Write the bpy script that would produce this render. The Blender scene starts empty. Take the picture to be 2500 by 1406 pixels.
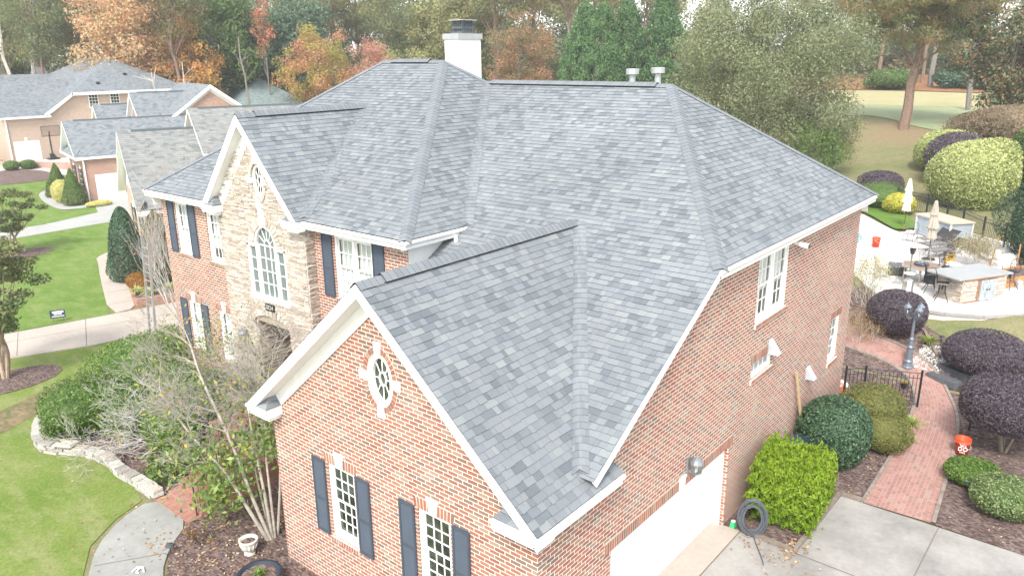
import bpy, math, random
import numpy as np
from mathutils import Vector, Matrix
R = math.radians
sc = bpy.context.scene
COL = sc.collection
# ------------------------------------------------------------------ camera
yaw, pit, rol = R(39.664), R(-16.743), R(-0.654)
fw = Vector((math.cos(yaw)*math.cos(pit), math.sin(yaw)*math.cos(pit), math.sin(pit)))
rt0 = Vector((math.sin(yaw), -math.cos(yaw), 0)); up0 = rt0.cross(fw)
rt = rt0*math.cos(rol)+up0*math.sin(rol); up = rt.cross(fw)
cd = bpy.data.cameras.new('camera'); cam = bpy.data.objects.new('camera', cd); COL.objects.link(cam)
M = Matrix.Identity(4)
for i in range(3): M[i][0], M[i][1], M[i][2] = rt[i], up[i], -fw[i]
M[0][3], M[1][3], M[2][3] = -8.629, -6.675, 11.241
cam.matrix_world = M
cd.sensor_width = 36; cd.lens = 1891.74/2500*36; cd.clip_end = 3000; cd.clip_start = .1
sc.camera = cam
# ------------------------------------------------------------------ sky + sun
SUN_EL, SUN_AZ = 48, 205      # azimuth of the sun, degrees from +X towards +Y
w = bpy.data.worlds.new('World'); sc.world = w; w.use_nodes = True
nt = w.node_tree; bg = nt.nodes['Background']
sky = nt.nodes.new('ShaderNodeTexSky'); sky.sky_type = 'NISHITA'; sky.sun_disc = False
sky.sun_elevation = R(SUN_EL); sky.sun_rotation = R(90-SUN_AZ); sky.air_density = 1.0; sky.dust_density = 1.0; sky.ozone_density = 1.0
hs = nt.nodes.new('ShaderNodeHueSaturation'); hs.inputs['Saturation'].default_value = .28
nt.links.new(sky.outputs[0], hs.inputs['Color']); nt.links.new(hs.outputs[0], bg.inputs[0]); bg.inputs[1].default_value = .15
sl = bpy.data.lights.new('sun', 'SUN'); sun = bpy.data.objects.new('sun', sl); COL.objects.link(sun)
sl.energy = 1.5; sl.angle = R(14); sl.color = (1, .96, .9)
d = Vector((math.cos(R(SUN_AZ))*math.cos(R(SUN_EL)), math.sin(R(SUN_AZ))*math.cos(R(SUN_EL)), math.sin(R(SUN_EL))))
sun.rotation_euler = d.to_track_quat('Z', 'Y').to_euler()
sc.view_settings.view_transform = 'Standard'; sc.view_settings.look = 'None'; sc.view_settings.gamma = 1
sc.view_settings.exposure = 1.72
sc.render.engine = 'CYCLES'; sc.cycles.max_bounces = 5; sc.cycles.transparent_max_bounces = 6
# ------------------------------------------------------------------ node helpers
class NG:
    def __init__(s, name):
        s.m = bpy.data.materials.new(name); s.m.use_nodes = True; s.t = s.m.node_tree
        s.b = s.t.nodes['Principled BSDF']; s.out = s.t.nodes['Material Output']
    def n(s, typ, **k):
        q = s.t.nodes.new('ShaderNode'+typ)
        for a, v in k.items(): setattr(q, a, v)
        return q
    def set(s, sock, v):
        if isinstance(v, bpy.types.NodeSocket): s.t.links.new(v, sock)
        elif isinstance(v, (tuple, list)) and len(v) == 3 and sock.type == 'RGBA': sock.default_value = (*v, 1)
        else: sock.default_value = v
    def m_(s, op, a, b=None, c=None):
        q = s.n('Math', operation=op); s.set(q.inputs[0], a)
        if b is not None: s.set(q.inputs[1], b)
        if c is not None: s.set(q.inputs[2], c)
        return q.outputs[0]
    def noise(s, vec, scale, detail=3, rough=.5):
        q = s.n('TexNoise'); q.inputs['Scale'].default_value = scale; q.inputs['Detail'].default_value = detail; q.inputs['Roughness'].default_value = rough
        if vec is not None: s.set(q.inputs['Vector'], vec)
        return q.outputs[0]
    def ramp(s, f, stops, interp='LINEAR'):
        q = s.n('ValToRGB'); e = q.color_ramp; e.interpolation = interp
        while len(e.elements) < len(stops): e.elements.new(.5)
        for el, (p, c) in zip(e.elements, stops): el.position = p; el.color = (*c, 1)
        s.set(q.inputs[0], f); return q.outputs[0]
    def mix(s, f, a, b, mode='MIX'):
        q = s.n('Mix', data_type='RGBA', blend_type=mode); s.set(q.inputs[0], f); s.set(q.inputs[6], a); s.set(q.inputs[7], b); return q.outputs[2]
    def bump(s, h, strength=.3, dist=.01):
        q = s.n('Bump'); q.inputs['Strength'].default_value = strength; q.inputs['Distance'].default_value = dist
        s.set(q.inputs['Height'], h); s.set(s.b.inputs['Normal'], q.outputs[0])
    def pos(s): return s.n('NewGeometry').outputs['Position']
    def obj(s): return s.n('TexCoord').outputs['Object']
    def uv(s):
        u = s.n('UVMap'); q = s.n('SeparateXYZ'); s.t.links.new(u.outputs[0], q.inputs[0]); return u.outputs[0], q.outputs[0], q.outputs[1]
    def tone(s): return s.n('Attribute', attribute_name='tone').outputs['Fac']
    def fin(s, col=None, rough=.8, spec=.3, metal=0):
        if col is not None: s.set(s.b.inputs['Base Color'], col)
        s.set(s.b.inputs['Roughness'], rough); s.b.inputs['Specular IOR Level'].default_value = spec; s.b.inputs['Metallic'].default_value = metal
        return s.m
MAT = {}
def plain(name, col=None, rough=.6, spec=.3, metal=0, var=.12, scale=3.0):
    if name in MAT: return MAT[name]
    g = NG(name); o = g.pos(); f = g.noise(o, scale, 5, .6)
    c = g.ramp(f, [(.25, tuple(x*(1-var) for x in col)), (.75, tuple(min(1, x*(1+var)) for x in col))])
    MAT[name] = g.fin(c, rough, spec, metal); return MAT[name]
BR = [(0, (.26, .082, .052)), (.17, (.305, .115, .075)), (.34, (.205, .066, .047)), (.49, (.275, .13, .088)), (.62, (.18, .11, .082)), (.74, (.27, .195, .145)), (.84, (.29, .095, .06)), (.92, (.13, .088, .072))]
def brick_mat(name, H=.085, L=.235, mort=(.80, .73, .64), stops=BR, mw=.0115, bump=.5, gain=1.0):
    if name in MAT: return MAT[name]
    g = NG(name); uv, u, v = g.uv()
    wob = g.noise(uv, 9, 2)
    v2 = g.m_('DIVIDE', g.m_('ADD', v, g.m_('MULTIPLY', g.m_('SUBTRACT', wob, .5), .006)), H); row = g.m_('FLOOR', v2)
    u2 = g.m_('ADD', g.m_('DIVIDE', u, L), g.m_('MULTIPLY', g.m_('MODULO', g.m_('ABSOLUTE', row), 2), .5)); colm = g.m_('FLOOR', u2)
    fx = g.m_('SUBTRACT', u2, colm); fy = g.m_('SUBTRACT', v2, row)
    ex = g.m_('MINIMUM', fx, g.m_('SUBTRACT', 1, fx)); ey = g.m_('MINIMUM', fy, g.m_('SUBTRACT', 1, fy))
    dx = g.m_('MULTIPLY', ex, L); dy = g.m_('MULTIPLY', ey, H); dd = g.m_('MINIMUM', dx, dy)
    mask = g.m_('SMOOTHSTEP', mw*.35, mw*.75, dd) if False else g.n('MapRange', interpolation_type='SMOOTHSTEP')
    mr = mask; g.set(mr.inputs[0], dd); mr.inputs[1].default_value = mw*.35; mr.inputs[2].default_value = mw*.8; mask = mr.outputs[0]
    cx = g.n('CombineXYZ'); g.set(cx.inputs[0], colm); g.set(cx.inputs[1], row)
    wn = g.n('TexWhiteNoise', noise_dimensions='2D'); g.set(wn.inputs[0], cx.outputs[0])
    c = g.ramp(wn.outputs[0], [(p, tuple(x*gain for x in cc)) for p, cc in stops], 'CONSTANT')
    sp = g.noise(uv, 60, 3, .7); c = g.mix(g.m_('MULTIPLY', sp, .35), c, (.45, .30, .22))
    big = g.noise(uv, .6, 3); c = g.mix(g.m_('MULTIPLY', g.m_('SUBTRACT', big, .35), .35), c, (.50, .38, .30))
    c = g.mix(mask, mort, c)
    g.bump(mask, bump, .008); MAT[name] = g.fin(c, .85, .15); return MAT[name]
def brick_piece():
    if 'brick_piece' in MAT: return MAT['brick_piece']
    g = NG('brick_piece'); c = g.ramp(g.tone(), BR, 'CONSTANT'); sp = g.noise(g.pos(), 60, 3, .7)
    c = g.mix(g.m_('MULTIPLY', sp, .35), c, (.45, .30, .22)); MAT['brick_piece'] = g.fin(c, .85, .15); return MAT['brick_piece']
def tone_mat(name, stops, rough=.85, spec=.2, nscale=80, namt=.25, interp='LINEAR', ncol=None, metal=0, big=0, bump=0):
    if name in MAT: return MAT[name]
    g = NG(name); c = g.ramp(g.tone(), stops, interp); p = g.pos()
    if namt:
        f = g.noise(p, nscale, 3, .7); f = g.n('MapRange'); 
        g.set(f.inputs[0], g.noise(p, nscale, 3, .7)); f.inputs[1].default_value = .3; f.inputs[2].default_value = .7; f.inputs[3].default_value = 1-namt; f.inputs[4].default_value = 1+namt
        cc = g.n('CombineXYZ'); [g.set(cc.inputs[i], f.outputs[0]) for i in range(3)]; c = g.mix(1, c, cc.outputs[0], 'MULTIPLY')
    if big:
        f = g.n('MapRange'); g.set(f.inputs[0], g.noise(p, .35, 4, .6)); f.inputs[1].default_value = .3; f.inputs[2].default_value = .7; f.inputs[3].default_value = 1-big; f.inputs[4].default_value = 1+big
        cc = g.n('CombineXYZ'); [g.set(cc.inputs[i], f.outputs[0]) for i in range(3)]; c = g.mix(1, c, cc.outputs[0], 'MULTIPLY')
    if bump: g.bump(g.noise(p, 45, 4, .7), bump, .01)
    MAT[name] = g.fin(c, rough, spec, metal); return MAT[name]
SH = [(0, (.124, .140, .150)), (.2, (.156, .172, .183)), (.45, (.183, .199, .208)), (.65, (.204, .220, .227)), (.82, (.181, .194, .209)), (.94, (.216, .232, .232)), (1, (.226, .241, .237))]
def shingle_tab(): return tone_mat('shingle', SH, .9, .12, 110, .16, big=.10)
def shingle_far(name, gain=(1, 1, 1)):
    if name in MAT: return MAT[name]
    g = NG(name); uv, u, v = g.uv()
    v2 = g.m_('DIVIDE', v, .145); row = g.m_('FLOOR', v2); fy = g.m_('SUBTRACT', v2, row)
    u2 = g.m_('ADD', g.m_('DIVIDE', u, .27), g.m_('MULTIPLY', row, .37)); cm = g.m_('FLOOR', u2)
    cx = g.n('CombineXYZ'); g.set(cx.inputs[0], cm); g.set(cx.inputs[1], row)
    wn = g.n('TexWhiteNoise', noise_dimensions='2D'); g.set(wn.inputs[0], cx.outputs[0])
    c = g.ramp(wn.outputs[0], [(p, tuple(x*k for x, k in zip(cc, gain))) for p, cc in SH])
    edge = g.m_('LESS_THAN', fy, .13); c = g.mix(g.m_('MULTIPLY', edge, .45), c, (.04, .042, .045))  # butt edge of each course, its shadow line painted into the colour
    g.bump(g.m_('SUBTRACT', 1, fy), .5, .012)
    MAT[name] = g.fin(c, .9, .12); return MAT[name]
def stone_mat():
    return tone_mat('ledge_stone', [(0, (.36, .30, .24)), (.15, (.48, .41, .34)), (.3, (.33, .275, .225)), (.45, (.54, .47, .39)), (.6, (.43, .37, .31)), (.75, (.60, .55, .48)), (.88, (.40, .35, .31)), (1, (.60, .52, .43))], .9, .1, 25, .28, bump=.5)
white = plain('white_paint', (.80, .79, .76), .45, .4, var=.03)
white2 = plain('white_trim_aluminium', (.82, .81, .78), .4, .4, var=.02)
slate = plain('slate_blue_shutter', (.058, .072, .094), .55, .3, var=.1)
tab_edge = plain('tab_edge', (.085, .095, .10), .9, .1)
dark_edge = plain('shingle_edge', (.03, .032, .036), .9, .1)
underlay = plain('roof_underlay', (.04, .042, .045), .95, .05)
black = plain('black_metal', (.018, .02, .023), .4, .5)
iron = plain('wrought_iron', (.03, .022, .024), .5, .4)
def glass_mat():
    g = NG('window_glass'); g.fin(g.ramp(g.noise(g.pos(), 2.6, 3, .6), [(.35, (.012, .016, .014)), (.55, (.035, .05, .03)), (.7, (.09, .10, .08))]), .04, .6); return g.m  # green and dark noise in the base colour stands in for reflections
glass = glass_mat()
def clear_glass(name='clear_glass', f=.35):
    g = NG(name); t = g.n('BsdfTransparent'); gl = g.n('BsdfGlossy'); gl.inputs['Roughness'].default_value = .03; t.inputs[0].default_value = (.9, .93, .93, 1)
    mx = g.n('MixShader'); mx.inputs[0].default_value = f*.5; g.t.links.new(t.outputs[0], mx.inputs[1]); g.t.links.new(gl.outputs[0], mx.inputs[2]); g.t.links.new(mx.outputs[0], g.out.inputs[0]); return g.m
cglass = clear_glass()
def bark(name, c1, c2, sc_=8):
    if name in MAT: return MAT[name]
    g = NG(name); f = g.noise(g.pos(), sc_, 5, .7); g.bump(f, .6, .03); MAT[name] = g.fin(g.ramp(f, [(.3, c1), (.7, c2)]), .9, .1); return MAT[name]
# leaf material: colour comes from the leaf's own tone
def leaf(name, cols, transl=.3, rough=.6, spec=.25, rnd=.12):
    if name in MAT: return MAT[name]
    g = NG(name); cols = [tuple(min(.75, x*1.3) for x in q) for q in cols]; n = len(cols); c = g.ramp(g.tone(), [(i/(n-1), cc) for i, cc in enumerate(cols)])
    oi = g.n('ObjectInfo').outputs['Random']; hsn = g.n('HueSaturation')
    mr = g.n('MapRange'); g.set(mr.inputs[0], oi); mr.inputs[3].default_value = 1-rnd; mr.inputs[4].default_value = 1+rnd; g.set(hsn.inputs['Value'], mr.outputs[0]); g.set(hsn.inputs['Color'], c); c = hsn.outputs[0]
    g.fin(c, rough, spec)
    tr = g.n('BsdfTranslucent'); g.set(tr.inputs[0], c); mx = g.n('MixShader'); mx.inputs[0].default_value = transl
    g.t.links.new(g.b.outputs[0], mx.inputs[1]); g.t.links.new(tr.outputs[0], mx.inputs[2]); g.t.links.new(mx.outputs[0], g.out.inputs[0])
    MAT[name] = g.m; return g.m
# ------------------------------------------------------------------ mesh helpers
def tag(o, label=None, cat=None, group=None, kind=None):
    if label: o['label'] = label
    if cat: o['category'] = cat
    if group: o['group'] = group
    if kind: o['kind'] = kind
    return o
def thing(name, loc, label, cat, group=None, rz=0):
    o = bpy.data.objects.new(name, None); COL.objects.link(o); o.location = loc; o.rotation_euler = (0, 0, rz); o.empty_display_size = .2
    return tag(o, label, cat, group)
def copy_tree(o, parent=None):
    c = o.copy(); COL.objects.link(c); c.parent = parent
    for ch in list(o.children): copy_tree(ch, c)
    return c
class Fr:
    """a frame on a wall: u along it, v up, n outwards"""
    def __init__(s, o, u, v, n): s.o, s.u, s.v, s.n = Vector(o), Vector(u), Vector(v), Vector(n)
    def __call__(s, a, b, c=0): return s.o+s.u*a+s.v*b+s.n*c
WORLD = Fr((0, 0, 0), (1, 0, 0), (0, 1, 0), (0, 0, 1))
class MB:
    def __init__(s): s.v, s.f, s.uv, s.t, s.mi = [], [], [], [], []; s.hasuv = False; s.hast = False
    def face(s, pts, uv=None, t=0, m=0):
        k = len(s.v); s.v += [tuple(p) for p in pts]; s.f.append(list(range(k, k+len(pts)))); s.uv.append(uv); s.t.append(t); s.mi.append(m)
        if uv: s.hasuv = True
        if t: s.hast = True
    def poly_uv(s, pts, m=0, t=0, off=(0, 0)):
        pts = [Vector(p) for p in pts]; n = Vector((0, 0, 0))
        for i in range(len(pts)): n += pts[i].cross(pts[(i+1) % len(pts)])
        n.normalize()
        if n.z < -1e-4: n = -n
        u = Vector((0, 0, 1)).cross(n)
        if u.length < 1e-4: u = Vector((1, 0, 0))
        u.normalize(); v = n.cross(u)
        s.face(pts, [(p.dot(u)+off[0], p.dot(v)+off[1]) for p in pts], t, m)
    def box(s, fr, a0, a1, b0, b1, c0, c1, t=0, m=0, taper=0):
        P = [fr(a, b, c) for c in (c0, c1) for (a, b) in ((a0+taper*(c == c1), b0+taper*(c == c1)), (a1-taper*(c == c1), b0+taper*(c == c1)), (a1-taper*(c == c1), b1-taper*(c == c1)), (a0+taper*(c == c1), b1-taper*(c == c1)))]
        k = len(s.v); s.v += [tuple(p) for p in P]
        for q in ((0, 3, 2, 1), (4, 5, 6, 7), (0, 1, 5, 4), (1, 2, 6, 5), (2, 3, 7, 6), (3, 0, 4, 7)):
            s.f.append([k+i for i in q]); s.uv.append(None); s.t.append(t); s.mi.append(m)
        if t: s.hast = True
    def wbox(s, x0, x1, y0, y1, z0, z1, t=0, m=0, taper=0): s.box(WORLD, x0, x1, y0, y1, z0, z1, t, m, taper)
    def prism(s, pts, ext, t=0, m=0):
        pts = [Vector(p) for p in pts]; ext = Vector(ext); n = len(pts); k = len(s.v)
        s.v += [tuple(p) for p in pts]+[tuple(p+ext) for p in pts]
        fs = [list(range(k, k+n)), list(range(k+n, k+2*n))[::-1]]+[[k+i, k+(i+1) % n, k+n+(i+1) % n, k+n+i] for i in range(n)]
        for q in fs: s.f.append(q); s.uv.append(None); s.t.append(t); s.mi.append(m)
        if t: s.hast = True
    def tube(s, path, rad, n=6, t=0, m=0, cap=True):
        path = [Vector(p) for p in path]; nn_ = len(path)
        if isinstance(rad, tuple): rad = [rad[0]+(rad[1]-rad[0])*i/(nn_-1) for i in range(nn_)]
        rad = rad if isinstance(rad, (list, tuple)) else [rad]*len(path)
        k = len(s.v); prev = None
        for i, p in enumerate(path):
            a = path[min(i+1, len(path)-1)]-path[max(i-1, 0)]
            if a.length < 1e-9: a = Vector((0, 0, 1))
            a.normalize()
            ref = prev if prev is not None and abs(prev.dot(a)) < .95 else (Vector((0, 0, 1)) if abs(a.z) < .9 else Vector((1, 0, 0)))
            x = (ref-a*ref.dot(a)).normalized(); y = a.cross(x); prev = x
            for j in range(n):
                th = 2*math.pi*j/n; s.v.append(tuple(p+(x*math.cos(th)+y*math.sin(th))*rad[i]))
        for i in range(len(path)-1):
            for j in range(n):
                s.f.append([k+i*n+j, k+i*n+(j+1) % n, k+(i+1)*n+(j+1) % n, k+(i+1)*n+j]); s.uv.append(None); s.t.append(t); s.mi.append(m)
        if cap:
            for b in (0, len(path)-1): s.f.append([k+b*n+j for j in range(n)]); s.uv.append(None); s.t.append(t); s.mi.append(m)
        if t: s.hast = True
    def lathe(s, prof, c=(0, 0, 0), n=20, t=0, m=0, sx=1, sy=1):
        k = len(s.v); c = Vector(c)
        for r, z in prof:
            for j in range(n): th = 2*math.pi*j/n; s.v.append((c.x+r*sx*math.cos(th), c.y+r*sy*math.sin(th), c.z+z))
        for i in range(len(prof)-1):
            for j in range(n):
                s.f.append([k+i*n+j, k+i*n+(j+1) % n, k+(i+1)*n+(j+1) % n, k+(i+1)*n+j]); s.uv.append(None); s.t.append(t); s.mi.append(m)
    def build(s, name, mats, parent=None, smooth=False):
        me = bpy.data.meshes.new(name); me.from_pydata(s.v, [], s.f)
        mats = mats if isinstance(mats, list) else [mats]
        for q in mats: me.materials.append(q)
        if len(mats) > 1: me.polygons.foreach_set('material_index', s.mi)
        if s.hasuv:
            l = me.uv_layers.new(name='UVMap'); a = []
            for f, u in zip(s.f, s.uv):
                for i in range(len(f)): a += (u[i] if u else (0, 0))
            l.data.foreach_set('uv', a)
        if s.hast:
            at = me.attributes.new('tone', 'FLOAT', 'FACE'); at.data.foreach_set('value', s.t)
        if smooth: me.polygons.foreach_set('use_smooth', [True]*len(s.f))
        me.update()
        o = bpy.data.objects.new(name, me); COL.objects.link(o); o.parent = parent; return o
def np_mesh(name, V, F, mat, parent=None, tone=None, nv=4):
    me = bpy.data.meshes.new(name); me.vertices.add(len(V)); me.vertices.foreach_set('co', V.astype(np.float32).ravel())
    nf = len(F); me.loops.add(nf*nv); me.loops.foreach_set('vertex_index', F.astype(np.int32).ravel())
    me.polygons.add(nf); me.polygons.foreach_set('loop_start', np.arange(0, nf*nv, nv, dtype=np.int32)); me.polygons.foreach_set('loop_total', np.full(nf, nv, dtype=np.int32))
    if tone is not None:
        at = me.attributes.new('tone', 'FLOAT', 'FACE'); at.data.foreach_set('value', tone.astype(np.float32))
    me.materials.append(mat); me.update(calc_edges=True)
    o = bpy.data.objects.new(name, me); COL.objects.link(o); o.parent = parent; return o
def clip(poly, x0, x1, y0, y1):
    for ax, lim, sg in ((0, x0, 1), (0, x1, -1), (1, y0, 1), (1, y1, -1)):
        out = []; n = len(poly)
        for i in range(n):
            a, b = poly[i], poly[(i+1) % n]; da, db = (a[ax]-lim)*sg, (b[ax]-lim)*sg
            if da >= 0: out.append(a)
            if (da > 0 and db < 0) or (da < 0 and db > 0):
                t = da/(da-db); out.append((a[0]+(b[0]-a[0])*t, a[1]+(b[1]-a[1])*t))
        poly = out
        if len(poly) < 3: return []
    return poly
def area(p): return abs(sum(p[i][0]*p[(i+1) % len(p)][1]-p[(i+1) % len(p)][0]*p[i][1] for i in range(len(p))))/2
# ------------------------------------------------------------------ terrain
def ss(a, b, t):
    t = min(1, max(0, (t-a)/(b-a))); return t*t*(3-2*t)
def H(x, y):
    r = 1.8*ss(18.8, 24.2, x)+3.1*ss(46, 80, x)+1.8*ss(80, 150, x)
    l = .9*ss(60, 95, y)+2.5*ss(95, 150, y)
    if x <= 10: return l
    k = ss(.75, 1.15, (y+6.7)/(x+8.7)); return r*(1-k)+l*k
def drape(name, poly, mat, dz, kind='structure', cell=.5, label=None, edge=None):
    """a sheet laid on the terrain; edge = thickness of a visible rim"""
    mb = MB(); xs = [p[0] for p in poly]; ys = [p[1] for p in poly]
    x = math.floor(min(xs)/cell)*cell
    while x < max(xs):
        y = math.floor(min(ys)/cell)*cell
        while y < max(ys):
            q = clip(poly, x, x+cell, y, y+cell)
            if len(q) > 2 and area(q) > 1e-6: mb.face([(a, b, H(a, b)+dz) for a, b in q], [(a, b) for a, b in q])
            y += cell
        x += cell
    if edge:
        n = len(poly)
        for i in range(n):
            a, b = poly[i], poly[(i+1) % n]; k = max(1, int(math.hypot(b[0]-a[0], b[1]-a[1])/cell))
            for j in range(k):
                p = [(a[0]+(b[0]-a[0])*t, a[1]+(b[1]-a[1])*t) for t in (j/k, (j+1)/k)]
                z = [H(*q)+dz for q in p]; mb.face([(*p[0], z[0]-edge), (*p[1], z[1]-edge), (*p[1], z[1]), (*p[0], z[0])], [(0, 0)]*4)
    o = mb.build(name, mat)
    if kind: o['kind'] = kind
    return o
def smooth_poly(pts, it=2):
    for _ in range(it):
        q = []
        for i in range(len(pts)):
            a, b = pts[i], pts[(i+1) % len(pts)]
            q += [(a[0]*.75+b[0]*.25, a[1]*.75+b[1]*.25), (a[0]*.25+b[0]*.75, a[1]*.25+b[1]*.75)]
        pts = q
    return pts
def smooth_line(pts, it=2):
    for _ in range(it):
        q = [pts[0]]
        for a, b in zip(pts, pts[1:]): q += [tuple(a[i]*.75+b[i]*.25 for i in range(len(a))), tuple(a[i]*.25+b[i]*.75 for i in range(len(a)))]
        q.append(pts[-1]); pts = q
    return pts
# ================================================================== THE BRICK HOUSE
house = thing('brick_house', (0, 0, 0), 'large two storey red brick house with blue grey shingle roof and stone faced entrance bay', 'house')
brick = brick_mat('red_brick'); bpiece = brick_piece(); shing = shingle_tab(); stone = stone_mat()
rng = random.Random(4)
FG = Fr((0, 0, 0), (0, 1, 0), (0, 0, 1), (-1, 0, 0))        # front gable wall
FS = Fr((0, 0, 0), (1, 0, 0), (0, 0, 1), (0, -1, 0))        # garage side wall
FB = Fr((3.9, 0, 0), (0, 1, 0), (0, 0, 1), (-1, 0, 0))      # recessed front wall
FT = Fr((3.6, 0, 0), (0, 1, 0), (0, 0, 1), (-1, 0, 0))      # stone bay
mortar = plain('lime_mortar', (.66, .58, .48), .9, .1)
def wall(name, fr, outer, holes, mat, parent, rec=.1, ovals=(), arches=(), stoney=False):
    mb = MB(); rects = list(holes)+[(c[0]-c[2]-.06, c[0]+c[2]+.06, c[1]-c[3]-.06, c[1]+c[3]+.06) for c in ovals]
    us = sorted(set([min(p[0] for p in outer), max(p[0] for p in outer)]+[r[0] for r in rects]+[r[1] for r in rects]))
    vs = sorted(set([min(p[1] for p in outer), max(p[1] for p in outer)]+[r[2] for r in rects]+[r[3] for r in rects]))
    for a, b in zip(us, us[1:]):
        for c, d_ in zip(vs, vs[1:]):
            mu, mv = (a+b)/2, (c+d_)/2
            if any(r[0] < mu < r[1] and r[2] < mv < r[3] for r in rects): continue
            q = clip(outer, a, b, c, d_)
            if len(q) > 2 and area(q) > 1e-6: mb.face([fr(*p) for p in q], [tuple(p) for p in q])
    for (a, b, c, d_) in holes:
        for p, q in (((a, c), (b, c)), ((b, c), (b, d_)), ((b, d_), (a, d_)), ((a, d_), (a, c))):
            hor = p[1] == q[1]
            mb.face([fr(*p), fr(*q), fr(*q, -rec), fr(*p, -rec)], [(p[0], p[1]), (q[0], q[1]), (q[0]+(0 if hor else .11), q[1]+(rec if hor else 0)), (p[0]+(0 if hor else .11), p[1]+(rec if hor else 0))])
    for (uc, vc, a, b) in ovals:
        A, B = a+.06, b+.06; n = 48
        P = []
        for i in range(n):
            th = 2*math.pi*i/n; c, s = math.cos(th), math.sin(th); k = min(A/abs(c) if abs(c) > 1e-6 else 9e9, B/abs(s) if abs(s) > 1e-6 else 9e9)
            P.append(((uc+a*c, vc+b*s), (uc+c*k, vc+s*k)))
        cr = [(uc+A, vc+B), (uc-A, vc+B), (uc-A, vc-B), (uc+A, vc-B)]
        for i in range(n):
            e0, r0 = P[i]; e1, r1 = P[(i+1) % n]; q = [e0, e1, r1, r0]
            for k in cr:
                if abs(r0[0]-r1[0]) > 1e-6 and abs(r0[1]-r1[1]) > 1e-6 and min(r0[0], r1[0])-1e-6 <= k[0] <= max(r0[0], r1[0])+1e-6 and min(r0[1], r1[1])-1e-6 <= k[1] <= max(r0[1], r1[1])+1e-6: q = [e0, e1, r1, k, r0]
            mb.face([fr(*p) for p in q], [tuple(p) for p in q])
            mb.face([fr(*e0), fr(*e1), fr(*e1, -rec), fr(*e0, -rec)], [e0, e1, (e1[0]+rec, e1[1]), (e0[0]+rec, e0[1])])
    return mb.build(name, mat, parent)
def soldier(fr, u0, u1, v0, v1, parent, name='lintel', proud=.006, step=.083, slope=0, tilt=0, key=None):
    """a course of bricks on end (or header bricks of a sill)"""
    mb = MB(); mb.box(fr, u0, u1, v0, v1, -.05, proud-.004+0*slope, t=0, m=1)
    n = max(1, round((u1-u0)/step)); st = (u1-u0)/n
    for i in range(n):
        a = u0+i*st
        if key and key[0]-.09 < a+st/2 < key[0]+.09: continue
        off = tilt*((i+.5)/n-.5)
        mb.prism([fr(a+.009, v0+.006, 0), fr(a+st-.009, v0+.006, 0), fr(a+st-.009+off, v1-.006, 0), fr(a+.009+off, v1-.006, 0)], fr.n*(proud+slope), t=rng.random())
    return mb.build(name, [bpiece, mortar], parent)
def keystone(fr, uc, v0, v1, parent, wb=.09, wt=.125, n=.035):
    mb = MB(); mb.prism([fr(uc-wb, v0), fr(uc+wb, v0), fr(uc+wt, v1-.05), fr(uc-wt, v1-.05)], fr.n*n)
    mb.box(fr, uc-wt-.02, uc+wt+.02, v1-.05, v1, 0, n+.015); return mb.build('keystone', white, parent)
def window(fr, u0, u1, v0, v1, cols, rows, parent, rec=.07, gl=None, blind=0, mull=1, name='window', sill=True, casing=.075):
    """double hung window(s): frame, sashes and bars, panes, optional blinds"""
    fm = MB(); c = casing; 
    for a, b in ((u0, u0+c), (u1-c, u1)): fm.box(fr, a, b, v0, v1, -rec-.08, -rec+.03)
    fm.box(fr, u0+c, u1-c, v1-c, v1, -rec-.08, -rec+.028); fm.box(fr, u0+c, u1-c, v0, v0+c*1.1, -rec-.08, -rec+.04)
    W = (u1-u0-2*c); mw = .1; uw = (W-(mull-1)*mw)/mull
    pn = MB(); bl = MB(); bars = MB()
    for k in range(mull):
        a0 = u0+c+k*(uw+mw); a1 = a0+uw
        if k: fm.box(fr, a0-mw, a0, v0+c, v1-c, -rec-.08, -rec+.03)
        vm = (v0+v1)/2; nsash = ((v0+c, vm+.02, -.035), (vm-.02, v1-c, 0.0)) if rows > 1 else ((v0+c, v1-c, 0),)
        for (b0, b1, dn) in nsash:
            s_ = .045; dn -= rec+.01
            bars.box(fr, a0, a0+s_, b0, b1, dn-.03, dn); bars.box(fr, a1-s_, a1, b0, b1, dn-.03, dn)
            bars.box(fr, a0+s_, a1-s_, b0, b0+s_, dn-.03, dn-.001); bars.box(fr, a0+s_, a1-s_, b1-s_, b1, dn-.03, dn-.001)
            nr = rows//2 if rows > 1 else 1; iu0, iu1, iv0, iv1 = a0+s_, a1-s_, b0+s_, b1-s_
            for i in range(1, cols): x = iu0+(iu1-iu0)*i/cols; bars.box(fr, x-.012, x+.012, iv0, iv1, dn-.022, dn-.006)
            for i in range(1, nr): y = iv0+(iv1-iv0)*i/nr; bars.box(fr, iu0, iu1, y-.012, y+.012, dn-.021, dn-.005)
            pn.face([fr(iu0, iv0, dn-.018), fr(iu1, iv0, dn-.018), fr(iu1, iv1, dn-.018), fr(iu0, iv1, dn-.018)])
        if blind:
            y = v1-c-.03; yb = v0+c+(1-blind)*(v1-v0)
            while y > yb: bl.prism([fr(a0+.03, y, -rec-.10), fr(a1-.03, y, -rec-.10), fr(a1-.03, y-.03, -rec-.085), fr(a0+.03, y-.03, -rec-.085)], fr.v*.004); y -= .045
            bl.box(fr, a0+.03, a1-.03, yb-.02, yb, -rec-.11, -rec-.085)
    w_ = fm.build(name, white, parent); bars.build('sash', white, w_)
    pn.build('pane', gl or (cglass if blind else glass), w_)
    if blind:
        bl.build('blind', white2, w_); bk = MB(); bk.box(fr, u0+.02, u1-.02, v0+.02, v1-.02, -rec-.30, -rec-.15); bk.build('dim_backing', plain('dim_room', (.16, .15, .14), .9, .1), w_)  # backing box behind the blind, the room's dimness put into its colour
    return w_
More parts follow.
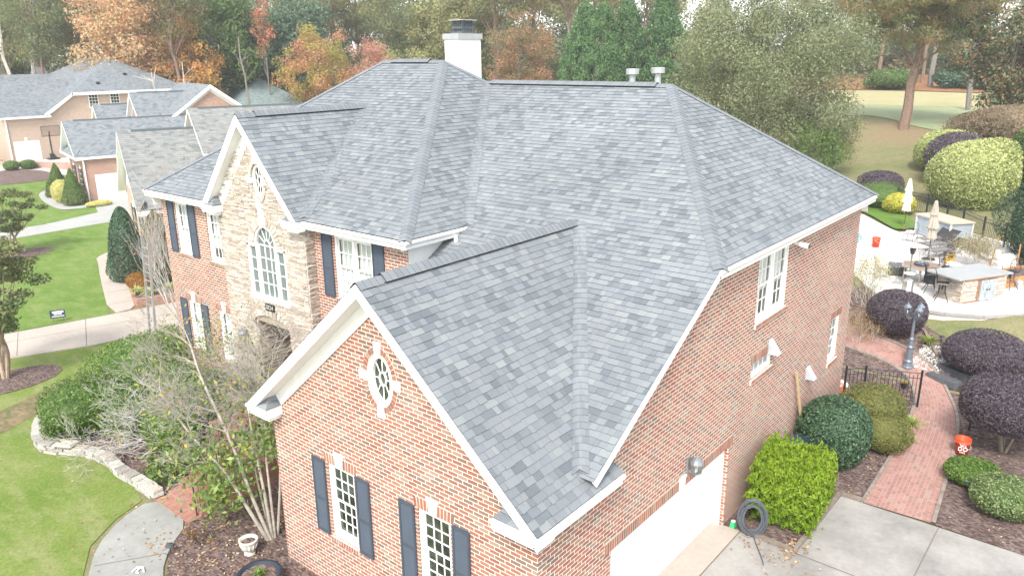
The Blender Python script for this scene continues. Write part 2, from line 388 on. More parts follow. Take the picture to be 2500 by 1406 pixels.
def shutter(fr, u0, u1, v0, v1, parent):
    mb = MB(); n0, n1 = .012, .045; s_ = .05; vm = v0+(v1-v0)*.46
    for a, b in ((u0, u0+s_), (u1-s_, u1)): mb.box(fr, a, b, v0, v1, n0, n1, taper=.003)
    for a, b in ((v0, v0+.09), (vm-.04, vm+.04), (v1-.07, v1)): mb.box(fr, u0+s_, u1-s_, a, b, n0, n1-.002)
    mb.box(fr, u0+s_, u1-s_, v0+.09, v1-.07, n0, n0+.008)
    for b0, b1 in ((v0+.09, vm-.04), (vm+.04, v1-.07)):
        n = int((b1-b0)/.034); st = (b1-b0)/n
        for i in range(n):
            y = b0+i*st; mb.face([fr(u0+s_, y, n1-.006), fr(u1-s_, y, n1-.006), fr(u1-s_, y+st*.9, n0+.012), fr(u0+s_, y+st*.9, n0+.012)])
    return mb.build('shutter', slate, parent)
def brick_window(fr, uc, w_, v0, v1, parent, cols=3, rows=6, sh=.42, gap=.07, shut=(1, 1), blind=0, mull=1, head=True, key=True, sill=True):
    window(fr, uc-w_/2, uc+w_/2, v0, v1, cols, rows, parent, blind=blind, mull=mull)
    if sill: soldier(fr, uc-w_/2-.02, uc+w_/2+.02, v0-.12, v0-.01, parent, 'window_sill', .045)
    if head: soldier(fr, uc-w_/2-.09, uc+w_/2+.09, v1, v1+.235, parent, 'lintel', tilt=.05, key=(uc,) if key else None)
    if key: keystone(fr, uc, v1+.003, v1+.33, parent)
    if shut[0]: shutter(fr, uc-w_/2-gap-sh, uc-w_/2-gap, v0-.02, v1+.02, parent)
    if shut[1]: shutter(fr, uc+w_/2+gap, uc+w_/2+gap+sh, v0-.02, v1+.02, parent)
# ---- walls
OV = .305; W_ = 7.38
OVAL = (3.68, 5.50, .36, .545)
wall('gable_wall', FG, [(0, 0), (W_, 0), (W_, 4.15), (3.69, 7.30), (0, 4.15)], [(4.69, 5.54, 1.42, 3.16), (1.99, 2.84, 1.42, 3.16)], brick, house, ovals=[OVAL], rec=.16)
for uc in (5.115, 2.415): brick_window(FG, uc, .85, 1.42, 3.16, house)
def Fz(x): return 7.038+.604*(x-5.695)
wall('side_wall', FS, [(0, 0), (16.26, 0), (16.26, 6.80), (5.6, 6.80), (1.27, 4.15), (0, 4.15)],
     [(2.27, 7.50, 0, 2.2), (8.47, 10.36, 5.02, 6.76), (8.5, 9.8, 3.58, 3.97), (14.5, 15.35, 2.05, 3.47)], brick, house, rec=.12)
window(FS, 8.47, 10.36, 5.02, 6.76, 3, 4, house, blind=.62, mull=2, rec=.05); soldier(FS, 8.44, 10.39, 4.90, 5.01, house, 'window_sill', .045)
window(FS, 8.5, 9.8, 3.58, 3.97, 4, 1, house, casing=.05, gl=plain('frosted_pane', (.30, .32, .32), .3, .5)); soldier(FS, 8.46, 9.84, 3.46, 3.57, house, 'window_sill', .045); soldier(FS, 8.42, 9.88, 3.97, 4.2, house)
window(FS, 14.5, 15.35, 2.05, 3.47, 2, 4, house); soldier(FS, 14.47, 15.38, 1.93, 2.04, house, 'window_sill', .045); soldier(FS, 14.42, 15.43, 3.47, 3.7, house)
wall('front_wall', FB, [(6.99, 0), (19.19, 0), (19.19, 6.80), (6.99, 6.80)],
     [(8.37, 9.90, 4.96, 6.70), (17.5, 18.33, 4.96, 6.70), (15.55, 16.38, 4.96, 6.70), (17.42, 18.25, 1.55, 3.28), (15.5, 16.33, 1.55, 3.28), (11.6, 13.8, 0, 4.0), (11.6, 13.7, 4.3, 6.9), (13.705, 13.8, 4.3, 6.9)], brick, house)
wall('end_wall', Fr((3.9, 19.19, 0), (1, 0, 0), (0, 0, 1), (0, 1, 0)), [(0, 0), (12.36, 0), (12.36, 6.8), (0, 6.8)], [], brick, house)
wall('rear_wall', Fr((16.26, 0, 0), (0, 1, 0), (0, 0, 1), (1, 0, 0)), [(0, 0), (19.19, 0), (19.19, 6.8), (0, 6.8)], [], brick, house)
wall('garage_inner_wall', Fr((0, W_, 0), (1, 0, 0), (0, 0, 1), (0, 1, 0)), [(0, 0), (3.9, 0), (3.9, 4.15), (0, 4.15)], [], brick, house)
brick_window(FB, 9.135, 1.53, 4.96, 6.70, house, cols=3, rows=4, shut=(1, 1), blind=.97, mull=2, head=False, key=False, sh=.44, gap=.06)
for uc, z0, z1, hd, bl in ((17.915, 4.96, 6.70, False, .95), (15.965, 4.96, 6.70, False, .8), (17.835, 1.55, 3.28, True, .97), (15.915, 1.55, 3.28, True, .97)):
    brick_window(FB, uc, .83, z0, z1, house, cols=3, rows=4, blind=bl, head=hd, key=hd, shut=(1, 1 if uc > 17 else 0) if True else 0, sh=.43, gap=.05)
# white sided wall above the lower roof
mb = MB(); mb.poly_uv([(3.9, 6.99, 5.85), (5.7, 6.99, 6.95), (3.9, 6.99, 6.95)])
z = 6.0
mb.build('siding', white, house)
# ---- stone bay: every ledge stone is its own little block
def stones(name, fr, outer, holes, parent, ovals=(), seed=1):
    r = random.Random(seed); mb = MB(); us = [p[0] for p in outer]; vs = [p[1] for p in outer]
    v = min(vs)
    while v < max(vs):
        h = r.choice((.032, .042, .052, .065)); u = min(us)-r.random()*.3
        while u < max(us):
            w_ = r.uniform(.14, .52); q = clip(outer, u, u+w_, v, v+h)
            if len(q) > 2 and area(q) > 2e-4:
                cu, cv = u+w_/2, v+h/2
                rem = [q]
                for (a, b, c, d_) in holes:
                    nx = []
                    for p in rem:
                        for cc in ((-99, a, -99, 99), (b, 99, -99, 99), (a, b, -99, c), (a, b, d_, 99)):
                            k = clip(p, *cc)
                            if len(k) > 2 and area(k) > 2e-4: nx.append(k)
                    rem = nx
                for (a, b, A, B) in ovals:
                    rem = [k for k in rem if ((sum(p[0] for p in k)/len(k)-a)/A)**2+((sum(p[1] for p in k)/len(k)-b)/B)**2 > 1]
                tn = r.random(); n1 = r.uniform(.012, .05)
                for k in rem:
                    m = [sum(p[i] for p in k)/len(k) for i in (0, 1)]; g = .007
                    s_ = [(p[0]-math.copysign(min(g, abs(p[0]-m[0])), p[0]-m[0]), p[1]-math.copysign(min(g, abs(p[1]-m[1])), p[1]-m[1])) for p in k]
                    tl = r.uniform(-.012, .012); jj = [r.uniform(-.004, .004) for _ in s_]
                    front = [fr(p[0], p[1]+j_, n1+tl*(p[0]-m[0])*6) for p, j_ in zip(s_, jj)]; back = [fr(p[0], p[1]) for p in k]
                    mb.face(front, t=tn+.001)
                    for i in range(len(k)): mb.face([back[i], back[(i+1) % len(k)], front[(i+1) % len(k)], front[i]], t=max(.001, tn*.8))
            u += w_
        v += h
    return mb.build(name, stone, parent)
BY0, BY1 = 10.78, 15.0
bay = [(BY0, 0), (BY1, 0), (BY1, 7.3), (13.013, 9.58), (BY0, 7.0)]
AR = (11.85, 13.55, 0, 3.62)          # porch archway
PW = (11.70, 13.58, 4.42, 6.03)       # picture window, side lights
SOV = (12.72, 7.90, .27, .47)
stones('stone_wall', FT, bay, [AR, PW, (12.22, 13.06, 6.03, 6.25)], house, [(12.64, 6.15, .45, .50), (SOV[0], SOV[1], .34, .55), (12.7, 3.6, .85, .26)], 3)
wall('stone_backing', Fr((3.603, 0, 0), (0, 1, 0), (0, 0, 1), (-1, 0, 0)), bay, [AR, (11.70, 13.58, 4.42, 6.62)], plain('stone_mortar', (.36, .30, .235), .95, .05), house, rec=.3, ovals=[SOV])
stones('stone_return', Fr((3.6, BY0, 0), (1, 0, 0), (0, 0, 1), (0, -1, 0)), [(0, 0), (.3, 0), (.3, 6.8), (0, 6.8)], [], house, seed=8)
for y_, s_, sd in ((11.85, 1, 5), (13.55, -1, 6)):
    stones('porch_side', Fr((3.6, y_, 0), (1, 0, 0), (0, 0, 1), (0, s_, 0)), [(0, 1.1), (1.5, 1.1), (1.5, 3.85), (0, 3.85)], [], house, seed=sd)
mb = MB(); mb.wbox(5.1, 5.2, 11.85, 13.55, 1.1, 3.85); mb.build('porch_wall', plain('porch_paint', (.30, .25, .2), .8), house)
dr = MB(); dr.wbox(5.04, 5.09, 12.2, 13.2, 1.15, 3.4); 
for a, b in ((12.28, 12.66), (12.74, 13.12)):
    for c, d_ in ((1.35, 2.2), (2.35, 3.25)): dr.wbox(5.02, 5.04, a, b, c, d_, taper=.03)
do = dr.build('front_door', plain('dark_door_wood', (.06, .03, .02), .4), house)
k_ = MB(); k_.lathe([(0, 0), (.03, .01), (.03, .04), (0, .05)], (5.0, 12.28, 2.2), 8); k_.build('handle', black, do)
mb = MB(); mb.wbox(3.66, 5.1, 11.85, 13.55, 3.86, 3.9); mb.build('porch_ceiling', white, house)
# arched picture window
fw_ = MB(); pn = MB()
rec = -.03
def bx(u0, u1, v0, v1, n0=-.10, n1=.035): fw_.box(FT, u0, u1, v0, v1, n0, n1)
bx(PW[0]-.03, PW[1]+.03, PW[2]-.06, PW[2]+.08, -.10, .07)
for a, b in ((PW[0], PW[0]+.07), (PW[1]-.07, PW[1]), (12.13, 12.23), (13.05, 13.15)): bx(a, b, PW[2]+.08, PW[3])
bx(PW[0], 12.13, PW[3]-.07, PW[3]+.02); bx(13.15, PW[1], PW[3]-.07, PW[3]+.02)
ac, az, ar = 12.64, 6.03, .46
N_ = 24
for i in range(N_):
    t0, t1 = math.pi*i/N_, math.pi*(i+1)/N_
    fw_.prism([FT(ac+r_*math.cos(t), az+r_*math.sin(t)*1.18, -.10) for r_, t in ((ar, t0), (ar+.07, t0), (ar+.07, t1), (ar, t1))], FT.n*.135)
    fw_.prism([FT(ac+r_*math.cos(t), az+r_*math.sin(t)*1.18, -.07) for r_, t in ((.13, t0), (.155, t0), (.155, t1), (.13, t1))], FT.n*.05)
for i in range(1, 6):
    t = math.pi*i/6; u_ = Vector((0, math.cos(t), math.sin(t)*1.18)); 
    fw_.tube([FT(ac+.15*math.cos(t), az+.15*1.18*math.sin(t), -.04), FT(ac+ar*math.cos(t), az+ar*1.18*math.sin(t), -.04)], .013, 4)
bx(12.23, 13.05, az-.015, az+.015, -.07, -.02)
for x in (12.47, 12.64+.07, 12.64+.24): pass
for i in range(1, 3): x = 12.23+.82*i/3; bx(x-.012, x+.012, PW[2]+.08, az, -.06, -.025)
for i in range(1, 4):
    y = PW[2]+.08+(az-PW[2]-.08)*i/4; bx(12.23, 13.05, y-.012, y+.012, -.061, -.024)
for a, b in ((PW[0]+.07, 12.13), (13.15, PW[1]-.07)):
    x = (a+b)/2; 
    for i in range(1, 4): y = PW[2]+.08+(PW[3]-.07-PW[2]-.08)*i/4; bx(a, b, y-.012, y+.012, -.061, -.024)
    pn.face([FT(a, PW[2]+.08, -.05), FT(b, PW[2]+.08, -.05), FT(b, PW[3]-.07, -.05), FT(a, PW[3]-.07, -.05)])
pn.face([FT(12.23, PW[2]+.08, -.05), FT(13.05, PW[2]+.08, -.05), FT(13.05, az, -.05), FT(12.23, az, -.05)])
pn.face([FT(ac+ar*math.cos(math.pi*i/N_), az+ar*1.18*math.sin(math.pi*i/N_), -.05) for i in range(N_+1)])
aw = fw_.build('arched_window', white, house); 
gm = NG('pale_glass'); gm.fin((.13, .16, .155), .08, .6); pn.build('pane', gm.m, aw)
# stone arch ring + keystones
def voussoirs(fr, uc, vc, a, b, wd, t0, t1, n, parent, mat, proud, name, skip=()):
    mb = MB()
    for i in range(n):
        if i in skip: continue
        gp = .0 if mat is mortar else .09; p, q = t0+(t1-t0)*(i+gp)/n, t0+(t1-t0)*(i+1-gp)/n
        pts = [fr(uc+(a+e)*math.cos(t), vc+(b+e)*math.sin(t)) for t, e in ((p, 0), (q, 0), (q, wd), (p, wd))]
        mb.prism([x-fr.n*.03 for x in pts], fr.n*(proud+.03), t=rng.random()*.98+.01)
    return mb.build(name, mat, parent)
voussoirs(FT, 12.64, 6.03, .54, .62, .24, .15, math.pi-.15, 17, house, stone, .06, 'stone_arch', (8,))
voussoirs(FT, 12.7, 3.62, .86, .26, .2, 0, math.pi, 15, house, stone, .06, 'stone_arch')
keystone(FT, 12.64, 6.62, 7.22, house, .06, .085, .11)
def oval_window(fr, uc, vc, a, b, parent, spokes=8, ring=.075, rec=.10):
    f = MB(); n = 40; p = MB()
    def rg(a0, b0, a1, b1, n0, n1):
        for i in range(n):
            t0, t1 = 2*math.pi*i/n, 2*math.pi*(i+1)/n
            f.prism([fr(uc+A*math.cos(t), vc+B*math.sin(t), n0) for A, B, t in ((a0, b0, t0), (a1, b1, t0), (a1, b1, t1), (a0, b0, t1))], fr.n*(n1-n0))
    rg(a-ring, b-ring, a-.002, b-.002, -rec-.05, -rec+.05); rg(.075, .12, .10, .15, -rec-.02, -rec+.015)
    for i in range(spokes):
        t = 2*math.pi*i/spokes+.0; f.tube([fr(uc+.09*math.cos(t), vc+.135*math.sin(t), -rec), fr(uc+(a-ring)*math.cos(t), vc+(b-ring)*math.sin(t), -rec)], .013, 4)
    p.face([fr(uc+(a-.03)*math.cos(2*math.pi*i/n), vc+(b-.03)*math.sin(2*math.pi*i/n), -rec-.02) for i in range(n)])
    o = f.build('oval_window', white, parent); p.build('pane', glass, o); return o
oval_window(FG, OVAL[0], OVAL[1], OVAL[2], OVAL[3], house, ring=.12, rec=.075)
for k in range(4): voussoirs(FG, OVAL[0], OVAL[1], OVAL[2]-.01, OVAL[3]-.01, .13, k*math.pi/2+.13, (k+1)*math.pi/2-.13, 7, house, mortar, .004, 'ring_mortar')
for k in range(4): voussoirs(FG, OVAL[0], OVAL[1], OVAL[2], OVAL[3], .11, k*math.pi/2+.17, (k+1)*math.pi/2-.17, 7, house, bpiece, .012, 'brick_ring')
for du, dv, w1, w2 in ((0, .5, .07, .10), (0, -.5, .07, .10)):
    mb = MB(); s_ = 1 if dv > 0 else -1; v0 = OVAL[1]+s_*(OVAL[3]-.05); v1 = OVAL[1]+s_*(OVAL[3]+.21)
    mb.prism([FG(OVAL[0]-w1, v0), FG(OVAL[0]+w1, v0), FG(OVAL[0]+w2, v1), FG(OVAL[0]-w2, v1)], FG.n*.035); mb.build('keystone', white, house)
for s_ in (-1, 1):
    mb = MB(); u0 = OVAL[0]+s_*(OVAL[2]-.05); u1 = OVAL[0]+s_*(OVAL[2]+.20)
    mb.prism([FG(u0, 5.44), FG(u0, 5.57), FG(u1, 5.60), FG(u1, 5.41)], FG.n*.035); mb.build('keystone', white, house)
oval_window(FT, SOV[0], SOV[1], SOV[2], SOV[3], house, rec=.06)
voussoirs(FT, SOV[0], SOV[1], SOV[2]+.02, SOV[3]+.02, .12, 0, 2*math.pi, 30, house, stone, .05, 'stone_ring')
for v0, v1 in ((8.40, 8.66), (7.14, 7.40)): mb = MB(); mb.prism([FT(12.72-.06, v0), FT(12.72+.06, v0), FT(12.72+.075, v1), FT(12.72-.075, v1)], FT.n*.085); mb.build('keystone', white, house)
for s_ in (-1, 1): mb = MB(); mb.box(FT, 12.72+s_*.34-.09, 12.72+s_*.34+.09, 7.83, 7.97, 0, .08); mb.build('keystone', white, house)
# house number plaque
mb = MB(); mb.box(FT, 12.48, 12.92, 4.07, 4.29, .03, .07); pq = mb.build('number_plaque', black, house)
def text_mesh(name, body, size, mtx, mat, parent, ext=.004):
    cu = bpy.data.curves.new(name, 'FONT'); cu.body = body; cu.size = size; cu.extrude = ext; cu.align_x = 'CENTER'; cu.align_y = 'CENTER'
    q = bpy.data.objects.new(name, cu); COL.objects.link(q); bpy.context.view_layer.update()
    me = bpy.data.meshes.new_from_object(q.evaluated_get(bpy.context.evaluated_depsgraph_get())); bpy.data.objects.remove(q)
    me.materials.clear(); me.materials.append(mat); o = bpy.data.objects.new(name, me); COL.objects.link(o); o.parent = parent; o.matrix_local = mtx; return o
text_mesh('plaque_number', '2824', .19, Matrix(((0, 0, -1, 3.6-.078), (-1, 0, 0, 12.7), (0, 1, 0, 4.18), (0, 0, 0, 1))), plain('pewter', (.45, .43, .38), .5), pq)
# coach lamp beside the porch
def coach(fr, u, v, parent, name='coach_lamp', s=1.0):
    b = MB(); b.box(fr, u-.045*s, u+.045*s, v-.16*s, v+.16*s, .0, .03*s, taper=.004)
    b.tube([fr(u, v-.1*s, .02), fr(u, v-.16*s, .1*s), fr(u, v-.12*s, .17*s)], .014*s, 6)
    b.lathe([(.0, -.13*s), (.05*s, -.12*s), (.09*s, -.09*s), (.09*s, -.075*s)], fr(u, v, .17*s), 10)
    for i in range(6): th = i*math.pi/3; b.tube([fr(u, v-.08*s, .17*s)+Vector((.085*s*math.cos(th), .085*s*math.sin(th), 0)), fr(u, v+.08*s, .17*s)+Vector((.1*s*math.cos(th), .1*s*math.sin(th), 0))], .006*s, 4)
    b.lathe([(.125*s, .08*s), (.12*s, .10*s), (.08*s, .16*s), (.03*s, .19*s), (.02*s, .23*s), (0, .25*s)], fr(u, v, .17*s), 10)
    o = b.build(name, plain('grey_cast_metal', (.22, .235, .25), .5, .4, .3), parent)
    g = MB(); g.lathe([(.078*s, -.075*s), (.092*s, .0), (.095*s, .08*s)], fr(u, v, .17*s), 12); g.build('glass', cglass, o)
    c = MB()
    for q in (-.03, .03, 0): c.tube([fr(u+q*s, v-.08*s, .17*s), fr(u+q*s, v+.02*s, .17*s)], .014*s, 6)
    c.build('bulb', plain('candle_bulb', (.8, .76, .66), .4), o); return o
coach(FS, 5.33, 2.68, house, s=1.25); coach(FT, 14.15, 3.0, house, s=1.2)
# garage door
gd = MB(); gd.box(FS, 2.27, 7.50, 0, 2.2, -.34, -.30)
for i in range(4):
    for j in range(8): gd.box(FS, 2.33+j*.645, 2.33+j*.645+.56, .06+i*.55, .06+i*.55+.43, -.30, -.288, taper=.02)
go = gd.build('garage_door', white2, house)
mb = MB(); mb.box(FS, 7.42, 7.50, 0, 2.2, -.30, -.1); mb.box(FS, 2.27, 2.35, 0, 2.2, -.30, -.1); mb.box(FS, 2.35, 7.42, 2.12, 2.2, -.30, -.1); mb.build('garage_door_frame', white, house)
soldier(FS, 2.05, 7.72, 2.205, 2.44, house, 'lintel', tilt=0, key=(5.1,)); keystone(FS, 5.1, 2.2, 2.5, house, .09, .12)
# ---- roofs: real shingle tabs
def rowjit(seed, k): return random.Random(seed*7919+k*31)
def roof(name, O, pitch_dir, s, poly, parent, seed, e=.145, mat=None, edges=True):
    """plane through O rising with slope s towards pitch_dir; poly in plan (x,y)"""
    O = Vector(O); pd = Vector((*pitch_dir, 0)); ud = Vector((-pd.y, pd.x, 0)); k = math.sqrt(1+s*s); vd = (pd+Vector((0, 0, s)))/k; n = ud.cross(vd); n = n if n.z > 0 else -n
    q = [((Vector((x, y, 0))-Vector((O.x, O.y, 0))).dot(ud), (Vector((x, y, 0))-Vector((O.x, O.y, 0))).dot(pd)*k) for x, y in poly]
    P = lambda u, v, h: O+ud*u+vd*v+n*h
    mb = MB(); us = [p[0] for p in q]; vs = [p[1] for p in q]; u0, u1 = min(us), max(us)
    for r in range(math.floor(min(vs)/e), math.ceil(max(vs)/e)):
        rr = rowjit(seed, r); u = math.floor(u0)-1-rr.random(); last = 0
        while u < u1:
            w_ = rr.choice((.10, .13, .16, .2, .24, .3)); t = rr.random(); t = t*.85+.075 if rr.random() > .12 else rr.choice((.02, .98)); up_ = rr.choice((0, .0045)); jb = rr.uniform(-.003, .003)-(.012 if up_ else 0)
            if u+w_ > u0:
                a = clip(q, u+.0015, u+w_-.0015, r*e+jb, (r+1)*e)
                if len(a) > 2 and area(a) > 1e-5:
                    hh = lambda v: .002+(.009+up_)*(1-(v-r*e)/e)
                    mb.face([P(x, y, hh(y)) for x, y in a], t=t, m=0)
                    lo = [p for p in a if abs(p[1]-(r*e+jb)) < 1e-6]
                    if len(lo) >= 2:
                        l0, l1 = min(lo), max(lo); mb.face([P(l0[0], l0[1], hh(l0[1])), P(l1[0], l1[1], hh(l1[1])), P(l1[0], l1[1], -.004), P(l0[0], l0[1], -.004)], t=.5, m=1)
            u += w_
    mb.face([P(x, y, 0) for x, y in q], m=2)
    return mb.build(name, [mat or shing, tab_edge, underlay], parent)
S1 = .853; GZ = 4.045
PF = (5.695, -.305); M1 = (11.24, 3.986); M2 = (11.24, 10.783); PA, PB = (10.086, 11.607), (10.086, 14.455)
roof('garage_roof', (0, -.305, GZ), (0, 1), S1, [(-.41, -.305), (2.15, -.305), (2.05, .02), (1.17, .02), (6.38, 3.69), (-.41, 3.69)], house, 1)
roof('garage_roof', (0, 7.685, GZ), (0, -1), S1, [(-.41, 7.685), (3.9, 7.685), (3.9, 5.45), (6.38, 3.69), (-.41, 3.69)], house, 2)
F0 = (PF[0], 0, 7.038)
roof('main_roof', F0, (1, 0), .604, [(1.16, -.305), PF, M1, M2, (6.10, 6.99), (3.9, 6.99), (3.9, 5.45), (6.38, 3.69), (1.16, 0)], house, 3)
roof('main_roof', (0, -.305, 7.038), (0, 1), .781, [PF, (16.56, -.305), M1], house, 4)
roof('main_roof', (16.56, 0, 7.038), (-1, 0), .63, [(16.56, -.305), (16.56, 11), (11.24, 10.783), M1], house, 5, e=.4)
LF = (3.53, 0, 7.038)
roof('main_roof', LF, (1, 0), .6155, [(3.53, 6.689), (3.53, 10.67), (8.01, 13.013), (3.53, 15.36), (3.53, 19.49), PB, PA], house, 6)
roof('main_roof', (0, 6.689, 7.038), (0, 1), .8205, [(3.53, 6.689), (5.695, 6.689), M2, PA], house, 7)
roof('main_roof', (0, 19.49, 7.038), (0, -1), .80, [(3.53, 19.49), (16.6, 19.49), PB], house, 8, e=.4)
roof('main_roof', (16.6, 0, 7.038), (-1, 0), .62, [(16.6, 6.7), (16.6, 19.49), PB, PA], house, 9, e=.4)
roof('bay_roof', (0, 10.665, 7.038), (0, 1), 1.156, [(3.289, 10.665), (3.53, 10.665), (8.014, 13.013), (3.289, 13.013)], house, 10)
roof('bay_roof', (0, 15.361, 7.038), (0, -1), 1.156, [(3.289, 15.361), (3.53, 15.361), (8.014, 13.013), (3.289, 13.013)], house, 11)
# ---- hip caps and ridge vents
def caps(name, a, b, n1, n2, parent, wd=.17, lift=.02, e=.145, seed=1, vent=0, ends=(0, 0)):
    a, b = Vector(a), Vector(b); L = (b-a).length; d_ = (b-a)/L; n1, n2 = Vector(n1).normalized(), Vector(n2).normalized(); rr = random.Random(seed)
    w1 = d_.cross(n1).normalized(); w2 = d_.cross(n2).normalized(); m = (n1+n2).normalized()
    if w1.dot(n2) > 0: w1 = -w1
    if w2.dot(n1) > 0: w2 = -w2
    mb = MB(); k = int(L/e)
    for i in range(k+1):
        s0, s1 = i*e, min(L, (i+1)*e+.02)
        if s1 <= s0: continue
        tn = .35+rr.random()*.45; vv = vent if ends[0] < s0 < L-ends[1] else 0
        h0, h1 = lift+.009+vv, lift+.003+vv
        for w_, n_ in ((w1, n1), (w2, n2)):
            t0 = a+d_*s0+m*h0*1.15; t1 = a+d_*s1+m*h1*1.15
            e0 = a+d_*s0+w_*wd+n_*h0; e1 = a+d_*s1+w_*wd+n_*h1
            i0 = a+d_*s0+w_*wd*.25+n_*h0+m*.006; i1 = a+d_*s1+w_*wd*.25+n_*h1+m*.006
            mb.face([t0, t1, i1, i0], t=tn); mb.face([i0, i1, e1, e0], t=tn)
            mb.face([t0, i0, i0-n_*.008, t0-m*.008], m=1, t=.5); mb.face([i0, e0, e0-n_*.008, i0-n_*.008], m=1, t=.5)
            mb.face([e0, e1, a+d_*s1+w_*wd, a+d_*s0+w_*wd], m=1, t=.5)
    if vent:
        for w_, n_ in ((w1, n1), (w2, n2)):
            mb.prism([a+d_*ends[0]+w_*(wd-.02)+n_*.0, a+d_*(L-ends[1])+w_*(wd-.02)+n_*.0, a+d_*(L-ends[1])+w_*(wd-.02)+n_*(vent), a+d_*ends[0]+w_*(wd-.02)+n_*(vent)], w_*.012, m=1)
    return mb.build(name, [tone_mat('cap_shingle', [(0, (.132, .146, .158)), (.5, (.168, .183, .194)), (1, (.204, .217, .225))], .9, .1, 110, .15), dark_edge], parent)
nF = (-.604, 0, 1); nR = (0, -.781, 1); nLF = (-.6155, 0, 1); nLR = (0, -.8205, 1); nG1 = (0, -.853, 1); nG2 = (0, .853, 1); nS1 = (0, -1.156, 1); nS2 = (0, 1.156, 1)
caps('hip_cap', (PF[0], PF[1], 7.038), (*M1, 10.388), nF, nR, house, .17, seed=1)
caps('hip_cap', (3.53, 6.689, 7.038), (*PA, 11.073), nLF, nLR, house, .17, seed=2)
caps('hip_cap', (3.53, 19.49, 7.038), (*PB, 11.073), nLF, (0, .8, 1), house, .15, seed=3)
caps('hip_cap', (16.56, -.305, 7.038), (*M1, 10.388), (.63, 0, 1), nR, house, .15, seed=4)
caps('hip_cap', (11.24, 10.783, 10.388), (*PA, 11.073), (.6, 0, 1), nLR, house, .15, seed=12)
caps('ridge_vent', (-.41, 3.69, 7.452), (6.36, 3.69, 7.452), nG1, nG2, house, .17, vent=.035, ends=(.55, .35), seed=5)
caps('ridge_vent', (*M1, 10.388), (*M2, 10.388), nF, (.63, 0, 1), house, .17, vent=.035, ends=(.4, .3), seed=6)
caps('ridge_vent', (*PA, 11.073), (*PB, 11.073), nLF, (.62, 0, 1), house, .17, vent=.035, ends=(.55, .6), seed=7)
caps('ridge_vent', (3.289, 13.013, 9.753), (8.0, 13.013, 9.753), nS1, nS2, house, .15, vent=.035, ends=(.55, .15), seed=8)
# ---- woven valleys
def valley(a, b, n1, n2, parent, seed=1, wd=.22, e=.155):
    """woven valley: courses bend round from one slope to the other"""
    a, b = Vector(a), Vector(b); n1, n2 = Vector(n1).normalized(), Vector(n2).normalized(); L = (b-a).length; d_ = (b-a)/L; rr = random.Random(seed); mb = MB(); H_ = []
    for n_, o_ in ((n1, n2), (n2, n1)):
        h = n_.cross(Vector((0, 0, 1))).normalized(); H_.append(h if h.dot(o_) > 0 else -h)
    m = (n1+n2).normalized()
    def P(s, t, lf):
        h, n_ = (H_[0], n1) if t < 0 else (H_[1], n2); k = abs(t)/wd; dn = .075*(1-k)**2
        return a+d_*max(0, s-dn)+h*abs(t)+(n_*k+m*(1-k)).normalized()*(lf+.030*(1-k)**2)
    T = (-1, -.62, -.3, -.1, 0, .1, .3, .62, 1); i = 0; s = 0
    while s < L-.02:
        s1 = min(L, s+e+.01); tn = [rr.uniform(.15, .8) for _ in range(4)]
        for j in range(8):
            t0, t1 = T[j]*wd-(0.0001 if T[j] == 0 and j < 4 else 0), T[j+1]*wd
            if j == 3: t1 = -1e-5
            if j == 4: t0 = 1e-5
            A, B_, C_, D_ = P(s, t0, .018), P(s, t1, .018), P(s1, t1, .009), P(s1, t0, .009); mb.face([A, B_, C_, D_], t=tn[(j+i % 2)//2 % 4])
            mb.face([A, B_, B_-m*.009, A-m*.009], m=1, t=.5)
        s += e; i += 1
    return mb.build('woven_valley', [shing, tab_edge], parent)
nR1 = (0, -.853, 1)
valley((1.25, .06, 4.36), (6.36, 3.67, 7.44), nR1, nF, house, 1)
valley((5.72, 6.71, 7.06), (11.2, 10.75, 10.37), nF, nLR, house, 2)
valley((3.62, 10.71, 7.10), (7.97, 12.99, 9.74), nLF, nS1, house, 3)
# ---- white trim: eaves, rakes, gutters, soffits
def eave(x0, y0, x1, y1, z_, inx, iny, parent, dp=.30, name='eave_trim', fh=.15, frieze=.28):
    """fascia along an eave from (x0,y0) to (x1,y1); (inx,iny) points to the wall"""
    mb = MB(); a, b = Vector((x0, y0, 0)), Vector((x1, y1, 0)); d_ = (b-a).normalized(); inn = Vector((inx, iny, 0)); L = (b-a).length
    fr = Fr(a+Vector((0, 0, z_)), d_, (0, 0, 1), -inn)
    mb.prism([fr(0, -.015, 0), fr(0, -.015, .05), fr(0, -.07, .06), fr(0, -.12, .03), fr(0, -.14, 0)], d_*L)
    mb.box(fr, .02, L-.02, -.20, -.143, -.05, 0); mb.box(fr, .02, L-.02, -.222, -.203, -dp, -.005); mb.box(fr, dp*.5, L-dp*.5, -.225-frieze, -.225, -dp, -dp+.035); mb.box(fr, dp*.5, L-dp*.5, -.30, -.225, -dp+.035, -dp+.09)
    return mb.build(name, white2, parent)
eave(2.13, -.305, -.41, -.305, GZ, 0, 1, house, frieze=.06)
eave(5.63, -.305, 16.58, -.305, 7.038, 0, 1, house, frieze=.12)
eave(16.56, -.32, 16.56, 19.5, 7.038, -1, 0, house)
eave(3.53, 6.68, 3.53, 10.72, 7.038, 1, 0, house, dp=.36, frieze=.02)
eave(3.53, 15.3, 3.53, 19.5, 7.038, 1, 0, house, dp=.36, frieze=.02)
eave(5.75, 6.689, 3.52, 6.689, 7.038, 0, 1, house, frieze=.10)
eave(3.5, 19.49, 16.6, 19.49, 7.038, 0, -1, house)
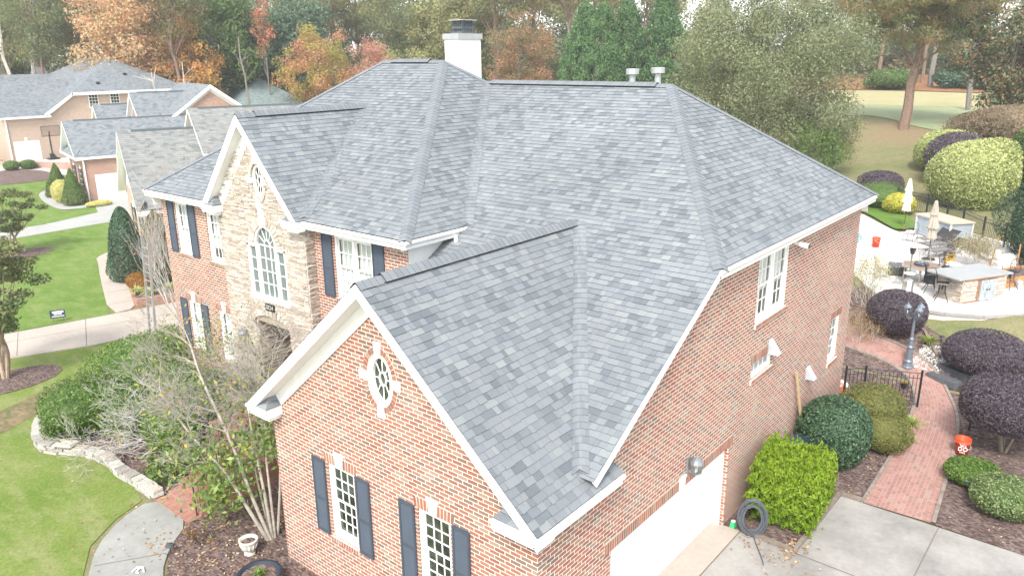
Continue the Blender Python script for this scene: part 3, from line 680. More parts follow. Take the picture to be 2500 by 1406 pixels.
def rake(p0, p1, x, parent, d_out=(-1, 0, 0), fh=.20, depth=.37, frieze=.26, wallx=0, cut=0):
    """sloping fascia, soffit and frieze from the low end p0=(y,z) to the peak p1"""
    mb = MB(); a, b = Vector((x, p0[0], p0[1])), Vector((x, p1[0], p1[1])); s_ = (b-a).normalized(); nrm = Vector((0, -s_.z, s_.y)); nrm = nrm if nrm.z > 0 else -nrm; dz = Vector((0, 0, -1/max(.3, nrm.z)))
    mb.prism([a+dz*.012, b+dz*.012, b+dz*fh, a+dz*fh], (.035, 0, 0)); mb.prism([a+dz*.012+Vector((-.02, 0, 0)), b+dz*.012+Vector((-.02, 0, 0)), b+dz*.075+Vector((-.02, 0, 0)), a+dz*.075+Vector((-.02, 0, 0))], (.02, 0, 0))
    mb.prism([a+dz*(fh-.02)+Vector((.035, 0, 0)), b+dz*(fh-.02)+Vector((.035, 0, 0)), b+dz*(fh-.005)+Vector((.035, 0, 0)), a+dz*(fh-.005)+Vector((.035, 0, 0))], (depth-.04, 0, 0))
    c = Vector((depth-.03, 0, 0)); aa = a+s_*cut
    mb.prism([aa+dz*(fh-.004)+c, b+dz*(fh-.004)+c, b+dz*(fh+frieze)+c, aa+dz*(fh+frieze)+c], (.028, 0, 0)); return mb.build('rake_trim', white2, parent)
rake((-.305, GZ), (3.69, 7.452), -.41, house, depth=.41, cut=.5); rake((7.685, GZ), (3.69, 7.452), -.41, house, depth=.41, cut=.5)
rake((10.665, 7.038), (13.013, 9.753), 3.289, house, depth=.31, frieze=.34, cut=.5); rake((15.361, 7.038), (13.013, 9.753), 3.289, house, depth=.31, frieze=.34, cut=.5)
# rake of the long front slope along the side wall
mb = MB(); a, b = Vector((1.16, -.305, 4.299)), Vector((5.70, -.305, 7.041)); dz = Vector((0, 0, -1))
mb.prism([a+dz*.01, b+dz*.01, b+dz*.20, a+dz*.20+Vector((.1, 0, .06))], (0, .035, 0)); mb.prism([a+dz*.13+Vector((.15, .03, .09)), b+dz*.20+Vector((0, .03, 0)), b+dz*.215+Vector((0, .03, 0)), a+dz*.145+Vector((.15, .03, .09))], (0, .27, 0))
mb.prism([a+dz*.10+Vector((.3, .27, .18)), b+dz*.2+Vector((0, .27, 0)), b+dz*.34+Vector((0, .27, 0)), a+dz*.24+Vector((.3, .27, .18))], (0, .03, 0)); mb.build('rake_trim', white2, house)
# small hipped roof returns at the gable feet
def ret(name, x0, x1, yin, yout, z_, parent, seed, rise=.42):
    """x0 front edge, x1 wall; yout outer corner, yin inner end"""
    s_ = 1 if yin > yout else -1
    zt = z_+rise; mb = MB()
    A, B, C_, D_ = (x0, yout, z_), (x0, yin, z_), (x1, yin-s_*.0, z_), (x1, yout, z_)
    T = (x1, yin-s_*abs(x1-x0)*.9, zt)
    n0 = len(mb.v)
    def strip(P, Q, T1, T2, k=4):
        P, Q, T1, T2 = map(Vector, (P, Q, T1, T2)); r_ = random.Random(seed)
        for i in range(k):
            f0, f1 = i/k, (i+1)/k; m_ = max(1, int((Q-P).length/.25)); a0, a1 = P.lerp(T1, f0), Q.lerp(T2, f0); b0, b1 = P.lerp(T1, f1), Q.lerp(T2, f1)
            for j in range(m_):
                mb.face([a0.lerp(a1, j/m_)+Vector((0, 0, .012)), a0.lerp(a1, (j+1)/m_)+Vector((0, 0, .012)), b0.lerp(b1, (j+1)/m_)+Vector((0, 0, .002)), b0.lerp(b1, j/m_)+Vector((0, 0, .002))], t=.1+.6*r_.random())
    strip(A, B, (x1, yout, z_+.02), T); strip(B, C_, T, T)
    mb.build(name, [shing], parent)
    w_ = MB(); y0, y1 = sorted((yout, yin)); w_.wbox(x0-.03, x0, y0, y1+.0, z_-.15, z_-.0); w_.wbox(x0, x1+.02, y0+.02, y1-.0, z_-.22, z_-.01); w_.wbox(x0-.06, x0-.03, y0-.02, y1+.02, z_-.06, z_+.0)
    w_.wbox(x0+.12, x1+.02, y0+.1, y1-.06, z_-.33, z_-.22); w_.build('return_trim', white2, parent)
ret('return_roof', -.41, 0, 6.98, 7.66, GZ, house, 1); ret('return_roof', -.41, 0, .62, -.28, GZ, house, 2)
ret('return_roof', 3.25, 3.6, 14.72, 15.34, 7.03, house, 3); ret('return_roof', 3.25, 3.6, 11.25, 10.70, 7.03, house, 4, rise=.3)
# gutter elbow, hoods, lights, camera
mb = MB(); mb.tube([(5.2, 6.63, 6.88), (5.2, 6.60, 6.7), (5.2, 6.52, 6.58), (5.22, 6.40, 6.50)], .05, 10); mb.build('downspout', white2, house)
def hood(u, v, w_=.26, h=.36):
    mb = MB(); mb.prism([FS(u-w_/2, v, 0), FS(u-w_/2, v+h, 0), FS(u-w_/2, v, .25)], (w_, 0, 0)); mb.box(FS, u-w_/2-.02, u+w_/2+.02, v-.02, v+.03, 0, .03); mb.build('vent_hood', plain('grey_white_plastic', (.42, .44, .46), .5), house)
hood(9.62, 3.95); hood(12.75, 2.2); hood(10.65, .82)
mb = MB(); mb.box(FS, 10.66, 10.76, 6.55, 6.62, 0, .12); mb.prism([FS(10.72, 6.52, .08), FS(10.84, 6.52, .08), FS(10.84, 6.62, .08), FS(10.72, 6.62, .08)], (.08, -.22, -.06)); co = mb.build('security_camera', white2, house)
mb = MB(); mb.prism([FS(10.8, 6.46, .30), FS(10.92, 6.46, .30), FS(10.92, 6.56, .30), FS(10.8, 6.56, .30)], (.0, -.012, 0)); mb.build('lens', black, co)
mb = MB(); mb.tube([(.03, -.03, 3.88), (.04, -.07, 3.76)], .04, 8)
for q in ((-.10, -.06), (.12, -.12)):
    c = Vector((.03+q[0]*.9, -.1+q[1]*.4, 3.70)); dd = Vector((q[0]*2, -.5, -.5)).normalized(); mb.tube([c-dd*.07, c, c+dd*.04, c+dd*.05], [.02, .055, .07, .06], 10)
fo = mb.build('floodlight', white2, house)
mb = MB(); mb.tube([(-.3, .22, 4.16), (-.3, .16, 4.30), (-.3, .06, 4.34), (-.3, .0, 4.26), (-.3, .05, 4.17), (-.32, .14, 4.15)], .010, 6); mb.build('loose_cable', white2, house)
for x, y, zt in ((12.5, 6.0, 10.78), (12.5, 5.13, 10.82)):
    mb = MB(); zb = 9.4; mb.lathe([(.095, zb), (.095, zt-.17), (.1, zt-.17)], (x, y, 0), 14); mb.lathe([(.13, zt-.15), (.20, zt-.15), (.20, zt), (.19, zt+.01), (0, zt+.015)], (x, y, 0), 14)
    mb.build('flue_pipe', plain('galvanised_steel', (.42, .43, .43), .45, .5, .5), house)
# chimney
ch = MB(); cy0, cy1, cx0, cx1 = 13.66, 14.36, 13.0, 14.22; ch.wbox(cx0, cx1, cy0, cy1, 7, 11.80); chim = ch.build('chimney', white, house)
mb = MB(); mb.wbox(cx0-.05, cx1+.05, cy0-.05, cy1+.05, 11.80, 12.0); mb.build('chimney_cap', plain('galvanised_steel', (.42, .43, .43), .45, .5, .5), chim)
mb = MB(); mb.wbox(cx0+.28, cx1-.22, cy0+.08, cy1-.08, 12.0, 12.07); mb.wbox(cx0+.30, cx1-.24, cy0+.1, cy1-.1, 12.18, 12.24); 
for i in range(9): x = cx0+.32+i*(cx1-cx0-.6)/8; [mb.wbox(x-.012, x+.012, y-.012, y+.012, 12.05, 12.46) for y in (cy0+.1, cy1-.1)]
for i in range(1, 5): y = cy0+.1+i*(cy1-cy0-.2)/5; [mb.wbox(x-.012, x+.012, y-.012, y+.012, 12.05, 12.46) for x in (cx0+.32, cx1-.28)]
mb.wbox(cx0+.42, cx1-.36, cy0+.2, cy1-.2, 12.06, 12.4); mb.build('spark_cage', plain('weathered_grey_steel', (.10, .115, .125), .6, .4, .3), chim)
mb = MB(); mb.prism([(cx0+.22, cy0+.02, 12.46), (cx1-.16, cy0+.02, 12.46), (cx1-.16, cy1-.02, 12.46), (cx0+.22, cy1-.02, 12.46)], (0, 0, .03)); mb.build('cage_lid', plain('galvanised_steel', (.42, .43, .43), .45, .5, .5), chim)
# front steps of brick
FP = brick_mat('paver_brick', .075, .21, (.30, .24, .2), [(0, (.33, .115, .08)), (.25, (.27, .09, .07)), (.5, (.36, .15, .105)), (.75, (.24, .10, .08)), (.9, (.30, .17, .13))], .008, .3)
steps = thing('brick_steps', (1.5, 11.5, 0), 'red brick front steps with landing rising to the stone entrance', 'steps')
def stp(x0, x1, y0, y1, z0, z1, nm='step'):
    mb = MB(); o = Vector((1.5, 11.5, 0))
    P = lambda x, y, z: Vector((x, y, z))-o
    mb.poly_uv([P(x0, y0, z1), P(x1, y0, z1), P(x1, y1, z1), P(x0, y1, z1)])
    for a, b in (((x0, y0), (x1, y0)), ((x1, y0), (x1, y1)), ((x1, y1), (x0, y1)), ((x0, y1), (x0, y0))):
        q = P(*a, z0), P(*b, z0), P(*b, z1), P(*a, z1); L = math.hypot(b[0]-a[0], b[1]-a[1]); mb.face(q, [(0, z0), (L, z0), (L, z1), (0, z1)])
    return mb.build(nm, FP, steps)
for i in range(4): stp(-.42+i*.34, -.42+(i+1)*.34, 10.50, 12.25, -.05, .16*(i+1), 'step')
stp(.94, 3.6, 10.50, 12.25, -.05, .78, 'landing')
for i in range(2): stp(1.7+i*.3, 3.6, 12.255, 13.6, -.05, .78+.16*(i+1), 'step')
stp(-.78, -.425, 10.5, 12.28, -.05, .06, 'brick_threshold')
def railing(pts, label, h=.9, step=.125):
    o = Vector(pts[0]); t = thing('iron_railing', o, label, 'railing'); mb = MB(); pb = MB()
    P = [Vector(p)-o for p in pts]
    for i, p in enumerate(P): pb.tube([p, p+Vector((0, 0, h+.02))], .019, 6)
    for a, b in zip(P, P[1:]):
        mb.tube([a+Vector((0, 0, .1)), b+Vector((0, 0, .1))], .01, 4); mb.tube([a+Vector((0, 0, h)), b+Vector((0, 0, h))], .02, 6); n = int((b-a).xy.length/step) if (b-a).xy.length > 0 else 1
        for k in range(1, n): q = a.lerp(b, k/n); mb.tube([q+Vector((0, 0, .1)), q+Vector((0, 0, h))], .0085, 4)
    mb.build('balusters', iron, t); pb.build('posts', iron, t)
railing([(-.48, 10.62, .0), (.94, 10.62, .78), (3.4, 10.62, .78)], 'black iron handrail on the garage side of the front steps')
railing([(-.52, 12.2, .0), (.94, 12.2, .78), (1.6, 12.2, .78)], 'black iron handrail on the shrub side of the front steps')
# ================================================================== GROUND
def ground_mat():
    g = NG('ground_grass'); p = g.pos(); sx = g.n('SeparateXYZ'); g.set(sx.inputs[0], p)
    n1 = g.noise(p, .22, 5, .6); n2 = g.noise(p, 2.2, 4, .65); n3 = g.noise(p, 14, 4, .75); n4 = g.noise(p, 55, 2, .7)
    dry = g.ramp(n2, [(.28, (.13, .155, .06)), (.45, (.19, .19, .09)), (.6, (.26, .225, .13)), (.75, (.165, .19, .075))])
    dry2 = g.ramp(n1, [(.3, (.13, .165, .06)), (.5, (.22, .205, .105)), (.7, (.26, .20, .12))]); dry = g.mix(.5, dry, dry2)
    f = g.m_('ADD', g.m_('MULTIPLY', n3, .5), g.m_('MULTIPLY', n4, .5)); v = g.n('MapRange'); g.set(v.inputs[0], f); v.inputs[1].default_value = .35; v.inputs[2].default_value = .65; v.inputs[3].default_value = .62; v.inputs[4].default_value = 1.35
    cc = g.n('CombineXYZ'); [g.set(cc.inputs[i], v.outputs[0]) for i in range(3)]
    ds_ = g.n('VectorMath', operation='DISTANCE'); mp = g.n('Mapping'); mp.inputs['Scale'].default_value = (.62, 1.0, 0); mp.inputs['Location'].default_value = (-70*.62, -10.8, 0); g.set(mp.inputs[0], p); g.set(ds_.inputs[0], mp.outputs[0])
    sm = g.n('MapRange', interpolation_type='SMOOTHSTEP'); g.set(sm.inputs[0], g.m_('ADD', ds_.outputs['Value'], g.m_('MULTIPLY', g.m_('SUBTRACT', g.noise(p, .5, 5, .7), .5), 9))); sm.inputs[1].default_value = 2.5; sm.inputs[2].default_value = 5.5; sm.inputs[3].default_value = .8; sm.inputs[4].default_value = 0
    dry = g.mix(sm.outputs[0], dry, g.ramp(n3, [(.3, (.20, .145, .08)), (.7, (.31, .225, .14))]))
    g.bump(f, .7, .05); return g.fin(g.mix(1, dry, cc.outputs[0], 'MULTIPLY'), .95, .05)
def lawn_mat(name, a, b, c, d_=None):
    g = NG(name); p = g.pos(); mp = g.n('Mapping'); mp.inputs['Scale'].default_value = (1, .45, 1); mp.inputs['Rotation'].default_value = (0, 0, R(20)); g.set(mp.inputs[0], p)
    n1 = g.noise(p, .3, 5, .6); n2 = g.noise(mp.outputs[0], 1.6, 5, .7); n3 = g.noise(p, 12, 4, .8); n4 = g.noise(p, 50, 2, .8)
    base = g.mix(g.ramp(n1, [(.36, (0, 0, 0)), (.62, (1, 1, 1))]), a, b); base = g.mix(g.ramp(n2, [(.46, (0, 0, 0)), (.72, (1, 1, 1))]), base, c)
    f = g.m_('ADD', g.m_('MULTIPLY', n3, .45), g.m_('MULTIPLY', n4, .55)); v = g.n('MapRange'); g.set(v.inputs[0], f); v.inputs[1].default_value = .35; v.inputs[2].default_value = .65; v.inputs[3].default_value = .6; v.inputs[4].default_value = 1.4
    cc = g.n('CombineXYZ'); [g.set(cc.inputs[i], v.outputs[0]) for i in range(3)]
    g.bump(f, .7, .04); return g.fin(g.mix(1, base, cc.outputs[0], 'MULTIPLY'), .95, .05)
def mulch_mat(name, cols, sc_=26):
    g = NG(name); p = g.pos(); vr = g.n('TexVoronoi'); mp = g.n('Mapping'); mp.inputs['Scale'].default_value = (1, .5, 1); mp.inputs['Rotation'].default_value = (0, 0, .5); g.set(mp.inputs[0], p); g.set(vr.inputs['Vector'], mp.outputs[0]); vr.inputs['Scale'].default_value = sc_
    s = g.n('SeparateColor'); g.set(s.inputs[0], vr.outputs['Color']); c = g.ramp(s.outputs[0], [(i/(len(cols)-1), k) for i, k in enumerate(cols)])
    v = g.n('MapRange'); g.set(v.inputs[0], g.noise(p, 1.3, 4, .6)); v.inputs[3].default_value = .7; v.inputs[4].default_value = 1.3; cc = g.n('CombineXYZ'); [g.set(cc.inputs[i], v.outputs[0]) for i in range(3)]
    g.bump(g.noise(p, 30, 4, .8), .9, .03); return g.fin(g.mix(1, c, cc.outputs[0], 'MULTIPLY'), .95, .05)
def concrete(name, col, stain=.25, joint=None):
    g = NG(name); p = g.pos(); n1 = g.noise(p, .5, 6, .65); n2 = g.noise(p, 7, 5, .7); n3 = g.noise(p, 90, 2, .7)
    c = g.ramp(n1, [(.3, tuple(x*(1-stain) for x in col)), (.6, col), (.8, tuple(min(1, x*1.08) for x in col))])
    v = g.n('MapRange'); g.set(v.inputs[0], g.m_('ADD', g.m_('MULTIPLY', n2, .6), g.m_('MULTIPLY', n3, .4))); v.inputs[1].default_value = .3; v.inputs[2].default_value = .7; v.inputs[3].default_value = .85; v.inputs[4].default_value = 1.12
    cc = g.n('CombineXYZ'); [g.set(cc.inputs[i], v.outputs[0]) for i in range(3)]; g.bump(n3, .2, .004); return g.fin(g.mix(1, c, cc.outputs[0], 'MULTIPLY'), .85, .15)
# terrain sheet: fine near the house, coarse to the horizon
def axis():
    a = list(np.arange(-24, 64.01, 1.0)); s = 1.0; x = 64; 
    while x < 900: s *= 1.22; x += s; a.append(x)
    s = 1.0; x = -24
    while x > -300: s *= 1.3; x -= s; a.insert(0, x)
    return a
ax_ = axis(); mb = MB(); nx = len(ax_)
mb.v = [(x, y, H(x, y)) for x in ax_ for y in ax_]; mb.f = [[i*nx+j, (i+1)*nx+j, (i+1)*nx+j+1, i*nx+j+1] for i in range(nx-1) for j in range(nx-1)]; mb.uv = [None]*len(mb.f); mb.t = [0]*len(mb.f)
tag(mb.build('ground', ground_mat(), smooth=True), kind='structure')
LM = lawn_mat('green_lawn', (.12, .18, .035), (.175, .22, .06), (.24, .25, .11)); LM2 = lawn_mat('vivid_lawn', (.105, .18, .033), (.145, .215, .055), (.205, .24, .09))
MU = mulch_mat('bark_mulch', [(.055, .038, .034), (.115, .082, .075), (.17, .125, .115), (.10, .066, .058), (.27, .205, .17), (.14, .10, .095)])
drape('front_lawn', [(-24, 8), (-4.5, 8.2), (-3.5, 10.2), (-2.75, 11.5), (-1.8, 12.2), (-1.0, 12.5), (-.8, 13.4), (-.8, 14.7), (-.75, 16), (-1.1, 16.7), (-1.5, 17.6), (-1.4, 18.3), (-.9, 19.6), (2, 21.5), (5.5, 23.2), (7, 24.4), (6.58, 24.9), (3.24, 25.6), (.34, 26.8), (-4, 28.4), (-24, 36)], LM, .02, cell=2)
drape('side_lawn', [(-24, 42), (-5, 32.6), (1.4, 30.2), (4.68, 29.4), (5.6, 29.15), (9.53, 39.6), (11.2, 41.5), (16.5, 43), (20, 44), (20, 49.5), (15.6, 50.6), (9.3, 50.3), (2, 50.8), (-24, 56)], LM2, .02, cell=2)
drape('far_lawn', [(-24, 60), (4, 54.5), (11.8, 53.6), (16.3, 55.2), (17.6, 57.6), (14.9, 58.1), (16.4, 67), (17.4, 69), (20, 72), (21.6, 75.5), (21, 80), (12, 81), (-24, 84)], LM2, .02, cell=2)
CD = concrete('warm_concrete', (.42, .365, .31), .12); CG = concrete('grey_concrete', (.30, .30, .275), .25); CW = concrete('pale_concrete', (.36, .355, .33), .12); CS = concrete('stained_drive_concrete', (.325, .31, .285), .42)
drape('neighbour_driveway', [(-24, 36), (-4, 28.5), (.34, 26.85), (3.24, 25.66), (6.58, 25.0), (9.5, 24.2), (12, 23.8), (12, 28.6), (8.1, 28.55), (5.55, 29.1), (4.68, 29.3), (1.4, 30.05), (-5, 32.4), (-24, 41)], CD, .035, edge=.06, cell=2)
drape('side_path', smooth_poly([(5.55, 29.1), (6.9, 29.15), (7.9, 31.6), (9.3, 35.4), (10.3, 38.5), (12.6, 41.2), (14.5, 42.6), (14, 43.2), (11.1, 41.5), (9.9, 40.6), (9.5, 39.4), (8.1, 35.9)], 1), CD, .045, edge=.05, cell=2)
drape('far_driveway', [(-24, 56), (2, 50.9), (9.3, 50.4), (15.6, 50.7), (20, 49.5), (26, 52), (26, 60.2), (18.0, 60.1), (17.3, 57.9), (16.3, 55.1), (11.8, 53.5), (4, 54.4), (-24, 60)], CW, .035, edge=.05, cell=2)
drape('curved_path', smooth_poly([(17.9, 57.6), (17.3, 58.6), (16.6, 60.5), (17.3, 64.5), (18.4, 67.5), (18.1, 68.7), (16.8, 68.1), (15.6, 64), (14.9, 59.2), (15.3, 58)], 2), CW, .045, cell=2)
drape('distant_driveway', [(14, 75.8), (21.7, 75.6), (26, 76), (33, 77), (33, 87.3), (21.2, 87.3), (20, 86), (-10, 92), (-10, 88), (12, 84), (20, 81.5)], concrete('bleached_concrete', (.52, .48, .43), .08), .035, cell=2)
drape('far_mulch_bank', [(14.5, 75.1), (16.5, 74), (20, 73.8), (22, 75.6), (21.5, 80), (19.5, 82.5), (15.8, 80.8)], MU, .05, cell=1)
JT = plain('dark_joint', (.16, .14, .12), .95, .05)  # dark colour of the concrete joint lines
drape('joint_lines', [(3.12, 25.72), (3.145, 25.72), (4.6, 29.3), (4.575, 29.3)], JT, .04, cell=5)
for a in (((.9, 26.75), (2.0, 29.8)), ((6.1, 25.2), (6.85, 29.0))):
    (x0, y0), (x1, y1) = a; drape('joint_lines', [(x0, y0), (x0+.022, y0), (x1+.022, y1), (x1, y1)], JT, .04, cell=5)
drape('joint_lines', [(-10, 32.1), (9, 26.5), (9, 26.52), (-10, 32.12)], JT, .041, cell=5)
for k in range(5):
    t = .12+k*.17; x, y = 5.7+t*5, 29.2+t*12.2; drape('joint_lines', [(x-.1, y), (x+1.5, y-.55), (x+1.5, y-.53), (x-.1, y+.02)], JT, .05, cell=5)
drape('joint_lines', [(12.6, 50.6), (12.65, 50.6), (12.2, 53.8), (12.15, 53.8)], white, .04, cell=5)
# front walk, beds
drape('front_walk', smooth_poly([(-4.6, 8.2), (-3.3, 10.3), (-2.7, 11.3), (-1.8, 12.05), (-.8, 12.35), (-.76, 11.4), (-.78, 10.55), (-1.6, 9.9), (-2.2, 9.1), (-2.6, 8.0), (-3.6, 7.2)], 1), CG, .045, edge=.06, cell=1)
drape('joint_lines', [(-3.05, 10.6), (-1.75, 9.75), (-1.74, 9.77), (-3.04, 10.62)], JT, .05, cell=5)
drape('front_mulch_bed', [(-2.2, 8.9), (-3.4, 6.5), (-3.4, 3), (0, 3), (0, 7.38), (3.9, 7.38), (3.9, 10.6), (-.42, 10.5), (-.8, 10.6), (-1.6, 9.9)], MU, .03, cell=1)
drape('shrub_bed', [(-.72, 12.4), (.9, 12.3), (3.6, 13.4), (3.9, 19.2), (3.9, 21.2), (2, 21.4), (-.9, 19.6), (-1.35, 18.2), (-1.35, 17.5), (-.95, 16.6), (-.6, 15.9), (-.6, 14.7), (-.7, 13.4)], MU, .03, cell=1)
drape('tree_mulch_ring', [(-.2+1.75*math.cos(i*.35), 24.2+1.15*math.sin(i*.35)) for i in range(18)], MU, .04, cell=1)
drape('tree_mulch_ring', [(7.7+1.6*math.cos(i*.35), 45.3+1.3*math.sin(i*.35)) for i in range(18)], MU, .04, cell=1)
drape('bare_soil_patch', smooth_poly([(-2.4, 19.6), (-1.0, 20.2), (2.0, 22.3), (1.0, 22.6), (-1.5, 21.6), (-3.8, 20.6)], 2), mulch_mat('bare_soil', [(.17, .125, .075), (.24, .18, .11), (.12, .14, .05), (.20, .155, .10)], 9), .028, cell=1)
# right side: apron, driveway, brick walk, beds
AP = concrete('apron_concrete', (.38, .33, .28), .1)
drape('garage_apron', [(2.2, -.0), (7.52, .0), (7.52, .3), (2.2, .3)], AP, .03); drape('garage_apron', [(2.2, -.42), (7.55, -.42), (7.52, 0), (2.2, 0)], AP, .03, edge=.04)
drape('driveway', [(-24, -.45), (7.55, -.45), (7.5, -1.72), (10.7, -1.75), (10.72, -5.8), (10.0, -14), (-24, -24)], CS, .02, cell=1)
for a in (((7.5, -1.74), (8.0, -14)), ((7.5, -1.74), (-20, -1.74))): pass
drape('joint_lines', [(7.50, -1.72), (7.53, -1.72), (7.53, -14), (7.50, -14)], JT, .026, cell=8); drape('joint_lines', [(7.5, -4.15), (10.7, -4.15), (10.7, -4.17), (7.5, -4.17)], JT, .026, cell=8); drape('joint_lines', [(-10, -3.4), (7.5, -3.4), (7.5, -3.42), (-10, -3.42)], JT, .026, cell=8)
drape('side_mulch_bed', [(7.55, -.42), (7.55, 0), (16.3, 0), (16.3, 4), (22, 4), (27, 3.2), (25.2, 2.0), (23.4, 1.0), (22.8, -.2), (21.9, -2.0), (20.8, -3.2), (19.5, -3.1), (17, -2.1), (13.4, -2.35), (10.75, -2.6), (10.7, -1.75), (7.5, -1.7)], MU, .03, cell=.5)
drape('right_mulch_bed', [(10.75, -3.9), (12.5, -3.75), (16.4, -3.45), (19.1, -2.75), (20.3, -2.0), (21, -3.2), (20.8, -4.8), (18, -7.5), (16, -10), (10.0, -14), (10.72, -5.8)], MU, .03, cell=.5)
# curved brick walk, bricks follow the curve
PV = brick_mat('walk_brick', .105, .215, (.36, .30, .26), [(0, (.30, .135, .12)), (.3, (.26, .125, .112)), (.55, (.33, .165, .15)), (.8, (.23, .115, .105)), (.92, (.30, .20, .175))], .009, .35)
cl = smooth_line([(10.72, -3.2), (12.6, -3.1), (15.0, -2.95), (17.0, -2.75), (18.8, -2.35), (20.1, -1.7), (20.75, -.6), (21.0, .7), (21.3, 2.2)], 3)
hw = smooth_line([(.78,), (.72,), (.66,), (.62,), (.5,), (.42,), (.42,), (.42,), (.42,)], 3)
mb = MB(); s_ = 0; rim = MB(); prevs = None
for i in range(len(cl)):
    a = Vector(cl[max(0, i-1)]); b = Vector(cl[min(len(cl)-1, i+1)]); t = (b-a).normalized(); nrm = Vector((-t.y, t.x)); p = Vector(cl[i]); h_ = hw[i][0]
    cur = (p+nrm*h_, p+nrm*(h_-.2), p-nrm*(h_-.2), p-nrm*h_, p+nrm*(h_+.09), p-nrm*(h_+.09), h_)
    if prevs:
        L = (p-Vector(cl[i-1])).length; z = lambda q, d_=.05: (q.x, q.y, H(q.x, q.y)+d_); P = prevs
        mb.face([z(P[1]), z(cur[1]), z(cur[2]), z(P[2])], [(s_, P[6]-.2), (s_+L, cur[6]-.2), (s_+L, -cur[6]+.2), (s_, -P[6]+.2)])
        for j, k in ((0, 1), (2, 3)): mb.face([z(P[j]), z(cur[j]), z(cur[k]), z(P[k])], [(0, s_), (0, s_+L), (.21, s_+L), (.21, s_)])
        for j, k in ((0, 4), (3, 5)):
            rim.face([z(P[j], .085), z(cur[j], .085), z(cur[k], .085), z(P[k], .085)]); rim.face([z(P[k], .0), z(cur[k], 0), z(cur[k], .085), z(P[k], .085)]); rim.face([z(P[j], .0), z(cur[j], 0), z(cur[j], .085), z(P[j], .085)])
        s_ += L
    prevs = cur
tag(mb.build('brick_walk', PV), kind='structure'); tag(rim.build('walk_edging', plain('edging_stone', (.24, .20, .17), .9, var=.4, scale=6)), kind='structure')
def timbers(pts, label, h=.12, w_=.1, mat=None, grp=None):
    t = MB(); o = Vector((*pts[0], H(*pts[0])))
    for a, b in zip(pts, pts[1:]):
        a, b = Vector((*a, H(*a))), Vector((*b, H(*b))); d_ = (b-a).normalized(); n = Vector((-d_.y, d_.x, 0)).normalized()*w_/2
        t.prism([a-n-o+Vector((0, 0, -.03)), a+n-o+Vector((0, 0, -.03)), a+n-o+Vector((0, 0, h)), a-n-o+Vector((0, 0, h))], (b-a)-d_*.02)
    q = t.build('edging_timber', mat or plain('weathered_timber', (.20, .165, .135), .9, var=.3, scale=5)); q.location = o; tag(q, label, 'edging')
timbers([(7.56, -.46), (7.52, -1.76), (9.2, -1.79), (10.72, -1.8), (10.75, -2.42)], 'brown border edging in front of the bright green clipped hedge')
timbers([(22.75, -.25), (22.0, -1.2), (21.0, -1.9)], 'low timber edging behind the lamp post beside the strappy plant')
# gravel strip and slab steps by the lamp
gr_ = MB(); r = random.Random(9)
for i in range(1500):
    a, b = r.random(), r.random(); x, y = 20.2+a*1.2+b*.35, -1.15-b*1.75-.2*a; z = H(x, y)+.03; s = r.uniform(.03, .07); q = [Vector((x, y, z))+Vector((r.uniform(-s, s), r.uniform(-s, s), r.uniform(0, .05))) for _ in range(4)]
    for f in ((0, 1, 2), (0, 1, 3), (1, 2, 3), (0, 2, 3)): gr_.face([q[k] for k in f], t=r.random()+.001)
tag(gr_.build('white_gravel', tone_mat('white_stone', [(0, (.5, .47, .42)), (.5, (.72, .70, .66)), (1, (.85, .84, .8))], .8, .2)), kind='stuff')
SL = plain('slate_slab', (.10, .105, .115), .75, .3, var=.3, scale=4)
for i, (x, y, dx, dy, lb) in enumerate(((20.0, -2.35, .42, 1.1, 'lower dark grey slab step between the brick walk and the white gravel'), (20.5, -2.6, .4, 1.2, 'upper dark grey slab step touching the white gravel'))):
    m = MB(); z = H(x, y); m.wbox(-dx/2, dx/2, -dy/2, dy/2, -.1, .16+.02*i, taper=.01); o = m.build('slab_step', SL); o.location = (x, y, z); o.rotation_euler = (0, 0, R(-22)); tag(o, lb, 'step')
# patio (raised terrace) and pool
PT = 1.83
pat = [(60, 14), (41.5, 8.5), (36.5, 6.1), (30, 4.2), (25.2, 2.05), (23.6, .9), (23.0, .1), (22.75, -.7), (22.85, -1.6), (23.3, -2.8), (24.4, -3.9), (26.5, -5.2), (30, -7), (38, -9), (40, -4), (37.6, -1.6), (37.9, 1.2), (36.8, 2.3), (40.0, 4.2), (38.5, 5.0), (42, 7.8)]
pat = [(42, 8.9), (36.5, 7.6), (30, 5.9), (25.2, 2.05), (23.6, .95), (23.0, .1), (22.75, -.7), (22.85, -1.6), (23.3, -2.8), (24.4, -3.9), (26.5, -5.2), (29, -6), (30.5, -3.2), (33, -2.6), (36.5, -2.2), (38.4, .3), (37.2, 2.6), (36.2, 3.3), (37.4, 4.3), (40, 6.2)]
g = NG('patio_stone'); p_ = g.pos(); vr = g.n('TexBrick'); vr.inputs['Scale'].default_value = 1.0; vr.inputs['Brick Width'].default_value = .62; vr.inputs['Row Height'].default_value = .42; vr.inputs['Mortar Size'].default_value = .012; vr.inputs['Color1'].default_value = (.66, .62, .58, 1); vr.inputs['Color2'].default_value = (.56, .53, .50, 1); vr.inputs['Mortar'].default_value = (.47, .44, .42, 1); vr.offset = .37
mp = g.n('Mapping'); mp.inputs['Rotation'].default_value = (0, 0, .6); g.set(mp.inputs[0], p_); g.set(vr.inputs['Vector'], mp.outputs[0])
PM = g.fin(g.mix(g.m_('MULTIPLY', g.noise(p_, .8, 4), .35), vr.outputs[0], (.75, .71, .66)), .7, .3)
mb = MB(); n = len(pat)
mb.face([(x, y, PT) for x, y in pat], [(x, y) for x, y in pat])
for i in range(n): (a, b), (c, d_) = pat[i], pat[(i+1) % n]; mb.face([(a, b, PT-.9), (c, d_, PT-.9), (c, d_, PT), (a, b, PT)], [(0, 0)]*4)
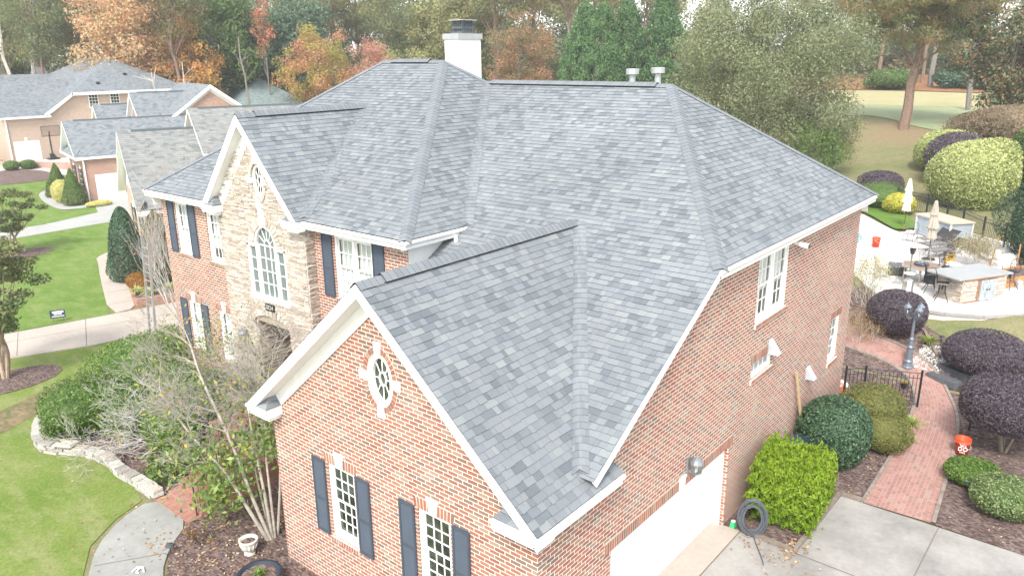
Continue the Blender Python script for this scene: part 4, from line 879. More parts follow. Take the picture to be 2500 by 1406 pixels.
tag(mb.build('patio', PM), kind='structure')
rimm = MB()
for i in range(3, 12):
    a, b = Vector((*pat[i], PT)), Vector((*pat[i+1], PT)); d_ = (b-a).normalized(); nn = Vector((d_.y, -d_.x, 0))
    rimm.prism([a+nn*-.02, a+nn*.06, a+nn*.06-Vector((0, 0, .1)), a-nn*.02-Vector((0, 0, .1))], b-a)
tag(rimm.build('patio_edge', concrete('edge_concrete', (.36, .33, .31), .2)), kind='structure')
g = NG('pool_water'); g.fin(g.ramp(g.noise(g.pos(), 3, 3), [(.3, (.05, .33, .50)), (.7, (.12, .5, .66))]), .06, .6); g.bump(g.noise(g.pos(), 5, 3), .2, .05)
pool = [(31.2, 4.35), (33.3, 4.25), (35.2, 5.2), (35.2, 6.6), (31.5, 5.4)]
mb = MB(); mb.face([(x, y, PT+.012) for x, y in smooth_poly(pool, 2)]); tag(mb.build('pool_water', g.m), kind='structure')
cp = MB(); q = smooth_poly(pool, 2)
for i in range(len(q)):
    a, b = Vector((*q[i], PT)), Vector((*q[(i+1) % len(q)], PT)); c = Vector((33.4, 5.2, PT)); oa, ob = a+(a-c).normalized()*.28, b+(b-c).normalized()*.28
    cp.face([a+Vector((0, 0, .05)), b+Vector((0, 0, .05)), ob+Vector((0, 0, .05)), oa+Vector((0, 0, .05))]); cp.face([a, b, b+Vector((0, 0, .05)), a+Vector((0, 0, .05))]); cp.face([oa, ob, ob+Vector((0, 0, .05)), oa+Vector((0, 0, .05))])
tag(cp.build('pool_coping', concrete('coping', (.60, .57, .53), .08)), kind='structure')
# golf course
drape('fairway', smooth_poly([(66, 32), (70.5, 23.5), (75, 19.5), (77.7, 17.7), (75.6, 14.4), (71.5, 11.2), (69.4, 7.6), (68.1, 3.4), (66, -6), (88, -8), (89.5, 5), (92, 12), (91.3, 19), (91, 24.5), (87, 30), (82, 40)], 2), lawn_mat('fairway_turf', (.25, .29, .16), (.29, .32, .19), (.30, .31, .17)), .05, cell=3)
drape('far_rough', smooth_poly([(80, 42), (87, 30), (91, 24.5), (91.3, 19), (92, 12), (89.5, 5), (88, -8), (110, -8), (110, 8), (112, 17), (113, 25), (111.6, 31), (109.7, 39), (102, 50)], 2), lawn_mat('pale_rough', (.34, .31, .17), (.37, .34, .19), (.36, .30, .16)), .06, cell=3)
drape('pine_straw', smooth_poly([(104, 52), (110, 39), (112, 31), (113.5, 25), (112.5, 17), (110.5, 8), (110, -10), (230, 0), (200, 90), (150, 80)], 1), mulch_mat('pine_straw', [(.25, .12, .06), (.33, .17, .085), (.20, .10, .05)], 3), .1, cell=4)
drape('ground_cover', smooth_poly([(36.3, 3.4), (37.4, 4.2), (40.1, 6.0), (42.4, 8.2), (45, 8), (43, 4.6), (39.7, 3.6), (38.2, 2.4)], 1), lawn_mat('ivy_green', (.10, .18, .03), (.13, .21, .045), (.09, .15, .03)), .12, cell=1)
# ================================================================== FOLIAGE
def leafquads(P, N, L, Wd, rg, droop=0.0, align=.5):
    """diamond leaves at P, facing roughly N"""
    n = len(P); a = rg.normal(size=(n, 3)); a -= N*np.sum(a*N, 1, keepdims=True)*align; a[:, 2] -= droop; a /= np.linalg.norm(a, axis=1, keepdims=True)+1e-9
    m = N+rg.normal(size=(n, 3))*.6; b = np.cross(a, m); b /= np.linalg.norm(b, axis=1, keepdims=True)+1e-9
    L = (L*rg.uniform(.6, 1.3, n))[:, None]; Wd = (Wd*rg.uniform(.6, 1.3, n))[:, None]
    V = np.stack([P-a*L, P+b*Wd, P+a*L, P-b*Wd], 1).reshape(-1, 3); F = np.arange(n*4).reshape(-1, 4); return V, F
def sphere_dirs(n, rg):
    d_ = rg.normal(size=(n, 3)); return d_/np.linalg.norm(d_, axis=1, keepdims=True)
def lump(D, rg, k=7, amp=.16):
    C_ = sphere_dirs(k, rg); s = np.zeros(len(D))
    for c in C_: s += np.exp(-((1-D@c)/.12))
    return 1+amp*(s-.5)
def shell(n, rad, rg, sup=2.0, thick=.10, amp=.08, zmin=-1, k=12):
    """points near the surface of a (super)ellipsoid with lumps"""
    D = sphere_dirs(int(n*1.6), rg); D = D[D[:, 2] > zmin][:n]
    q = np.abs(D)**sup; rr = (q.sum(1))**(-1/sup); l = lump(D, rg, k, amp)
    depth = 1-np.abs(rg.normal(size=len(D)))*thick
    P = D*(rr*l*depth)[:, None]*np.array(rad); N = D/np.array(rad); N /= np.linalg.norm(N, axis=1, keepdims=True); return P, N, depth
def bush(name, loc, rad, n, L, mat, label, cat='bush', group=None, sup=2.3, amp=.06, thick=.07, cz=None, seed=0, wd=.45, tones=None, stem=0, zmin=-.95, align=.5, rz=0, core=.86, extra=None):
    """rounded shrub; rad = half sizes, loc = base on the ground"""
    rg = np.random.default_rng(seed+17); cz = rad[2]*1.0 if cz is None else cz
    P, N, dp = shell(n, rad, rg, sup, thick, amp, zmin); P[:, 2] += cz; V, F = leafquads(P, N, L, L*wd, rg, align=align)
    tn = np.clip(rg.beta(2.2, 2.2, len(P)) if tones is None else tones(P, N, rg), 0, 1)
    t = thing(name, loc, label, cat, group, rz) if (stem or extra) else None
    # inner twig mass, added as a solid leaf-coloured core that blocks light
    rg2 = np.random.default_rng(seed+3)
    me = bpy.data.meshes.new('x'); import bmesh; bm = bmesh.new(); bmesh.ops.create_icosphere(bm, subdivisions=3, radius=1)
    cv = np.array([v.co[:] for v in bm.verts]); cf = np.array([[v.index for v in f.verts] for f in bm.faces]); bm.free(); bpy.data.meshes.remove(me)
    D = cv/np.linalg.norm(cv, axis=1, keepdims=True); rr = ((np.abs(D)**sup).sum(1))**(-1/sup); cv = D*(rr*(core-.03+.05*rg2.random(len(D))))[:, None]*np.array(rad); cv[:, 2] = np.maximum(cv[:, 2], -rad[2]*.95)+cz
    cf4 = np.concatenate([cf, cf[:, 2:3]], 1)
    nv = len(V); F2 = np.concatenate([F, np.zeros((0, 4), int)])
    # core as triangles merged in through from_pydata-free path: degenerate quads are avoided by splitting edge midpoints
    mid = (cv[cf[:, 2]]+cv[cf[:, 0]])/2; cv2 = np.concatenate([cv, mid]); cf4 = np.stack([cf[:, 0], cf[:, 1], cf[:, 2], len(cv)+np.arange(len(cf))], 1)
    V2 = np.concatenate([V, cv2]); F2 = np.concatenate([F, cf4+nv]); tn2 = np.concatenate([tn, rg.uniform(.1, .5, len(cf4))])
    o = np_mesh('foliage' if t else name, V2, F2, mat, t, tn2)
    if t is None: o.location = loc; o.rotation_euler = (0, 0, rz); tag(o, label, cat, group)
    if stem:
        m = MB(); r = random.Random(seed)
        for i in range(5):
            a = i*1.26+r.random(); m.tube([(0.05*math.cos(a), .05*math.sin(a), -.05), (stem*.4*math.cos(a), stem*.4*math.sin(a), cz*.35), (stem*math.cos(a), stem*math.sin(a), cz*.8)], [.045, .035, .02], 5)
        m.build('stem', bark('pale_stem', (.16, .125, .09), (.32, .27, .21)), t)
    return t or o
def crown_pts(clumps, rg, per, flat=.8, up=.15, thick=.3):
    """clumps: (x,y,z,r)"""
    Ps, Ns, T = [], [], []
    for (x, y, z, r) in clumps:
        n = max(8, int(per*r*r)); D = sphere_dirs(n, rg); D[:, 2] = D[:, 2]*flat+up*.5; k = 1-np.abs(rg.normal(size=n))*thick
        Ps.append(np.array([x, y, z])+D*(r*k)[:, None]); Ns.append(D/np.linalg.norm(D, axis=1, keepdims=True)); T.append(np.full(n, rg.random()))
    return np.concatenate(Ps), np.concatenate(Ns), np.concatenate(T)
def limb(m, a, b, r0, r1, rr, k=5, wob=.08, n=6):
    a, b = Vector(a), Vector(b); L = (b-a).length; pts = []
    for i in range(k+1):
        f = i/k; q = a.lerp(b, f); 
        if 0 < i < k: q += Vector((rr.uniform(-1, 1), rr.uniform(-1, 1), rr.uniform(-.5, .5)))*L*wob
        pts.append(q)
    m.tube(pts, [r0+(r1-r0)*i/k for i in range(k+1)], n); return pts
def broad_tree(name, h, rad, trunk_h, nclump, clump_r, per, L, mat, bmat, seed, sup=2, wd=.5, trunk_r=.25, zsq=1.0, mix=.5, limbs=9, cone=0, droop=0, parent=None, lean=0, gaps=0, tones=None, flat=.8):
    """returns a tree thing (Empty at the base) with trunk and crown"""
    rg = np.random.default_rng(seed); rr = random.Random(seed); t = parent or thing(name, (0, 0, 0), None, 'tree')
    cz = (h+trunk_h)/2; rz = (h-trunk_h)/2; cl = []
    while len(cl) < nclump:
        D = sphere_dirs(1, rg)[0]; k = rg.uniform(.35, .93); rrad = ((np.abs(D)**sup).sum())**(-1/sup)
        x, y, z = D*k*rrad*np.array([rad, rad, rz]); zz = (z+rz)/(2*rz)
        if cone: s = max(.06, 1-zz*cone); x *= s; y *= s
        if rg.random() < gaps: continue
        r = clump_r*rg.uniform(.65, 1.25)*(1-.5*cone*zz if cone else 1); cl.append((x+lean*zz, y, cz+z, r))
    P, N, T = crown_pts(cl, rg, per, flat); V, F = leafquads(P, N, L, L*wd, rg, droop); tn = np.clip(T*mix+rg.random(len(T))*(1-mix), 0, 1)
    if tones is not None: tn = tones(P, N, T, rg)
    np_mesh('crown', V, F, mat, t, tn)
    m = MB(); top = Vector((lean, 0, trunk_h+(h-trunk_h)*.75)); pts = limb(m, (0, 0, -.4), top, trunk_r, trunk_r*.18, rr, 7, .015, 8)
    for i in range(limbs):
        c = cl[rr.randrange(len(cl))]; f = min(.95, max(.25, (c[2]-1.2*clump_r)/max(top.z, 1)))*rr.uniform(.6, .9); s = Vector((lean*f, 0, top.z*f)); limb(m, s, c[:3], trunk_r*.38*(1-f*.5), .02, rr, 5, .06, 5)
    m.build('trunk', bmat, t); return t
GB = bark('grey_bark', (.12, .105, .09), (.28, .25, .22)); PB_ = bark('pine_bark', (.14, .09, .065), (.30, .21, .16), 5); WB = bark('pale_bark', (.38, .34, .29), (.60, .56, .50), 6); DB = bark('dark_bark', (.05, .04, .032), (.13, .105, .085))
# leaf colour families
def C3(*a): return list(a)
LF_OLIVE = leaf('olive_grey_leaf', [(.06, .08, .035), (.12, .145, .065), (.18, .20, .10), (.25, .26, .15), (.19, .17, .08)])
LF_PINE = leaf('pine_needles', [(.06, .085, .035), (.11, .14, .055), (.17, .185, .07), (.25, .18, .08), (.33, .185, .09)], .4)
LF_PINEG = leaf('green_pine_needles', [(.06, .09, .045), (.10, .14, .065), (.15, .185, .08), (.22, .21, .09), (.22, .16, .08)], .4)
LF_CYP = leaf('cypress_spray', [(.05, .10, .04), (.08, .15, .055), (.12, .205, .075), (.17, .26, .105)], .35)
LF_ORANGE = leaf('orange_maple_leaf', [(.42, .16, .05), (.56, .24, .07), (.60, .32, .11), (.48, .34, .10), (.28, .24, .07)], .45)
LF_PINKOR = leaf('salmon_maple_leaf', [(.42, .22, .12), (.55, .30, .17), (.60, .40, .25), (.42, .36, .17), (.26, .26, .10)], .45)
LF_RED = leaf('red_pink_leaf', [(.27, .10, .07), (.36, .16, .12), (.43, .25, .18), (.32, .24, .12)], .4)
LF_MIXA = leaf('turning_leaf', [(.10, .14, .03), (.20, .22, .045), (.33, .28, .07), (.40, .22, .10), (.42, .15, .11), (.50, .40, .25)], .35)
LF_REDG = leaf('russet_green_leaf', [(.07, .11, .03), (.13, .15, .045), (.25, .15, .085), (.33, .16, .10), (.38, .22, .14)], .35)
LF_YEL = leaf('yellow_olive_leaf', [(.12, .14, .055), (.20, .21, .085), (.29, .28, .12), (.27, .22, .11)], .4)
LF_GREEN = leaf('mid_green_leaf', [(.05, .09, .025), (.09, .145, .04), (.14, .205, .06), (.21, .26, .09)], .4)
LF_DKGREEN = leaf('dark_blue_green_leaf', [(.045, .08, .045), (.075, .12, .07), (.11, .16, .095), (.16, .205, .13)], .35)
LF_MAG = leaf('magnolia_leaf', [(.02, .04, .015), (.04, .065, .025), (.08, .105, .045), (.17, .10, .045), (.28, .15, .07)], .15, .45, .4)
LF_PURP = leaf('plum_leaf', [(.022, .016, .02), (.048, .035, .044), (.085, .066, .08), (.15, .125, .14), (.075, .07, .04)], .2)
LF_BROX = leaf('brown_feathery_leaf', [(.10, .08, .045), (.17, .13, .075), (.25, .18, .12), (.14, .15, .06)], .3)
LF_LIME = leaf('variegated_leaf', [(.16, .20, .07), (.30, .34, .13), (.45, .47, .20), (.58, .57, .28), (.38, .42, .10)], .35)
LF_ARB = leaf('bright_cedar_leaf', [(.05, .10, .01), (.12, .20, .015), (.21, .31, .02), (.30, .38, .05)], .4)
LF_HOLLY = leaf('dark_holly_leaf', [(.018, .04, .02), (.03, .062, .03), (.05, .09, .045), (.08, .13, .075)], .1, .5, .35)
LF_OL2 = leaf('olive_shrub_leaf', [(.07, .075, .02), (.12, .13, .035), (.18, .185, .06), (.17, .115, .05)], .3)
LF_BUSH = leaf('glossy_shrub_leaf', [(.03, .065, .012), (.065, .12, .02), (.12, .19, .035), (.20, .27, .06)], .3, .45, .4)
LF_GRASSY = leaf('strap_leaf', [(.10, .16, .025), (.20, .28, .05), (.32, .38, .09), (.25, .20, .08)], .35)
LF_PALEG = leaf('pale_variegated_strap', [(.20, .24, .08), (.36, .38, .16), (.50, .48, .24)], .35)
LF_RUST = leaf('rust_barberry_leaf', [(.16, .07, .015), (.26, .12, .03), (.20, .15, .04)], .3)
LF_GOLD = leaf('gold_leaf', [(.30, .28, .03), (.50, .44, .06), (.62, .55, .12), (.14, .17, .03)], .35)
def patchy(a, b, f):
    """tones drift from a to b in patches"""
    def fn(P, N, rg): return np.clip(a+(b-a)*(.5+.5*np.sin(P[:, 0]*f)*np.sin(P[:, 1]*f+1)*np.sin(P[:, 2]*f+2))+rg.normal(size=len(P))*.16, 0, 1)
    return fn
# ---- shrubs right of the house
def boxy(loc, sx, sy, h, n, L, mat, seed):
    rg = np.random.default_rng(seed); U = rg.uniform(-1, 1, (n, 3)); k = rg.integers(0, 5, n); P = U.copy(); N = np.zeros((n, 3))
    for f, (a, s) in enumerate(((0, 1), (0, -1), (1, 1), (1, -1), (2, 1))): q = k == f; P[q, a] = s; N[q, a] = s
    t = P[:, 2]*.5+.5; P[:, :2] *= (.86+.14*np.sin(t*3.0))[:, None]; 
    edge = np.abs(P).max(1); bumpy = 1-.20*np.abs(np.sin(P[:, 0]*8+P[:, 2]*4+np.sin(P[:, 1]*5))*np.sin(P[:, 1]*7+P[:, 2]*6))-rg.random(n)*.09
    P = P*bumpy[:, None]*np.array([sx, sy, h/2]); P[:, 2] += h/2; return P, N, rg
P, N, rg = boxy(None, 1.02, .88, 1.62, 15000, .05, None, 5); N[:, 2] += .9
V, F = leafquads(P, N/np.linalg.norm(N, axis=1, keepdims=True), .072, .022, rg, droop=-.9)
V = V+np.array([0, 0, 0]); arb = thing('cedar_hedge', (9.02, -1.08, .03), 'bright yellow green clipped cedar hedge block beside the garage door', 'hedge', rz=R(4))
np_mesh('foliage', V, F, LF_ARB, arb, np.clip(rg.beta(2, 2, len(P))*.8+P[:, 2]/1.6*.25, 0, 1))
m = MB(); m.wbox(-.76, .76, -.64, .64, .05, 1.24, taper=.1); m.build('twig_core', plain('hedge_twigs', (.06, .075, .02), .95, .05, var=.4, scale=8), arb)
# upright sprays on top of the hedge
rg = np.random.default_rng(6); sp = []; 
for i in range(330):
    x, y = rg.uniform(-.95, .95), rg.uniform(-.82, .82)
    if abs(x+.25)+abs(y-.35) < .22: continue
    z0 = 1.42+rg.uniform(-.12, .1); h_ = rg.uniform(.14, .34); n = 30; f = rg.random(n); r_ = .055*(1-f)+.008; a = rg.uniform(0, 6.28, n); sp.append(np.stack([x+r_*np.cos(a), y+r_*np.sin(a), z0+f*h_], 1))
P = np.concatenate(sp); N = np.tile([0, 0, 1.], (len(P), 1))+rg.normal(size=(len(P), 3))*.5; V, F = leafquads(P, N/np.linalg.norm(N, axis=1, keepdims=True), .04, .016, rg, droop=-1.5); np_mesh('new_sprays', V, F, LF_ARB, arb, np.clip(rg.beta(3, 2, len(P)), 0, 1))
bush('holly_bush', (12.55, -.98, .03), (1.12, 1.0, .92), 9000, .045, LF_HOLLY, 'round dark green clipped holly standing behind the bright green hedge', seed=1, wd=.55)
bush('olive_shrub', (15.1, -1.35, .03), (1.0, .95, .72), 8000, .032, LF_OL2, 'olive brown rounded shrub touching the black iron fence', seed=2, tones=patchy(.3, .7, 3), group='olive rounded shrubs by the fence')
bush('olive_shrub', (14.0, -1.95, .03), (.72, .72, .55), 5500, .032, LF_OL2, 'smaller olive shrub between the dark holly and the strappy plant', seed=3, tones=patchy(.2, .6, 3), group='olive rounded shrubs by the fence')
bush('boxwood', (13.6, -4.35, .03), (.70, .68, .29), 5000, .035, LF_BUSH, 'flat dark green boxwood mound in front of the orange bucket', seed=4)
bush('boxwood', (12.45, -5.25, .03), (.80, .8, .46), 6000, .038, leaf('pale_tip_boxwood', [(.04, .07, .02), (.09, .14, .045), (.18, .23, .09), (.38, .40, .22)], .3), 'boxwood mound with pale yellow tips at the right edge', seed=5)
for loc, rad, lb, sd in (((21.9, -.2, .95), (1.06, 1.05, .76), 'round dark plum shrub behind the lamp post', 6), ((21.0, -3.35, .42), (1.42, 1.35, .66), 'wide plum shrub between the patio edge and the slab steps', 7), ((16.0, -4.75, .02), (1.32, 1.3, .80), 'large plum shrub on pale forked stems behind the orange bucket', 8)):
    bush('plum_shrub', loc, rad, 20000, .042, LF_PURP, lb, 'bush', 'clipped plum coloured shrubs', seed=sd, wd=.32, stem=.5, cz=rad[2]+.12+(.58 if sd == 8 else 0), amp=.05)
bush('plum_shrub', (47.4, 7.3, 1.82), (1.5, 1.4, .85), 5000, .07, LF_PURP, 'far plum shrub beyond the pool next to the yellow bush', 'bush', 'clipped plum coloured shrubs', seed=9, wd=.35)
bush('yew_shrub', (43.4, 6.3, 1.8), (2.0, 1.5, .75), 5000, .07, LF_GREEN, 'spiky mid green shrub between the far plum shrub and the yellow bush', seed=10, wd=.2, amp=.2, thick=.15)
bush('golden_shrub', (41.6, 4.65, 1.8), (.95, .9, .62), 4000, .055, LF_GOLD, 'bright yellow shrub with green base beside the white parasol', seed=11, tones=lambda P, N, rg: np.clip(np.where(rg.random(len(P)) < np.clip(.35+P[:, 2]*.5, 0, 1), rg.uniform(.3, .8, len(P)), 1.0), 0, 1))
def lime_tone(P, N, rg): return np.clip(.22+.30*np.clip(P[:, 2]/6, 0, 1)+rg.normal(size=len(P))*.28, 0, 1)
bush('variegated_shrub', (46.9, 1.95, 1.8), (2.5, 2.4, 2.1), 34000, .09, LF_LIME, 'huge round pale lime green clipped shrub behind the pool fence', seed=12, wd=.32, tones=lime_tone, thick=.13, amp=.14, cz=2.1, stem=1.0, sup=2.3)
bush('variegated_shrub', (57.2, 5.2, 2.6), (2.5, 2.4, 1.5), 9000, .10, LF_LIME, 'lime green clipped shrub partly hidden behind the huge round one', seed=13, wd=.32, tones=lime_tone)
bush('plum_shrub', (53.2, 4.0, 2.3), (2.2, 2.0, 1.75), 9000, .09, LF_PURP, 'plum shrub squeezed between the two lime green shrubs', 'bush', 'clipped plum coloured shrubs', seed=14, wd=.32)
bush('dark_evergreen', (50.5, -2.0, 1.9), (3.0, 2.8, 2.6), 14000, .09, LF_GREEN, 'tall dark green hedge shrub right of the huge lime shrub', seed=15, wd=.5, tones=lambda P, N, rg: np.clip(rg.beta(2, 4, len(P))+.4*(P[:, 2] > 4.3), 0, 1))
bush('holly_tree', (32.6, -3.55, 1.8), (1.75, 1.7, 2.0), 16000, .055, LF_HOLLY, 'tall dark holly at the right edge beside the raised planter', seed=16, wd=.5, sup=2.0, amp=.2, thick=.12)
bush('feathery_shrub', (64.5, 2.2, 3.6), (4.3, 3.4, 1.85), 26000, .17, LF_BROX, 'brown feathery shrub in front of the magnolia', seed=17, wd=.22, amp=.25, thick=.25, tones=patchy(.2, .8, 1.2))
bush('rust_shrub', (66.5, 6.4, 3.8), (1.0, 1.0, .6), 1800, .10, LF_MAG, 'small russet leaved shrub between the pine and the magnolia', seed=18, amp=.3, thick=.3)
# shrubs in front of the house
for loc, rad, n, lb, sd in (((-.05, 18.1, 0), (1.35, 1.35, .78), 9000, 'glossy green shrub bulging over the low stone wall', 20), ((.9, 16.6, 0), (1.0, 1.1, .72), 7000, 'glossy green shrub beside the tuft of yellow leaves', 21), ((2.3, 18.9, 0), (1.5, 1.5, 1.1), 10000, 'tallest glossy green shrub near the concrete driveway', 22), ((4.3, 20.6, 0), (1.5, 1.1, .75), 7000, 'low green shrub at the house corner by the driveway', 23),
    ((2.2, 16.2, 0), (1.2, 1.1, 1.0), 8000, 'green shrub behind the bare branches under the front windows', 24), ((2.6, 14.4, 0), (.95, .95, 1.1), 7000, 'dark shrub against the stone bay by the steps', 25), ((1.1, 14.6, 0), (.8, .8, .7), 4500, 'shrub half covered by the fallen bare branches', 26)):
    bush('glossy_shrub', loc, rad, n, .05, LF_BUSH, lb, 'bush', 'shrubs of the front bed', seed=sd, wd=.42, amp=.22, thick=.16)
bush('laurel_sapling', (.2, 13.0, 0), (.62, .6, .45), 900, .075, LF_BUSH, 'broad leaved shrub next to the lower handrail', seed=27, wd=.5, amp=.3, thick=.3, core=.5)
bush('gold_tuft', (.15, 16.2, 0), (.2, .2, .25), 160, .06, LF_GOLD, 'small tuft of yellow leaves in the front bed', seed=28, core=.3, thick=.4)
bush('creeping_shrub', (2.2, 9.6, 0), (.5, .45, .4), 2200, .03, LF_GREEN, 'fine leaved shrub in the corner between steps and garage wall', seed=29, amp=.3)
def cone(name, loc, r, h, n, L, mat, label, seed, grp=None, egg=1.0, cat='tree'):
    rg = np.random.default_rng(seed); f = rg.random(n)**.75; a = rg.uniform(0, 6.283, n)
    prof = np.where(f < .12, .75+.25*f/.12, ((1-f)/.88)**(.8 if egg == 0 else .5)) ; k = prof*(1+.06*np.sin(a*5+f*9))*(1-np.abs(rg.normal(size=n))*.06)
    P = np.stack([np.cos(a)*k*r, np.sin(a)*k*r, f*h+.03], 1); N = np.stack([np.cos(a), np.sin(a), np.full(n, .4)], 1); N /= np.linalg.norm(N, axis=1, keepdims=True)
    t = thing(name, loc, label, cat, grp); V, F = leafquads(P, N, L, L*.5, rg); np_mesh('foliage', V, F, mat, t, rg.beta(2, 2.5, n))
    m = MB(); m.lathe([(.6*r, 0), (.86*r, h*.12), (.86*r*(.86/1)**.5, h*.25), (.86*r*(.5/.88)**(.8 if egg == 0 else .5), h*.5), (.80*r*(.25/.88)**(.8 if egg == 0 else .5), h*.75), (.1*r, h*.93), (0, h*.95)], n=14); m.build('inner_twigs', DB, t); return t
cone('holly_column', (8.94, 34.2, 0), 1.08, 3.9, 11000, .06, LF_HOLLY, 'tall egg shaped dark holly beside the concrete path', 30, 'clipped hollies at the neighbour corner')
cone('holly_column', (9.4, 31.6, 0), .95, 3.9, 8000, .06, leaf('speckled_holly_leaf', [(.03, .05, .02), (.06, .09, .035), (.13, .13, .06), (.24, .17, .09)], .2), 'speckled holly with russet leaves behind the downpipe', 31, 'clipped hollies at the neighbour corner')
bush('barberry', (8.5, 32.3, 0), (.62, .6, .42), 2600, .04, LF_RUST, 'rust coloured mound behind the front one, under the holly', seed=32, group='rust mounds in the raised bed'); bush('barberry', (8.3, 31.3, 0), (.58, .55, .40), 2600, .04, LF_RUST, 'rust coloured mound nearest the pale grassy plants', seed=33, group='rust mounds in the raised bed')
def strap(name, loc, n, L, mat, label, seed, grp=None, w_=.012, spread=1.0, cat='plant'):
    rg = random.Random(seed); m = MB()
    for i in range(n):
        a = rg.random()*6.283; l = L*rg.uniform(.6, 1.1); c, s = math.cos(a), math.sin(a); o = Vector((rg.uniform(-.06, .06)*spread, rg.uniform(-.06, .06)*spread, 0)); pr_ = None; sp_ = rg.uniform(.35, 1)*spread; tn = rg.random()
        for j in range(5):
            f = j/4; p = o+Vector((c*l*sp_*f, s*l*sp_*f, l*(1.1*f-.95*f*f*sp_))); wv = Vector((-s, c, 0))*w_*(1-f*.85)
            if pr_: m.face([pr_[0], pr_[1], p+wv, p-wv], t=tn+.001)
            pr_ = (p-wv, p+wv)
    o = m.build(name, mat); o.location = loc; return tag(o, label, cat, grp)
strap('strap_plant', (16.1, -2.25, .03), 160, .55, LF_GRASSY, 'green strappy clump at the foot of the fence end post', 1); strap('strap_plant', (14.9, -2.5, .03), 90, .38, LF_GRASSY, 'browning strappy clump beside the walk edging', 2)
strap('strap_plant', (21.5, -1.45, .95), 170, .55, LF_GRASSY, 'green strappy clump below the plum shrub by the lamp post', 3); strap('strap_plant', (18.6, -3.35, .03), 70, .4, LF_GRASSY, 'sparse strappy clump between walk and slab steps', 4); strap('strap_plant', (18.4, -.9, .03), 60, .4, LF_GRASSY, 'sparse strappy clump behind the iron fence', 5)
for i, (x, y, lb) in enumerate(((7.6, 30.6, 'pale striped grassy plant at the brick planter corner'), (7.9, 29.9, 'pale striped grassy plant in the middle of the planter'), (8.9, 29.9, 'pale striped grassy plant nearest the house wall'), (8.7, 30.7, 'grey green low plant behind the pale grassy ones'))):
    strap('grassy_plant', (x, y, .25), 170, .62, LF_PALEG if i != 3 else LF_DKGREEN, lb, 10+i, w_=.022)
# ---- generic branching plants
def branchy(m, a, d_, L, r, depth, rr, spread=.55, k=3, upb=.1, tips=None, n=4, minr=.0035, seg=3, shrink=.68, wob=.18):
    pts = [Vector(a)]; dd = Vector(d_).normalized()
    for i in range(seg):
        dd = (dd+Vector((rr.uniform(-wob, wob), rr.uniform(-wob, wob), rr.uniform(-wob, wob)+upb*.3))).normalized(); pts.append(pts[-1]+dd*L/seg)
    r1 = max(minr, r*.6); m.tube(pts, [r+(r1-r)*i/seg for i in range(seg+1)], n if r > .012 else 3, cap=False)
    if depth == 0:
        if tips is not None: tips.append((pts[-1], dd))
        return
    for j in range(k):
        q = pts[-1] if j < 2 else pts[rr.randrange(1, len(pts))]; e = (dd+Vector((rr.uniform(-1, 1), rr.uniform(-1, 1), rr.uniform(-.7, .9)))*spread).normalized(); e.z += upb; branchy(m, q, e, L*shrink*rr.uniform(.75, 1.2), r1, depth-1, rr, spread, k, upb, tips, n, minr, seg, shrink, wob)
def leafy(tips, mat, parent, n, L, wd, seed, spread=.12, name='leaves', droop=.6):
    rg = np.random.default_rng(seed)
    if not tips: return
    T = np.array([t[0][:] for t in tips]); P = T[rg.integers(0, len(T), n)]+rg.normal(size=(n, 3))*spread; N = sphere_dirs(n, rg); N[:, 2] = abs(N[:, 2])+.3; N /= np.linalg.norm(N, axis=1, keepdims=True)
    V, F = leafquads(P, N, L, L*wd, rg, droop=droop); np_mesh(name, V, F, mat, parent, rg.random(n))
SM = bark('smooth_grey_bark', (.25, .22, .18), (.44, .40, .34), 9); TW = bark('pale_twig', (.36, .33, .30), (.56, .53, .49), 12)
LF_SPRSE = leaf('sparse_autumn_leaf', [(.055, .11, .03), (.10, .17, .04), (.15, .21, .05), (.21, .26, .07), (.30, .30, .08), (.48, .28, .05)], .35, .5, .35)
# magnolia-like small tree leaning from the garage corner across the steps
cm = thing('multi_stem_tree', (.10, 8.30, 0), 'grey multi stem small tree with few leaves leaning from the garage corner over the steps', 'tree'); rr = random.Random(12)
m = MB(); tips = []; tipsT = []
stems = [((0, 0), [(-.28, .30, .9), (-.34, .85, 1.55), (-.34, 1.6, 1.85), (-.30, 2.6, 2.1), (-.3, 3.9, 2.9)], .055), ((.05, -.02), [(-.12, .35, 1.1), (.0, 1.0, 1.9), (.15, 1.9, 2.7), (.3, 2.9, 3.4), (.5, 3.6, 4.1)], .052), ((.1, .02), [(.10, .15, 1.2), (.2, .45, 1.9), (.6, 1.3, 2.7), (1.1, 2.3, 3.2)], .048),
         ((.16, 0), [(.22, .10, 1.3), (.30, .25, 2.1), (.7, .7, 3.0), (1.4, 1.5, 3.6)], .04), ((.25, .05), [(.35, -.1, 1.1), (.42, -.18, 2.1), (.35, -.3, 2.9), (.7, .1, 3.5)], .042), ((.12, .1), [(.15, .4, .9), (.35, .9, 1.5), (.6, 1.3, 1.9), (.9, 1.9, 2.2)], .03)]
for (ox, oy), pts, r0 in stems:
    pth = smooth_line([(ox, oy, -.05)]+[tuple(p) for p in pts], 2); m.tube(pth, [r0*(1-.6*i/len(pth)) for i in range(len(pth))], 8)
    P3 = [Vector(p) for p in pth]
    for j in range(6):
        q = P3[min(len(P3)-1, int(len(P3)*(.42+.1*j)))]; dd = (P3[-1]-P3[len(P3)//2]).normalized()+Vector((rr.uniform(-.8, .6), rr.uniform(-.5, .7), rr.uniform(-.3, .6)))
        branchy(m, q, dd, .6, r0*.34, 5, rr, .62, 3, .0, tips if j < 4 else tipsT, shrink=.72, wob=.28, minr=.003)
    branchy(m, P3[-1], P3[-1]-P3[-3], .65, r0*.38, 4, rr, .6, 3, .02, tipsT, shrink=.74, wob=.28, minr=.003)
m.build('stems', SM, cm, True); leafy(tips, LF_SPRSE, cm, 700, .07, .5, 3, .16); 
